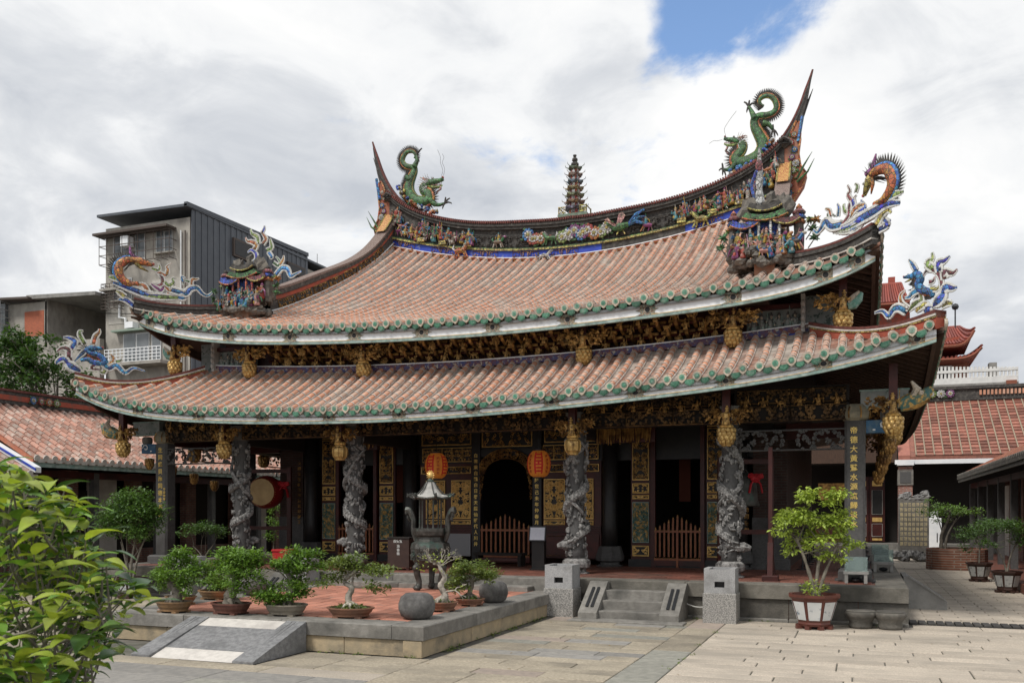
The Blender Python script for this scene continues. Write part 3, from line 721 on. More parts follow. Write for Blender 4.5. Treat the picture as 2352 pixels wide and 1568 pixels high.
part('transom_wall', MB().span((-6.6, 3.0, 3.3), (-.98, 3.2, 5.3)).span((.98, 3.0, 3.3), (6.6, 3.2, 5.3)).span((-.98, 3.0, 3.62), (.98, 3.2, 5.3)), BLACKW)
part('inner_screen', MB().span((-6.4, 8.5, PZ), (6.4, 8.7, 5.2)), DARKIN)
part('altar_table', MB().box((0, 7.6, 1.5), (3, .8, .12)).box((0, 7.7, 1.1), (2.8, .5, .7)), REDW)

# upper wall behind the bracket frieze, and the enclosed upper storey
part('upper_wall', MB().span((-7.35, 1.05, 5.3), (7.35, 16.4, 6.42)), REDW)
random.seed(41)
# ---- bracket frieze between the roofs: arms and carved figures, three tiers
ARM = MB(); ARM.tube([(0, .35, -.05), (0, .12, -.06), (0, -.08, .0), (0, -.2, .12)], [.05, .055, .05, .03], 5); ARM.box((0, -.18, .13), (.14, .14, .05)); ARM.box((0, .02, .05), (.34, .06, .06))
ARMM = ARM.mesh('bracket_arm', GOLDD)
for tier, (z, y, ph) in enumerate(((5.62, .82, 0), (5.84, .62, .5), (6.03, .42, 0))):
    for i in range(-14, 15):
        X = (i+ph)*.40
        if abs(X) > 5.75 or min(abs(X-q) for q in (-2.78, 2.78)) < .16: continue
        zz = z+.0035*X*X
        inst('bracket_arm', ARMM, (X, y+.22, zz-.03), (0, 0, rnd(-.05, .05)), parent=hall)
        inst('carved_figure', random.choice(GOLDF), (X+rnd(-.03, .03), y-.02, zz+rnd(-.02, .02)), (rnd(-.3, .1), 0, rnd(-.7, .7)), rnd(.19, .25), parent=hall)
fr = MB()
for z, y in ((5.58, .9), (5.8, .75), (6.0, .55)):
    xs = [-5.8+11.6*i/20 for i in range(21)]
    fr.tube([(x, y+.1, z+.0035*x*x) for x in xs], .035, 4)
part('frieze_rail', fr, REDW)
tr = MB(); xs = [-7.5+15*i/24 for i in range(25)]
tr.grid([[Vector((x, yy, 5.45+.0055*x*x+zz)) for x in xs] for yy, zz in ((.70, -.02), (.70, .12), (.9, .12))])
part('frieze_base', tr, [mat('painted_frieze_base', (.16, .05, .035), (.05, .07, .20), 9, .6, c3=(.42, .38, .30), s3=14, amt3=(.55, .62))])
tr = MB(); tr.grid([[Vector((x, yy, 5.45+.0055*x*x+zz)) for x in xs] for yy, zz in ((.685, .122), (.685, .145), (.88, .145))]); part('frieze_moulding', tr, WHITEB)
# painted end bays with small figures
for s in (-1, 1):
    part('end_bay_panel', MB().span((s*6.25, .86, 5.78), (s*7.35, .98, 6.25)), PAINTG)
    part('end_bay_beam', MB().span((s*6.2, .72, 5.68), (s*7.42, .96, 5.78)), BLUEB)
    part('end_bay_beam', MB().span((s*6.2, .74, 6.25), (s*7.42, .96, 6.34)), REDW)
    for i in range(6):
        inst('panel_figure', figure_mb(50+i).mesh('panel_figure', [PAINTG, CREAM, SHAFT, TEALT, CREAM]), (s*(6.4+i*.17), .80, 5.79), (0, 0, rnd(-.4, .4)), (.3, .22, .38), parent=hall)
    part('scalloped_strut', MB().span((s*7.36, .62, 5.72), (s*7.44, .86, 6.5)).ball((s*7.4, .6, 5.85), (.05, .05, .07)).ball((s*7.4, .6, 6.0), (.05, .05, .07)).ball((s*7.4, .6, 6.15), (.05, .05, .07)).ball((s*7.4, .6, 6.3), (.05, .05, .07)), PLASTER)
    part('end_bay_soffit', MB().span((s*7.44, .9, 5.75), (s*8.0, 1.2, 6.5)), PAINTG)
# ---- hanging lotus pendants
def lotus_mb(R0=.15, H=.36):
    b = MB(); b.lathe([(R0*.55, H*.5), (R0*1.05, H*.36), (R0*.9, H*.26), (R0*.98, H*.1), (R0*.9, -H*.15), (R0*.55, -H*.42), (.01, -H*.5)], 12, k=0)
    for row, (z, rr, n, sz) in enumerate(((.30, 1.05, 10, .34), (.10, .96, 9, .42), (-.10, .92, 9, .42), (-.28, .74, 8, .38), (-.42, .45, 6, .3))):
        for i in range(n):
            a = 2*math.pi*(i+.5*(row % 2))/n; s = R0*sz
            b.ball((R0*rr*math.cos(a)*.92, R0*rr*math.sin(a)*.92, z*H), (s, s, s*1.25), None, 6, 4)
    return b
def lamp_mb(R0=.16):
    b = MB(); b.lathe([(R0*.6, .17), (R0*.75, .15), (R0*.75, .13), (R0*1.0, .09), (R0*1.06, 0), (R0*.95, -.1), (R0*.7, -.14), (R0*.78, -.16), (R0*.7, -.19)], 10)
    for i in range(10):
        a = 2*math.pi*i/10; b.tube([(R0*math.cos(a)*q, R0*math.sin(a)*q, z) for q, z in ((.78, .13), (1.03, .09), (1.09, 0), (.98, -.1), (.74, -.14))], .012, 4)
    return b
GOLDQ = mat('worn_pendant_gold', (.66, .45, .17), (.46, .29, .10), 12, .42, metal=.5, bump=.3, c3=(.16, .09, .04), s3=9, amt3=(.52, .68))
LOT, LAMP = lotus_mb().mesh('lotus_bulb', GOLDQ, True), lamp_mb().mesh('lattice_bulb', GOLDQ, False)
LOTD = lotus_mb().mesh('lotus_bulb', GOLDD, True)
QT = scroll(.55, .42, 26, 5, .018).mesh('bracket_scroll', GOLDD)
def quarter_mb(seed):    # fan-shaped pierced bracket beside a hanging post
    rg = random.Random(seed); b = MB()
    for i in range(70):
        a = rg.uniform(0, math.pi/2); d = rg.uniform(.08, .5)
        x, z = d*math.cos(a)*.95, .28-d*math.sin(a)*.8
        b.tube([(x, -.03, z), (x+rg.uniform(-.06, .06), -.07, z+rg.uniform(-.05, .05)), (x+rg.uniform(-.09, .09), -.03, z+rg.uniform(-.08, .08))], [.022, .03, .01], 4)
    return b
QF = [quarter_mb(i).mesh('fan_bracket', GOLDZ) for i in range(3)]
QFD = [quarter_mb(i+5).mesh('fan_bracket', GOLDD) for i in range(3)]
def pendant(x, y, zc, ztop, kind, face):
    t = thing('hanging_post', None, None, (x, y, zc), parent=hall)
    inst('lotus_bulb' if kind == 'lotus' else 'lattice_bulb', LOT if kind == 'lotus' else LAMP, parent=t)
    h = ztop-zc; MB().lathe([(.13, .17), (.14, .2), (.10, .24)], 8).obj('collar', GOLD, t)
    MB().box((0, 0, .2+(h-.2)/2), (.15, .15, h-.2)).obj('post', REDW, t)
    inst('post_figure', GOLDF[int(abs(x*7)) % 5], (0, -.09, .21), (0, 0, 0), .36, parent=t)
    for s in (-1, 1):
        if abs(x) > 8: 
            if s*x > 0: continue
        inst('fan_bracket', (QF if zc > 5 else QFD)[(int(x*3)+s) % 3], (s*.09, .02, .32), (0, 0, 0 if s > 0 else math.pi), (1, 1, .85) if zc > 5 else (.8, .8, .75), parent=t)
    return t
for s in (-1, 1):
    pendant(s*8.18, .10, 5.77, 6.75, 'lotus', s); pendant(s*6.03, .34, 5.63, 6.5, 'lotus', s); pendant(s*2.78, .46, 5.46, 6.4, 'lotus', s)
    pendant(s*9.06, -.78, 3.62, 4.75, 'lotus', s); pendant(s*6.03, -.65, 3.52, 4.5, 'lotus', s); pendant(s*2.83, -.53, 3.42, 4.4, 'lamp', s)
    for k in range(4): pendant(s*9.15, 2.0+k*3.2, 3.62, 4.6, 'lotus', s)
    # carved beast heads by the corner posts
    b = MB(); b.tube([(0, 0, 0), (.2*s, 0, .06), (.42*s, 0, .16), (.55*s, 0, .3)], [.12, .16, .13, .05], 8, 0); b.ball((.36*s, -.12, .2), .05, 1); b.tube([(.2*s, -.05, .1), (.3*s, -.1, .28), (.2*s, -.1, .42)], [.06, .07, .02], 6, 1); b.tube([(.1*s, -.05, -.05), (.3*s, -.06, -.02), (.5*s, -.04, .08)], [.05, .07, .03], 6, 2)
    part('beast_bracket', b, [TEALC, CREAM, GOLDD]).location = (s*9.16, -.82, 3.98)
    b = MB(); b.tube([(0, 0, 0), (.16*s, 0, .06), (.3*s, 0, .16), (.36*s, 0, .28)], [.09, .13, .1, .05], 7, 0); b.tube([(0, -.06, .1), (.16*s, -.08, .2), (.3*s, -.06, .3)], [.06, .06, .03], 6, 1)
    o = part('cloud_bracket', b, [mat('jade_paint', (.10, .28, .22), (.30, .42, .36), 9, .6), CREAM]); o.location = (s*8.27, .08, 6.05); o.scale = (.7, .7, .9)
    # chain of gold carving running back under the right corner
    for i in range(4): inst('lotus_bulb', LOTD, (s*(9.02-.05*i), .1+.8*i, 3.30-.17*i), (0, 0, i), (.66, .66, .8), parent=hall)

# ---- beams round the porch
GOLDK = mat('dark_gilding', (.20, .115, .045), (.09, .055, .028), 6, .55, metal=.4, rnd=.4, bump=.4, c3=(.035, .022, .015), s3=3, amt3=(.45, .62)); BEAMS = {}; GOLDF2 = [figure_mb(i).mesh('carved_figure', [GOLDD]*5) for i in range(6)]+[beast_mb(3).mesh('carved_figure', [GOLDD]*5)]  # GOLDK: darker, less golden gilding with near-black patches
beam = MB()
def hbeam(x0, x1, y, z, w=.24, h=.34): return MB().span((x0, y-w/2, z), (x1, y+w/2, z+h))
for a, c in ((-8.4, -6.02), (-6.02, -2.75), (-2.75, 2.75), (2.75, 6.02), (6.02, 8.4)):
    part('front_beam', hbeam(a+.1, c-.1, 0, 3.82), DARKIN)
    part('front_lintel', hbeam(a+.1, c-.1, 0, 4.2, .3, .3), DARKIN)
    L = c-a-.3; n = max(1, round(L/1.1))
    for i in range(n):
        x = a+.15+(i+.5)*L/n
        for zz, hh, sd in ((3.98, .30, 1), (4.32, .26, 2)):
            key = ('beam', round(L/n, 2), hh)
            if key not in BEAMS: BEAMS[key] = scroll(L/n, hh, 40, sd+int(L*10), .017).mesh('beam_carving', GOLDK)
            inst('beam_carving', BEAMS[key], (x, -.16, zz), parent=hall)
    for i in range(3*n): inst('carved_figure', GOLDF2[(i*3) % 7], (a+.15+(i+.5)*L/n/3, -.2, 4.10+rnd(-.03, .03)), (0, 0, rnd(-.6, .6)), (.24, .2, .2), parent=hall)
for s in (-1, 1):
    for a in (0, 3.4, 6.9, 10.4, 13.9):
        part('side_beam', MB().span((s*8.4-.12, a+.1, 3.75), (s*8.4+.12, a+3.4, 4.1)), REDW)
        inst('beam_scroll', scroll(2.6, .32, 26, int(a)+3, .02).mesh('beam_scroll', GOLDD), (s*(8.4-.13), a+1.75, 3.55), (0, 0, R(-90)*s), parent=hall)
    for x0, x1 in ((6.02, 8.4),):
        part('cross_beam', MB().span((s*8.3, 2.85, 3.7), (s*6.9, 3.1, 4.05)), REDW)
        inst('beam_scroll', scroll(2.2, .4, 40, 17, .02)  .mesh('beam_scroll', SHAFT), (s*7.2, -.14, 3.45), parent=hall)
for s in (-1, 1):
    for x in (2.75, 6.02): part('tie_beam', MB().span((s*x-.1, .1, 3.7), (s*x+.1, 3.0, 4.1)), DARKIN)
# gold hanging fringe beside the second pair of columns
for s in (-1, 1):
    b = MB()
    for i in range(64): b.tube([(rnd(-.62, .62), rnd(-.06, .04), rnd(-.1, .2)), (rnd(-.62, .62)*.98, -.05, rnd(-.2, .1))] if 0 else [(x := rnd(-.62, .62), -.03, .2), (x+rnd(-.02, .02), rnd(-.07, -.03), rnd(-.18, .02))], [.03, .012], 4)
    o = part('gold_fringe', b, GOLDD); o.location = (s*3.5, 1.2, 3.72)
    part('fringe_beam', MB().span((s*2.85, 1.25, 3.6), (s*4.2, 1.4, 3.98)), REDW)

# ---- columns
def plinth_mb(r=.3, h=.34):
    b = MB(); b.lathe([(r*.95, 0), (r*1.0, .03), (r*.72, .06), (r*.70, .11), (r*1.0, .15), (r*1.04, .22), (r*1.0, .29), (r*.8, h)], 8, ph=R(22.5)); return b
def dragon_column(x, y, seed, sgn):
    rg = random.Random(seed); t = thing('dragon_column', None, None, (x, y, PZ), parent=hall)
    plinth_mb().obj('base', CARVE, t)
    MB().lathe([(.185, .3), (.18, .5), (.175, 3.1), (.175, 3.2)], 14).obj('shaft', SHAFT, t, True)
    MB().lathe([(.19, 3.12), (.24, 3.17), (.24, 3.26), (.20, 3.36), (.26, 3.42), (.26, 3.48)], 8).obj('capital', STONE, t)
    d = MB(); P = []; n = 64; turns = 2.6
    for i in range(n+1):
        q = i/n; a = sgn*(q*turns*2*math.pi)+seed; rr = .21+.02*math.sin(q*23+seed)
        P.append(Vector((rr*math.cos(a), rr*math.sin(a), .62+2.35*q+.05*math.sin(q*17))))
    rad = [.045+.05*math.sin(math.pi*min(1, (i/n)*1.15+.06))*(1-.35*i/n) for i in range(n+1)]
    d.tube(P, rad, 8)
    Q2 = []
    for i in range(33):
        q = i/32; a = -sgn*(q*1.3*2*math.pi)+seed+2.4; rr = .225+.025*math.sin(q*19+seed); Q2.append(Vector((rr*math.cos(a), rr*math.sin(a), 1.0+1.9*q+.1*math.sin(q*9))))
    d.tube(Q2, [.018+.034*math.sin(math.pi*i/32) for i in range(33)], 6)
    for i in range(0, n, 1):
        for c in range(3):
            aa = math.atan2(P[i].y, P[i].x)+(c-1)*.22; d.ball((P[i].x+.07*math.cos(aa)*rad[i]/.09, P[i].y+.07*math.sin(aa)*rad[i]/.09, P[i].z+(c-1)*rad[i]*.55), rad[i]*.34, None, 5, 3)
    for i in range(2, n-1):                       # crest
        o = Vector((P[i].x, P[i].y, 0)).normalized(); u = (o*.55+Vector((0, 0, .8))).normalized(); d.cone(P[i]+u*rad[i]*.7, P[i]+u*(rad[i]+.06), .022, 4)
    # big head at the foot, turned outward
    ha = math.atan2(P[0].y, P[0].x); f = Vector((math.cos(ha-sgn*.9), math.sin(ha-sgn*.9), -.15)).normalized(); o = P[0]; up = Vector((math.cos(ha), math.sin(ha), .6)).normalized()
    d.tube([o, o+f*.10+up*.06, o+f*.24+up*.05], [.09, .10, .05], 7); d.tube([o-up*.02, o+f*.10-up*.06, o+f*.2-up*.10], [.06, .06, .03], 6)
    d.ball(o+f*.09+up*.13, .04); d.tube([o+up*.08, o-f*.08+up*.16, o-f*.2+up*.18], [.04, .035, .01], 5)
    for k in range(8): d.cone(o-f*.02+Vector((rg.uniform(-.06, .06), rg.uniform(-.06, .06), rg.uniform(-.08, .08))), o-f*.2+Vector((rg.uniform(-.12, .12), rg.uniform(-.12, .12), rg.uniform(-.12, .12))), .035, 4)
    for k in range(7):                            # legs and claws laid over the shaft
        i = rg.randrange(6, n-6); a0 = math.atan2(P[i].y, P[i].x); z = P[i].z; Q = []
        da, dz = rg.uniform(-.9, .9), rg.uniform(-.3, .2)
        for q in (0, .4, .75, 1): Q.append(Vector((.215*math.cos(a0+da*q), .215*math.sin(a0+da*q), z+dz*q+.05*math.sin(q*3))))
        d.tube(Q, [.05, .04, .03, .028], 5)
        for c in (-1, 0, 1):
            e = Vector((.23*math.cos(a0+da*1.25+.15*c), .23*math.sin(a0+da*1.25+.15*c), z+dz*1.2+.05*c)); d.tube([Q[-1], e], [.022, .008], 4)
    for k in range(210):                          # clouds, small riders and flames
        a, z = rg.uniform(0, 6.28), rg.uniform(.4, 3.1)
        if rg.random() < .5: d.ball((.20*math.cos(a), .20*math.sin(a), z), (rg.uniform(.03, .07), rg.uniform(.03, .07), rg.uniform(.03, .08)), None, 6, 4, .7, k)
        else:
            R2 = rg.uniform(.04, .09); d.tube([(.2*math.cos(a+R2*2*math.cos(v)*(1-v/9)), .2*math.sin(a+R2*2*math.cos(v)*(1-v/9)), z+R2*math.sin(v)*(1-v/9)) for v in (0, .9, 1.8, 2.7, 3.6, 4.5, 5.4)], [.02, .022, .022, .02, .018, .014, .008], 4)
    d.obj('carved_dragon', CARVE, t); return t
dragon_column(-6.02, 0, 1.3, 1); dragon_column(-2.75, 0, 2.9, -1); dragon_column(2.75, 0, 4.2, 1); dragon_column(6.02, 0, 5.6, -1)
def plain_column(x, y, txt=None, h=3.1):
    t = thing('stone_column', None, None, (x, y, PZ), parent=hall)
    MB().bev((0, 0, .13), (.62, .62, .2), .04).lathe([(.40, 0), (.40, .04)], 8, ph=R(22.5)).obj('plinth', SHAFT, t)
    w, c = .19, .05; o = [Vector((a, b_, .23)) for a, b_ in ((-w+c, -w), (w-c, -w), (w, -w+c), (w, w-c), (w-c, w), (-w+c, w), (-w, w-c), (-w, -w+c))]
    MB().prism(o, (0, 0, h-.23)).obj('shaft', SHAFT, t)
    cap = MB().lathe([(.20, h), (.27, h+.05), (.29, h+.16), (.24, h+.27), (.20, h+.32)], 8, ph=R(22.5)).obj('lotus_capital', mat('faded_lotus_paint', (.30, .26, .18), (.18, .17, .13), 8, .7), t)
    for i in range(8): MB().tube([(.28*math.cos(R(45*i+22.5)), .28*math.sin(R(45*i+22.5)), h+.05), (.30*math.cos(R(45*i+22.5)), .30*math.sin(R(45*i+22.5)), h+.16), (.25*math.cos(R(45*i+22.5)), .25*math.sin(R(45*i+22.5)), h+.27)], .016, 4).obj('petal_rib', GOLDD, t)
    return t
cr = plain_column(8.4, 0); cl = plain_column(-8.4, 0)
text('inscription', '帝德大黃鷺水源流歸淡水', .142, (-.02, -.194, 2.86), (R(90), 0, 0), GOLDT, cr, gap=1.27)
text('inscription', '生同條貝商同德本源流', .145, (.0, -.194, 2.88), (R(90), 0, 0), GOLDT, cl, gap=1.27)
text('inscription', '甲辰仲春', .07, (.13, -.194, 1.9), (R(90), 0, 0), GOLDT, cl, gap=1.2)
for s in (-1, 1):
    for y in (3.4, 6.9, 10.4, 13.9, 17.2): plain_column(s*8.4, y)
for s, c in ((1, cr), (-1, cl)):         # blue painted bracket arm by the corner column
    a = MB(); a.span((s*.2, -.14, 2.86), (s*.66, .10, 3.10)).obj('blue_bracket', BLUEP, c)
    MB().tube([(s*(.52+.1*math.cos(v)*(1-v/8)), -.152, 3.0+.1*math.sin(v)*(1-v/8)) for v in (0, .9, 1.8, 2.7, 3.6, 4.5, 5.4, 6.3)], .016, 4).tube([(s*.34, -.15, 2.90), (s*.34, -.15, 2.93)], .025, 6).obj('white_scroll', WHITEB, c)
    MB().lathe([(.1, 3.1), (.13, 3.16), (.13, 3.26), (.09, 3.3)], 8, (s*.58, -.02, 0)).obj('bracket_block', STONE, c)
    MB().span((s*.1, -.12, 3.36), (s*.95, .06, 3.66)).obj('painted_beam_end', PAINTG, c); MB().span((s*.08, -.13, 3.33), (s*.97, .07, 3.36)).span((s*.08, -.13, 3.66), (s*.97, .07, 3.69)).obj('beam_edge', TEALT, c)
for s in (-1, 1):                         # inner columns on the sanctum front
    for x in (2.75, 5.85):
        t = thing('inner_column', None, None, (s*x, 2.85, PZ), parent=hall)
        plinth_mb(.34, .5).obj('base', SHAFT, t); MB().lathe([(.2, .45), (.19, 1), (.19, 4.3)], 14).obj('shaft', BLACKW, t, True)

# ---- sanctum front: carved door leaves, gates, arch
PANB = {}; GOLDP = mat('bright_gilding', (.85, .60, .24), (.66, .42, .14), 9, .42, metal=.25, bump=.3)
def carved_panel(x, z0, z1, w, kind, seed, parent, y=2.93):
    H = z1-z0; key = (round(w, 2), round(H, 2), kind)
    if key not in PANB:
        m = {'gold': GOLDP, 'dark': GOLDZ, 'teal': TEALC}[kind]
        n = int(max(8, min(46, w*H*130))); PANB[key] = scroll(w, H, n, seed, .015 if kind == 'gold' else .012 if kind == 'dark' else .010).mesh('carving', m)
    o = MB().box((0, 0, 0), (w, .03, H)).obj('panel_ground', BLACKW if kind != 'teal' else TEALC, parent); o.location = (x, y, (z0+z1)/2)
    inst('carving', PANB[key], (x, y-.017, (z0+z1)/2), parent=parent)
    b = MB(); e = .018
    b.span((x-w/2-e, y-.025, z0-e), (x+w/2+e, y-.01, z0)).span((x-w/2-e, y-.025, z1), (x+w/2+e, y-.01, z1+e)).span((x-w/2-e, y-.025, z0), (x-w/2, y-.01, z1)).span((x+w/2, y-.025, z0), (x+w/2+e, y-.01, z1))
    b.obj('panel_rim', GOLD if kind != 'teal' else TEALT, parent)
def door_leaf(x, w):
    t = thing('door_leaf', None, None, (x, 0, 0), parent=hall); t.location = (0, 0, 0)
    MB().span((x-w/2, 2.95, .86), (x+w/2, 3.03, 4.45)).obj('leaf_board', REDW, t)
    pw = w-.13
    carved_panel(x, 4.07, 4.31, pw, 'dark', 1, t); carved_panel(x, 2.82, 4.0, pw, 'dark', 2, t); carved_panel(x, 2.50, 2.71, pw, 'gold', 3, t)
    carved_panel(x, 2.36, 2.42, pw, 'gold', 4, t); carved_panel(x, 1.30, 2.25, pw, 'teal', 5, t); carved_panel(x, .97, 1.19, pw, 'gold', 6, t)
for s in (-1, 1):
    for x in (3.5, 5.31): door_leaf(s*x, .5)
    part('door_sill', MB().span((s*3.2, 2.88, PZ), (s*5.6, 3.02, .88)), BLACKW)
    part('door_lintel', MB().span((s*3.2, 2.9, 4.45), (s*5.6, 3.02, 4.62)), REDW)
    for x in (3.82, 5.0): part('door_post', MB().span((s*x-.05, 2.84, PZ), (s*x+.05, 2.95, 4.45)), REDW)
    part('hanging_scroll', MB().span((s*4.2-.15, 5, 2.3), (s*4.2+.15, 5.04, 4.6)), mat('dim_vermilion', (.16, .04, .02), rough=.7))
GATEW = mat('gate_brown_wood', (.27, .085, .035), (.20, .065, .03), 5, .45)
def gate(xc, w, n, leaves, y, zmid, zside):
    t = thing('picket_gate', None, None, (xc, y, PZ), parent=hall); zb = .86-PZ
    for i in range(n):
        u = i/(n-1); x = -w/2+w*u; h = lerp(zside, zmid, 1-abs(2*u-1))-PZ
        p = MB().box((x, 0, (zb+h-.12)/2+.0), (.042, .035, h-.12-zb)).obj('picket', GATEW, t)
        p.location.z = zb/2
        MB().lathe([(.014, -.14), (.022, -.12), (.014, -.10), (.024, -.06), (.012, -.01), (.018, .0)], 6, (x, 0, h)).obj('finial', GOLDD, t)
        MB().tube([(x-.022, -.02, zb), (x-.022, -.02, h-.12)], .003, 3).tube([(x+.022, -.02, zb), (x+.022, -.02, h-.12)], .003, 3).obj('gold_edge', GOLDD, t)
    for z in (zb+.03, 1.56-PZ):
        MB().box((0, -.012, z), (w+.06, .05, .05)).obj('rail', GATEW, t); MB().box((0, -.04, z+.025), (w+.06, .004, .006)).obj('gold_edge', GOLDD, t)
    MB().box((0, 0, zb-.06), (w+.06, .05, .13)).obj('bottom_board', REDW, t)
    if leaves == 2: MB().box((0, -.03, .5), (.05, .05, 1.0)).obj('meeting_stile', GATEW, t)
gate(0, 1.28, 11, 1, 2.80, 1.98, 1.70)
for s in (-1, 1): gate(s*4.41, 1.06, 11, 2, 2.86, 1.96, 1.66)
for s in (-1, 1):
    part('couplet_post', MB().span((s*.72, 2.86, PZ), (s*.96, 3.05, 4.4)), BLACKW)
    part('screen_frame', MB().span((s*.97, 2.95, .86), (s*2.5, 3.05, 3.3)), REDW)
    t = thing('carved_screen', None, None, (0, 0, 0), parent=hall)
    for x in (1.29, 2.03): carved_panel(s*x, 1.87, 2.84, .52, 'gold', 8, t); carved_panel(s*x, 1.72, 1.80, .52, 'gold', 9, t)
    for i in range(5): carved_panel(s*(1.12+.29*i), 3.36, 3.7, .26, 'dark', 20+i, t, 2.96)
    carved_panel(s*1.73, 3.05, 3.2, 1.4, 'dark', 30, t); carved_panel(s*1.73, 3.8, 4.5, 1.4, 'dark', 31, t, 2.96)
    for i in range(4): part('moulding', MB().span((s*.97, 2.92-.01*i, 1.50+.045*i), (s*2.5, 2.95, 1.535+.045*i)), REDW)
part('dado_board', MB().span((-2.4, 2.86, .88), (-1.0, 2.90, 1.46)), mat('grey_acrylic', (.24, .24, .25), rough=.4))
part('dado_board', MB().span((1.0, 2.90, .88), (2.45, 2.93, 1.46)), REDW)
b = MB(); b.tube([(1.05, 2.88, .93), (1.6, 2.88, .93), (1.6, 2.88, 1.42), (1.05, 2.88, 1.42), (1.05, 2.88, .93)], .008, 4); part('dado_line', b, GOLDD)
text('couplet', '白雲乘白鶴白日昇天證仙班代人川井', .115, (-.84, 2.85, 3.45), (R(90), 0, 0), GOLDT, hall, gap=1.33)
text('couplet', '龍示瑞徵降世己未年仲春月', .115, (.84, 2.85, 3.4), (R(90), 0, 0), GOLDT, hall, gap=1.33)
text('couplet', '安國家社稷除魔妄直珍魔王', .115, (-6.22, 2.83, 3.35), (R(90), 0, 0), GOLDD, hall, gap=1.3)
text('couplet', '濟世功同良相', .12, (6.05, 2.6, 2.35), (R(90), 0, 0), GOLDD, hall, gap=1.3)
random.seed(52); b = MB()          # carved arch over the middle doorway
for i in range(420):
    a = rnd(0, math.pi); q = rnd(0, 1); rx, rz = lerp(.60, .78, q), lerp(.42, .62, q)
    x, z = rx*math.cos(a), 3.0+rz*math.sin(a)
    if abs(x) > .70: x = math.copysign(.70, x)
    s_ = rnd(.012, .03); b.ball((x, 2.84-rnd(0, .05), z), (s_, s_, s_*rnd(.7, 1.4)), None, 5, 3)
for s in (-1, 1):
    for i in range(60):
        z = rnd(2.35, 3.05); wv = .09*(z-2.3)/.75+.02; b.ball((s*(.71-rnd(0, wv)), 2.84-rnd(0, .04), z), rnd(.01, .024), None, 5, 3)
for rx, rz in ((.585, .40), (.79, .64)): b.tube([(max(-.72, min(.72, rx*math.cos(R(v)))), 2.83, 3.0+rz*math.sin(R(v))) for v in range(0, 181, 9)], .014, 4)
part('arch_carving', b, GOLDD)
part('arch_ground', MB().span((-.72, 2.9, 3.45), (.72, 2.98, 3.65)), BLACKW)
t = thing('carved_screen', None, None, (0, 0, 0), parent=hall); carved_panel(0, 3.72, 4.35, 1.35, 'dark', 33, t, 2.93)
part('interior_hanging', MB().span((.25, 6, 3.0), (.55, 6.03, 3.4)), mat('dim_yellow_cloth', (.35, .25, .10), rough=.8))
# ================================================================ ridges, ridge sculpture
def mosaic(name, c, c2, c3=None):
    g = sum(c)/3; d = tuple(q*.82+g*.10 for q in c); d2 = tuple(q*.80+g*.15 for q in c2)
    return mat('mosaic_'+name, d, d2, 34, .4, bump=.9, bscale=48, c3=c3 or tuple(.05+q*.10 for q in c), s3=7, amt3=(.52, .72), rnd=.15, vor=13)
MG = mosaic('green', (.045, .17, .05), (.09, .25, .07)); MO = mosaic('orange', (.62, .23, .035), (.50, .15, .03)); MBL = mosaic('blue', (.02, .16, .50), (.06, .30, .62))
MCB = mosaic('cobalt', (.02, .06, .42), (.05, .16, .55)); MY = mosaic('yellow', (.60, .46, .08), (.45, .40, .10)); MP = mosaic('purple', (.24, .045, .22), (.34, .09, .28)); MM = mosaic('maroon', (.22, .04, .06), (.34, .10, .10))
MW = mosaic('white', (.72, .72, .70), (.60, .60, .57)); ML = mosaic('lime', (.34, .42, .08), (.22, .36, .10)); MR = mosaic('red', (.45, .05, .04), (.55, .10, .05)); MPK = mosaic('pink', (.62, .30, .26), (.55, .36, .30))
MWP = mat('white_shards', (.66, .66, .63), (.52, .52, .49), 20, .45, bump=.4, c3=(.2, .19, .17), s3=9, amt3=(.56, .7))
DARKS = mat('sooty_stucco', (.045, .042, .04), (.085, .08, .072), 10, .9, bump=.7, bscale=30, c3=(.16, .15, .135), s3=6, amt3=(.55, .72))
ROCK = mat('stucco_rock', (.12, .11, .10), (.20, .18, .15), 9, .9, bump=.8, bscale=25, c3=(.06, .055, .05), s3=4)
PAL = [(.36, .07, .05), (.03, .13, .30), (.42, .29, .06), (.05, .17, .08), (.40, .37, .32), (.34, .14, .05), (.20, .05, .14), (.07, .24, .28), (.40, .20, .17), (.10, .09, .08), (.16, .12, .09)]
ROBE = mat('figurine_robe', (1, 1, 1), (.09, .075, .06), 14, .45, palette=PAL, bump=.5, c3=(.07, .06, .05), s3=9, amt3=(.52, .66)); ROBE2 = mat('figurine_sash', (1, 1, 1), (.09, .075, .06), 14, .45, palette=PAL[4:]+PAL[:4], bump=.5, c3=(.07, .06, .05), s3=9, amt3=(.54, .68))
ROBE3 = mat('figurine_trim', (1, 1, 1), None, 8, .4, palette=PAL[2:]+PAL[:2]); SKIN = mat('figurine_face', (.42, .29, .21), rough=.5)
FIGM = [figure_mb(100+i).mesh('figurine', [ROBE, SKIN, ROBE2, ROBE3, ROBE]) for i in range(7)]
BEASTM = [beast_mb(200+i).mesh('figurine', [ROBE3, ROBE3, ROBE2, ROBE, ROBE]) for i in range(3)]
FLOWM = [flower_mb(300+i).mesh('ceramic_flower', [MY, MY, m, MG, MW]) for i, m in enumerate((MBL, MR, MO, ML, MW, MP))]
HATCHG = mat('gold_fretwork', (.60, .40, .13), (.30, .06, .04), 34, .5, detail=2)

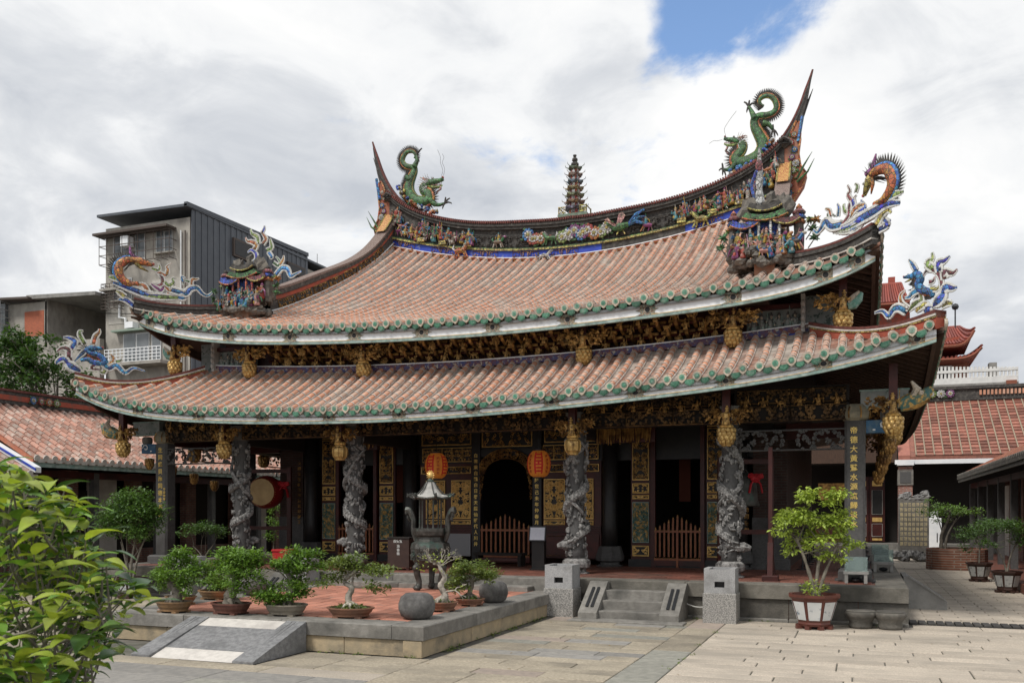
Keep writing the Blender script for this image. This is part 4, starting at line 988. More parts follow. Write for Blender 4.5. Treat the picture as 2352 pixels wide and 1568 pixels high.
def zb(X): return 10.0+.0235*X*X-.02
RTX = [0, 1.2, 1.75, 2.55, 3.3, 3.9, 4.86, 5.2, 5.84, 6.1, 6.41, 6.6]; RTZ = [11.30, 11.32, 11.36, 11.42, 11.52, 11.63, 11.93, 12.05, 12.40, 12.58, 12.88, 13.08]
PT = np.polyfit(RTX, RTZ, 6)
def zt(X): return float(np.polyval(PT, abs(X)))
ridge = MB(); XS = [-6.45+12.9*i/60 for i in range(61)]
def band(y0, y1, f0, f1, m, name, parent, xs=XS, **k):
    b = MB(); rows = [[Vector((X, yy, (f0 if e_ == 0 else f1)(X))) for X in xs] for yy, e_ in ((y0, 0), (y0, 1), (y1, 1), (y1, 0), (y0, 0))]
    b.grid(rows); return b.obj(name, m, parent, **k)
mr_ = band(8.50, 8.92, lambda X: zb(X)-.3, lambda X: zt(X)-.1, DARKS, 'main_ridge', hall)
band(8.44, 8.5, lambda X: zb(X)-.15, lambda X: zb(X)+.11, REDP, 'red_band', mr_)
for a, c in ((-6.4, 1.0), (3.6, 6.4)):
    band(8.455, 8.5, lambda X: zb(X)+.12, lambda X: zb(X)+.34, BLUEB, 'blue_band', mr_, [a+(c-a)*i/30 for i in range(31)])
band(8.455, 8.5, lambda X: zb(X)+.12, lambda X: zb(X)+.34, DARKS, 'black_band', mr_, [1.01+2.58*i/12 for i in range(13)])
band(8.43, 8.5, lambda X: zb(X)+.112, lambda X: zb(X)+.135, WHITEB, 'pale_line', mr_)
band(8.40, 8.5, lambda X: zb(X)+.345, lambda X: zb(X)+.40, MY, 'yellow_moulding', mr_); band(8.42, 8.5, lambda X: zb(X)+.405, lambda X: zb(X)+.43, MG, 'green_moulding', mr_)
band(8.40, 9.02, lambda X: zt(X)-.27, lambda X: zt(X)-.19, DARKS, 'cornice', mr_); band(8.36, 9.06, lambda X: zt(X)-.185, lambda X: zt(X)-.10, DARKS, 'cornice', mr_)
cap = MB(); X = -6.45
while X < 6.45:
    sl_ = math.atan2(zt(X+.05)-zt(X-.05), .1)
    for y in (8.37, 9.05): cap.box((X, y, zt(X)-.045), (.052, .09, .085), rot=Matrix.Rotation(-sl_, 3, 'Y'))
    X += .078*math.cos(sl_)
cap.obj('ridge_tile_course', RIDGET, mr_, kind='stuff')
band(8.40, 9.02, lambda X: zt(X)-.09, lambda X: zt(X)-.015, RIDGET, 'ridge_top', mr_)
# gold scrolls on the blue band
rs = scroll(.9, .17, 14, 77, .012, sym=True).mesh('band_scroll', GOLDD)
for X in (-5.9, -4.4, -2.9, -1.5, -.2, 4.3, 5.7): inst('band_scroll', rs, (X, 8.45, zb(X)+.22), (0, -math.atan(.047*X), 0), parent=mr_)
rs2 = scroll(1.2, .12, 14, 78, .012).mesh('base_scroll', GOLDD)
for i in range(10): inst('base_scroll', rs2, (-5.9+1.3*i, 8.435, zb(-5.9+1.3*i)-.0), (0, -math.atan(.047*(-5.9+1.3*i)), 0), parent=mr_)
random.seed(61)
def ridge_fig(X, dz, me_, s, name='figurine', rz=None):
    inst(name, me_, (X, 8.40, zb(X)+.42+dz), (0, -math.atan(.047*X)*.6, rnd(-.5, .5) if rz is None else rz), s, parent=mr_)
for s in (-1, 1):
    for i in range(46):
        X = s*rnd(3.3, 6.25); room = zt(X)-.3-zb(X)-.42
        me_ = random.choice(FIGM+FIGM+BEASTM); sc_ = rnd(.28, .42)
        ridge_fig(X, rnd(0, max(.02, room-.34)), me_, sc_)
    for X in (3.5, 4.4, 5.2): inst('figurine_bridge', MB().box((0, 0, .03), (.26, .12, .06)).box((0, -.05, .1), (.26, .02, .05)).mesh('figurine_bridge', MY), (s*X, 8.39, zb(X)+.42), parent=mr_)
    ridge_fig(s*2.45, .02, BEASTM[0], .42, rz=0 if s < 0 else math.pi); ridge_fig(s*2.42, .22, FIGM[2], .27)
for i, X in enumerate((-1.4, -1.15, -.98, -.25, -.05, .15, .36, .58, .8, 1.02, 1.2, .45, 0, -1.25)): ridge_fig(X, rnd(-.02, .18), FLOWM[i % 6], rnd(.42, .54), 'ceramic_flower', rnd(-.1, .1))
dsc = scroll(1.1, .34, 30, 91, .018).mesh('dark_scroll', DARKS)
for X in (-2.9, -1.9, 1.75, 2.9): inst('dark_scroll', dsc, (X, 8.47, zb(X)+.66), (0, -math.atan(.047*X), 0), parent=mr_)
# phoenix and kylin flanking the flowers
ph = MB(); ph.tube([(-.25, 0, .1), (0, -.05, .12), (.25, 0, .2)], [.05, .13, .07], 7, 0); ph.tube([(-.2, 0, .12), (-.36, -.03, .25), (-.45, 0, .3)], [.06, .05, .03], 6, 0); ph.ball((-.47, 0, .31), .055, 1)
for k, (a, z) in enumerate(((.1, .55), (-.35, .42))): ph.prism([Vector((-.02, -.08, .15)), Vector((a+.1, -.16, z-.12)), Vector((a, -.16, z)), Vector((a-.12, -.14, z-.05)), Vector((-.12, -.08, .12))], (0, .03, 0), 2)
for k in range(3): ph.tube([(.25, 0, .18), (.5, -.04, .25+.1*k), (.75, 0, .16+.22*k)], [.05, .06, .03], 5, 3)
ph.tube([(-.02, -.03, .05), (-.1, -.05, -.1)], .02, 4, 1); ph.tube([(.08, -.03, .05), (.16, -.05, -.1)], .02, 4, 1)
ph.obj('ceramic_phoenix', [MG, MY, MPK, MBL], mr_).location = (1.62, 8.36, 10.62)
ky = MB(); merge(ky, beast_mb(7), Matrix.Scale(.5, 4)); o = ky.obj('ceramic_kylin', [MG, MPK, MW, MR, MG], mr_); o.location = (-.65, 8.38, 10.46); o.rotation_euler = (0, 0, math.pi)
tg_ = MB(); merge(tg_, beast_mb(8), Matrix.Scale(.55, 4)); o = tg_.obj('ceramic_tiger', [MO, MO, MW, MO, MO], mr_); o.location = (-3.75, 8.36, 10.35); o = tg_.obj('ceramic_tiger', [MW, MW, DARKS, MW, MW], mr_); o.location = (-.85, 8.37, 10.0); o.scale = (.8, .8, .6); o = tg_.obj('ceramic_tiger', [MY, MY, ML, MY, MY], mr_); o.location = (4.1, 8.36, 10.5); o.rotation_euler = (0, 0, math.pi)

# swallow-tail ends
for s in (-1, 1):
    pts = [(s*6.0, 12.42), (s*6.3, 12.72), (s*6.55, 13.05), (s*6.76, 13.42), (s*6.93, 13.82), (s*7.05, 14.2), (s*7.15, 14.5), (s*7.235, 14.78)]
    P = catmull([(a, 8.71, z-.12*(1-i/7)) for i, (a, z) in enumerate(pts)], 5); n = len(P)
    tail = MB().tube(P, [lerp(.17, .012, (i/(n-1))**.8) for i in range(n)], 8, up=(0, 1, 0), flat=1.1).obj('swallowtail', DARKS, hall)
    ct = MB()
    for i in range(n-1):
        for q in (0, .5):
            p = P[i].lerp(P[i+1], q); u = (P[i+1]-P[i]).normalized(); nn = Vector((-u.z, 0, u.x))*(1 if s > 0 else -1); rr = lerp(.17, .012, ((i+q)/(n-1))**.8)
            ct.box(p+nn*rr, (.06, rr*1.9, .05), rot=Matrix.Rotation(-math.atan2(u.z, u.x), 3, 'Y'))
    ct.obj('tail_tile_course', RIDGET, tail, kind='stuff')
    for dx, zz in ((.06, 14.25), (-.03, 14.55)): MB().tube(catmull([(s*6.85, 8.71+dx, 13.3), (s*(7.03+dx*.3), 8.71+dx, 13.8), (s*(7.2+dx*.4), 8.71+dx, zz)], 5), [lerp(.07, .008, i/10) for i in range(11)], 6).obj('tail_prong', DARKS, tail)
    ol = [(6.42, 10.9), (6.42, 12.62), (6.62, 12.95), (6.78, 13.3), (6.86, 13.25), (6.9, 12.9), (6.84, 12.4), (6.9, 12.0), (7.06, 11.75), (6.98, 11.45), (6.72, 11.05), (6.5, 10.75)]
    ep = MB().prism([Vector((s*a, 8.52, z)) for a, z in ol], (0, .4, 0)).obj('ridge_end_plate', TERRA_D, hall)
    b = MB()
    for dy in (0,):
        b.tube([(s*a, 8.51, z) for a, z in ol[2:]], .03, 5)
    b.obj('plate_rim', MO, ep)
    random.seed(66)
    for i in range(9): inst('ceramic_flower', FLOWM[i % 6], (s*(6.68+rnd(-.12, .1)), 8.50, 11.1+.21*i), (0, 0, 0), rnd(.2, .3), parent=ep)
    MB().tube([(s*6.8, 8.45, 11.6), (s*7.0, 8.4, 11.95), (s*7.22, 8.4, 12.3)], [.04, .03, .006], 5).tube([(s*6.8, 8.45, 11.5), (s*7.1, 8.4, 11.75), (s*7.28, 8.4, 12.1)], [.04, .03, .006], 5).obj('side_prong', MG, ep)
    MB().tube([(s*(6.95-.1*i*.3), 8.5, 13.4-.18*i) for i in range(5)], .05, 5).obj('blue_spray', MBL, ep)

# gable ridges running down the slope, hip ridges to the corners
GY = [9.0, 8.5, 8.06, 7.5, 6.91, 6.1, 5.32, 4.4, 3.44, 2.28, 1.5]; GZ = [12.62, 12.05, 11.45, 10.93, 10.48, 10.03, 9.66, 9.2, 8.78, 8.30, 8.02]
PG = np.polyfit(GY, GZ, 5)
def gz(Y): return float(np.polyval(PG, Y))
def ribbon(path, bands, hw, parent, name):
    """wall-like ridge along path [(xy, zbase, ztop)]: stacked bands (name, from, to, half width, material)"""
    dirs = []
    for i in range(len(path)):
        a, c = path[max(i-1, 0)][0], path[min(i+1, len(path)-1)][0]; d = (Vector(c)-Vector(a)); d = Vector((d.x, d.y, 0)).normalized(); dirs.append(Vector((-d.y, d.x, 0)))
    root = None
    for nm, f0, f1, w_, m in bands:
        b = MB(); rows = []
        for sgn, f in ((-1, f0), (-1, f1), (1, f1), (1, f0), (-1, f0)):
            rows.append([Vector((p[0], p[1], 0))+dirs[i]*sgn*w_+Vector((0, 0, lerp(z0, z1, f) if f <= 1 else z1+f-1)) for i, (p, z0, z1) in enumerate(path)])
        b.grid(rows); n = len(path)
        b.add([r[0] for r in rows[:4]], [(0, 1, 2, 3)]); b.add([r[-1] for r in rows[:4]], [(3, 2, 1, 0)])
        o = b.obj(nm if root is not None else name, m, root if root is not None else parent)
        if root is None: root = o
    return root
PEBB = mat('pebbled_lime_cap', (.28, .22, .19), (.12, .08, .07), 40, .9, bump=.6, detail=2)
for s in (-1, 1):
    ys = [8.55-.24*i for i in range(30)]
    path = [((s*6.45, y), RU.z(s*6.45, y)-.05, gz(y)) for y in ys]
    g = ribbon(path, [('core', -.1, .93, .15, DARKS), ('blue_foot', .0, .10, .19, BLUEB), ('gold_line', .13, .17, .185, MY), ('pale_line', .20, .235, .19, WHITEB), ('black_frieze', .24, .52, .165, DARKS), ('red_band', .56, .70, .17, REDP), ('cornice', .72, .90, .20, DARKS), ('pebbled_cap', .905, 1.0, .21, PEBB)], .2, hall, 'gable_ridge')
    gs = scroll(.8, .2, 12, 79, .014).mesh('frieze_scroll', GOLDD)
    for i in range(7):
        y = 7.4-.85*i; sl_ = math.atan2(gz(y+.1)-gz(y-.1), .2); zz = lerp(RU.z(6.45, y), gz(y), .38)
        for q in (-1, 1): inst('frieze_scroll', gs, (s*6.45+q*.168, y, zz), (0, -sl_*1 if q > 0 else sl_, R(90)*q), parent=g)
    # gilt plaque on the top of the ridge below the swallowtail
    b = MB(); yy = [8.62, 8.5, 8.35, 8.2, 8.05, 7.9]
    b.grid([[Vector((s*6.45+dx, y-.06, gz(y)+.05)) for y in yy] for dx in (-.15, .15)], flip=False); b.obj('gilt_plaque', HATCHG, g)
    for dx in (-.17, .17): MB().tube([(s*6.45+dx, y-.06, gz(y)+.06) for y in yy], .025, 4).obj('plaque_rim', MY, g)
    MB().ball((s*6.45, 8.5, 12.68), (.2, .16, .14), None, 8, 5, .5, 3).tube([(s*6.45-.15, 8.35, 12.7), (s*6.45, 8.3, 12.78), (s*6.45+.15, 8.35, 12.7)], .05, 5).obj('beast_mask', DARKS, g)
    # hip ridges
    def hip(r, q0, H0, H1, lift):
        out = []
        for i in range(16):
            q = lerp(q0, 1.0, i/15); x = lerp(r.hx, r.xc-.05, q); y = r.yc+(r.xc-x); z0 = r.z(s*x, y)-.04
            out.append(((s*x, y), z0, z0+lerp(H0, H1, q)+lift*q**3))
        return out
    h = ribbon(hip(RU, -.05, .42, .22, .14), [('core', -.1, .97, .12, DARKS), ('lower_moulding', .16, .24, .15, LIME), ('black_frieze', .28, .58, .14, DARKS), ('cornice', .62, .82, .17, DARKS), ('red_cap', .86, 1.0, .15, RIDGET)], .15, hall, 'upper_hip_ridge')
    h2 = ribbon(hip(RL, 0.02, .30, .15, .15), [('core', -.1, .9, .11, REDP), ('gold_line', .56, .64, .13, MY), ('cornice', .66, .78, .14, LIME), ('red_cap', .80, 1.0, .14, RIDGET)], .15, hall, 'lower_hip_ridge')

# ---------------------------------------------------------------- pagoda finial
pg = thing('pagoda_finial', 'small seven-tiered ceramic pagoda standing at the middle of the main ridge', 'pagoda', (.06, 8.71, 11.28))
MB().box((0, 0, .06), (.78, .5, .1)).box((0, 0, 0), (.6, .44, .08)).ball((-.3, -.2, -.06), (.12, .08, .08)).ball((.3, -.2, -.06), (.12, .08, .08)).ball((0, -.24, -.06), (.1, .05, .07)).obj('base', mat('jade_stucco', (.20, .27, .20), (.12, .17, .13), 9, .7), pg)
b = MB()
for x in (-.37, .37):
    b.box((x, -.2, .25), (.03, .03, .22)); b.box((x, .2, .25), (.03, .03, .22)); b.box((x, 0, .33), (.025, .4, .025))
for s in (-1, 1):
    b.box((s*.28, -.22, .33), (.2, .025, .025)); b.box((s*.28, -.22, .15), (.2, .025, .025))
    for k in range(5): b.box((s*(.2+.04*k), -.22, .24), (.012, .015, .17))
b.obj('balustrade', MY, pg, kind='stuff')
pg.scale = (1.22, 1.22, 1.0)
tiers = [mosaic('dull_'+str(i), *[tuple(1.7*z_ for z_ in c_) for c_ in q]) for i, q in enumerate((((.06, .07, .16), (.14, .12, .10)), ((.25, .13, .06), (.16, .11, .07)), ((.13, .16, .07), (.1, .11, .07)), ((.26, .19, .06), (.16, .12, .07)), ((.05, .11, .17), (.1, .11, .1)), ((.22, .13, .10), (.15, .11, .08)), ((.09, .15, .07), (.1, .1, .07))))]
for i in range(7):
    z = .12+.215*i; r0 = lerp(.19, .12, i/6); ro = lerp(.31, .20, i/6)
    w_ = MB().lathe([(r0, 0), (r0*.95, .2)], 6, (0, 0, z)).obj('storey', REDW if 0 else MR, pg)
    for a in range(6):
        an = R(60*a+30); MB().box((r0*.83*math.cos(an), r0*.83*math.sin(an), z+.09), (.02, r0*.5, .11), an).obj('window', MW, w_)
    rf = MB()
    ring = []
    for k in range(12):
        an = R(30*k); c_ = k % 2 == 0; rr = ro*(1.0 if c_ else .80); ring.append((rr*math.cos(an), rr*math.sin(an), z+.17+(.075 if c_ else .0)))
    inn = [(r0*.85*math.cos(R(30*k)), r0*.85*math.sin(R(30*k)), z+.26) for k in range(12)]; low = [(p[0]*.97, p[1]*.97, p[2]-.03) for p in ring]
    rf.add(low+ring+inn, [(k, (k+1) % 12, 12+(k+1) % 12, 12+k) for k in range(12)]+[(12+k, 12+(k+1) % 12, 24+(k+1) % 12, 24+k) for k in range(12)]+[tuple(range(12))])
    for k in range(0, 12, 2):
        p = Vector(ring[k]); o_ = Vector((p.x, p.y, 0)).normalized(); rf.tube([p, p+o_*.05+Vector((0, 0, .03)), p+o_*.06+Vector((0, 0, .09))], [.012, .01, .003], 4)
    rf.obj('tier_roof', tiers[i], pg)
MB().lathe([(.05, 0), (.11, .05), (.10, .11), (.04, .15), (.08, .2), (.07, .26), (.025, .3), (.045, .33), (.05, .37)], 8, (0, 0, 1.66)).obj('gourd_finial', DARKS, pg)

# ---------------------------------------------------------------- dragons on the ridge
def px_path(T, pts, plane): return [on_plane(T[0]+T[2]*x, T[1]+T[2]*y, *plane) for x, y in pts]
def dragon(label, T, plane, body, rad, head, hdir, legs, whisk, tongue, cloud):
    p0, nrm = Vector(plane[0]), Vector(plane[1]).normalized(); toward = -nrm if nrm.y > 0 else nrm
    B = catmull(px_path(T, body, plane), 6); n = len(B)
    base = min(B, key=lambda p: p.z); t = thing('roof_dragon', label, 'dragon', (base.x, base.y, base.z)); O = Vector(t.location)
    B = [p-O for p in B]
    rd = [interp(i/(n-1), *zip(*rad))*1.2 for i in range(n)]
    side = Vector((nrm.y, -nrm.x, 0)).normalized()
    MB().tube(B, rd, 10, up=nrm).obj('body', MG, t, True)
    cr_, be, sp = MB(), MB(), MB(); turn = []
    for i in range(n):
        tg = (B[min(i+1, n-1)]-B[max(i-1, 0)]).normalized(); o = tg.cross(nrm).normalized()
        # spine lies on the outside of the curl
        turn.append(o)
    flip = 1 if (turn[6].dot(B[6]-B[14]) > 0) else -1
    E = [B[i]+turn[i]*flip*rd[i]*.92+toward*rd[i]*.25 for i in range(n)]
    cr_.tube(E, [max(.012, r*.33) for r in rd], 6); be.tube([B[i]-turn[i]*flip*rd[i]*.80+toward*rd[i]*.5 for i in range(n)], [max(.006, r*.14) for r in rd], 4)
    for i in range(n):
        for q in (0, .33, .66):
            p = E[i] if i == n-1 else E[i].lerp(E[i+1], q); o = turn[i]*flip; tg = (B[min(i+1, n-1)]-B[max(i-1, 0)]).normalized()
            sp.cone(p, p+o*(.13+rd[i]*.5)+tg*.05, .017, 4)
    cr_.obj('crest', MO, t, True); be.obj('belly_line', MY, t); sp.obj('spines', DARKS, t)
    # head
    h0 = px_path(T, [head[0]], plane)[0]-O; h1 = px_path(T, [head[1]], plane)[0]-O; L = (h1-h0).length; f = (h1-h0).normalized(); u = nrm.cross(f).normalized()
    if u.z < 0: u = -u
    hm = MB(); hm.tube([h0-f*.1*L+u*.02, h0+f*.2*L+u*.08*L, h0+f*.45*L+u*.10*L, h0+f*.75*L+u*.10*L, h0+f*1.0*L+u*.14*L], [.13*L, .20*L, .18*L, .13*L, .10*L], 8, up=nrm)
    hd = hm.obj('head', MG, t, True)
    MB().tube([h0+f*.1*L-u*.08*L, h0+f*.4*L-u*.20*L, h0+f*.7*L-u*.24*L, h0+f*.92*L-u*.18*L], [.12*L, .11*L, .08*L, .04*L], 7, up=nrm).obj('jaw', ML, hd, True)
    MB().tube([h0+f*.15*L, h0+f*.45*L-u*.05*L, h0+f*.9*L+u*.04*L], .02*L, 4).tube([h0+f*.15*L-u*.03*L+toward*.05, h0+f*.5*L-u*.13*L+toward*.06, h0+f*.9*L-u*.14*L+toward*.04], .025*L, 4).obj('lips', MPK, hd)
    TT = px_path(T, tongue, plane); MB().tube([p-O for p in TT], [.035, .04, .035, .015][:len(TT)], 5).obj('tongue', MPK, hd)
    for sg in (-1, 1):
        ey_ = h0+f*.42*L+u*.26*L+nrm*sg*.12*L; MB().ball(ey_, .07*L, None, 6, 4).obj('eye', MW, hd); MB().ball(h0+f*.97*L+u*.24*L+nrm*sg*.05*L, .06*L, None, 6, 4).obj('nostril', MR, hd)
        MB().tube([h0+f*.2*L+u*.22*L+nrm*sg*.08*L, h0-f*.1*L+u*.36*L+nrm*sg*.12*L, h0-f*.35*L+u*.42*L+nrm*sg*.13*L], [.05*L, .04*L, .015*L], 5).obj('horn', MO, hd)
        mn = MB()
        for k in range(11):
            a = R(-60+16*k); d_ = (-f*math.cos(a)+u*math.sin(a)+nrm*sg*.25).normalized(); st = h0+f*.12*L+d_*.12*L+nrm*sg*.12*L; mn.tube([st, st+d_*.22*L-u*.02, st+d_*.46*L-f*.06*L], [.028*L, .022*L, .004*L], 4)
        mn.obj('mane', MW if sg*toward.dot(nrm) > 0 else DARKS, hd)
        te = MB()
        for k in range(4): te.cone(h0+f*(.45+.13*k)*L+u*.02*L+nrm*sg*.08*L, h0+f*(.45+.13*k)*L-u*.08*L+nrm*sg*.08*L, .02*L, 4)
        te.obj('teeth', MW, hd)
    for wp in whisk: MB().tube([p-O for p in catmull(px_path(T, wp, plane), 4)], .006, 3).obj('whisker', DARKS, hd)
    for lg in legs:
        LP = [p-O+toward*.08 for p in px_path(T, lg['leg'], plane)]; LC = catmull(LP, 4); m = len(LC)
        l_ = MB().tube(LC, [lerp(.10, .04, i/(m-1)) for i in range(m)], 7).obj('leg', MG, t, True)
        for c in lg['claws']:
            q = px_path(T, [c], plane)[0]-O+toward*.1; e_ = LC[-1]; mid = e_.lerp(q, .55)+Vector((0, 0, .03)); MB().tube([e_, mid, q, q+(q-mid)*.25-Vector((0, 0, .03))], [.035, .03, .022, .004], 5).obj('claw', DARKS, l_)
    cl_ = MB(); rg = random.Random(label)
    for cpt in cloud:
        q = px_path(T, [cpt], plane)[0]-O
        for k in range(5): cl_.ball(q+Vector((rg.uniform(-.09, .09), -.1-rg.uniform(0, .1), rg.uniform(-.05, .05))), rg.uniform(.04, .08), rg.randrange(5), 6, 4)
    cl_.obj('cloud_clusters', [MBL, MW, MCB, MY, MO], t, True, kind='stuff')
    return t
T7 = (1505.3, 141.1, .21); T8 = (827.9, 301.1, .18); RPL = ((0, 8.71, 0), (0, 1, 0))
dragon('green ceramic dragon with a coiled tail beside the taller right ridge tip', T7, RPL,
       [(1185, 490), (1150, 470), (1140, 425), (1190, 385), (1255, 385), (1305, 430), (1325, 500), (1295, 560), (1220, 592), (1140, 600), (1085, 640), (1090, 720), (1130, 800), (1170, 880), (1175, 960), (1140, 1030), (1070, 1080), (990, 1110), (920, 1110), (885, 1075), (905, 1030), (945, 985), (960, 930), (940, 895)],
       [(0, .03), (.12, .055), (.4, .085), (.5, .12), (.62, .17), (.75, .16), (.9, .12), (1, .11)], ((925, 890), (745, 868)), 1,
       [dict(leg=[(905, 1100), (850, 1170), (800, 1195), (745, 1190)], claws=[(735, 1125), (705, 1200), (775, 1255), (740, 1245)]), dict(leg=[(1090, 640), (1060, 570), (1025, 505)], claws=[(975, 460), (1035, 440), (1090, 470), (1005, 560)]), dict(leg=[(1180, 690), (1240, 700), (1290, 760)], claws=[(1290, 705), (1270, 830), (1340, 815), (1310, 830)]), dict(leg=[(1080, 1075), (1060, 1120), (1000, 1130)], claws=[(970, 1120), (985, 1150)])],
       [[(770, 815), (755, 740), (800, 660), (835, 610), (885, 545)], [(735, 855), (680, 870), (635, 870), (590, 900)]], [(790, 935), (770, 980), (800, 1010), (815, 1040)],
       [(850, 1230), (900, 1190), (960, 1180), (1020, 1150), (1080, 1110), (1150, 1060), (1200, 990), (1240, 930), (1290, 890)])
dragon('green ceramic dragon with a coiled tail beside the left ridge tip', T8, RPL,
       [(690, 350), (705, 310), (670, 265), (600, 268), (555, 320), (540, 385), (575, 440), (640, 462), (690, 470), (690, 520), (665, 580), (635, 660), (625, 740), (645, 820), (700, 885), (780, 905), (850, 900), (885, 855), (865, 800), (815, 775), (805, 725), (840, 690)],
       [(0, .03), (.12, .055), (.4, .085), (.5, .12), (.62, .17), (.75, .16), (.9, .12), (1, .11)], ((850, 690), (1060, 645)), -1,
       [dict(leg=[(900, 880), (950, 935), (1020, 950), (1090, 930)], claws=[(1105, 855), (1155, 870), (1175, 930), (1065, 990)]), dict(leg=[(710, 880), (650, 920), (620, 950)], claws=[(600, 980), (640, 970), (660, 960)]), dict(leg=[(640, 640), (610, 590), (590, 630)], claws=[(570, 665), (600, 670)]), dict(leg=[(700, 470), (735, 390), (730, 320)], claws=[(765, 390), (800, 235), (750, 270)])],
       [[(1035, 570), (1050, 500), (1020, 400), (1020, 330), (985, 240)], [(1060, 570), (1075, 480), (1045, 400), (1065, 340), (1045, 290)]], [(1020, 690), (1025, 740), (990, 765), (965, 800)],
       [(520, 740), (560, 800), (610, 860), (680, 930), (750, 960), (810, 985), (880, 1010), (940, 1040), (980, 1050)])

# ---------------------------------------------------------------- dragons on the hip corners
def curl(t, O, T, plane, pts, r, m, name='curling_flame', tip=True, off=0.0, beads=True):
    nrm = Vector(plane[1]).normalized(); toward = -nrm if nrm.y > 0 else nrm
    P = [p-O+toward*off for p in catmull(px_path(T, pts, plane), 5)]; n = len(P)
    r *= .84; rd = [r*(1 if i < n*.35 else lerp(1, .18, (i-n*.35)/(n*.65))) for i in range(n)] if tip else [r*math.sin(math.pi*(.12+.76*i/(n-1))) for i in range(n)]
    o = MB().tube(P, rd, 8, up=nrm, flat=.7).obj(name, m, t, True)
    if beads:
        b = MB()
        for i in range(n-1):
            tg = (P[i+1]-P[i]).normalized(); e = tg.cross(nrm)
            for q in (0, .5):
                p = P[i].lerp(P[i+1], q)
                for sg in (-1, 1): b.ball(p+e*sg*rd[i]*1.05+toward*rd[i]*.3, max(.014, rd[i]*.5), None, 5, 3)
        b.obj('white_scallops', MWP, o, kind='stuff')
    return o
def hip_dragon(label, s, up, T, body, bm, head, hc, extras, horn, base):
    c = (s*8.5, -.45, 0) if up else (s*9.4, -1.25, 0); plane = (c, (s*1, 1, 0)); nrm = Vector(plane[1]).normalized(); toward = -nrm
    B = catmull(px_path(T, body[0], plane), 6); O = px_path(T, [base], plane)[0]; t = thing('roof_dragon', label, 'dragon', O); n = len(B); B = [p-O for p in B]
    rd = [interp(i/(n-1), *zip(*body[1])) for i in range(n)]
    MB().tube(B, rd, 9, up=nrm).obj('body', bm, t, True)
    sp, cr_ = MB(), MB(); fl = body[2]
    for i in range(n-1):
        tg = (B[i+1]-B[i]).normalized(); o = tg.cross(nrm)*fl
        for q in (0, .5): p = B[i].lerp(B[i+1], q)+o*rd[i]*1.15; sp.cone(p, p+o*.16+tg*.06, .018, 4)
    cr_.tube([B[i]+((B[min(i+1, n-1)]-B[max(i-1, 0)]).normalized().cross(nrm))*fl*rd[i]*.9 for i in range(n)], [r*.42 for r in rd], 6)
    cr_.obj('crest', MBL if up else MO, t, True); sp.obj('spines', DARKS, t)
    h0, h1 = [p-O for p in px_path(T, head, plane)]; L = (h1-h0).length; f = (h1-h0).normalized(); u = nrm.cross(f).normalized(); u = u if u.z > 0 else -u
    hd = MB().tube([h0-f*.1*L, h0+f*.2*L+u*.06*L, h0+f*.6*L+u*.08*L, h0+f*1.0*L+u*.08*L], [.16*L, .23*L, .17*L, .09*L], 8, up=nrm).obj('head', hc[0], t, True)
    MB().tube([h0+f*.05*L-u*.1*L, h0+f*.4*L-u*.28*L, h0+f*.85*L-u*.36*L], [.13*L, .10*L, .035*L], 7, up=nrm).obj('jaw', hc[1], hd, True)
    for sg in (-1, 1):
        MB().ball(h0+f*.42*L+u*.26*L+nrm*sg*.13*L, .08*L, None, 6, 4).obj('eye', MW, hd)
        mn = MB()
        for k in range(7):
            a = R(-50+20*k); d_ = (-f*math.cos(a)+u*math.sin(a)+nrm*sg*.3).normalized(); st = h0+d_*.14*L; mn.tube([st, st+d_*.25*L, st+d_*.5*L], [.03*L, .02*L, .004*L], 4)
        mn.obj('mane', DARKS, hd)
    st_ = MB(); rg = random.Random(3)
    for k in range(12): q0 = h0+Vector((rg.uniform(-.05, .05), 0, rg.uniform(-.08, .08))); q1 = B[n//2]+Vector((rg.uniform(-.12, .12), 0, rg.uniform(-.15, .15))); st_.tube([q0, q0.lerp(q1, .4)+u*.06, q0.lerp(q1, .75)], [.014, .011, .003], 4)
    st_.obj('beard_strands', DARKS, hd)
    MB().ball(h1+u*.16*L, .09*L, None, 6, 4).obj('nose', MR, hd)
    if horn: curl(t, O, T, plane, horn, .075, MP, 'horn', beads=False)
    for pts, r, m, tip in extras: curl(t, O, T, plane, pts, r, m, 'curling_flame' if tip else 'cloud_scroll', tip)
    return t
UR = ((0, .05), (.25, .105), (.55, .12), (.85, .09), (1, .08))
T4 = (1317.1, 141.1, .3421); TL7 = (169.3, 517.4, .216); T5 = (1787.5, 564.5, .30); T1 = (0, 423.4, .33)
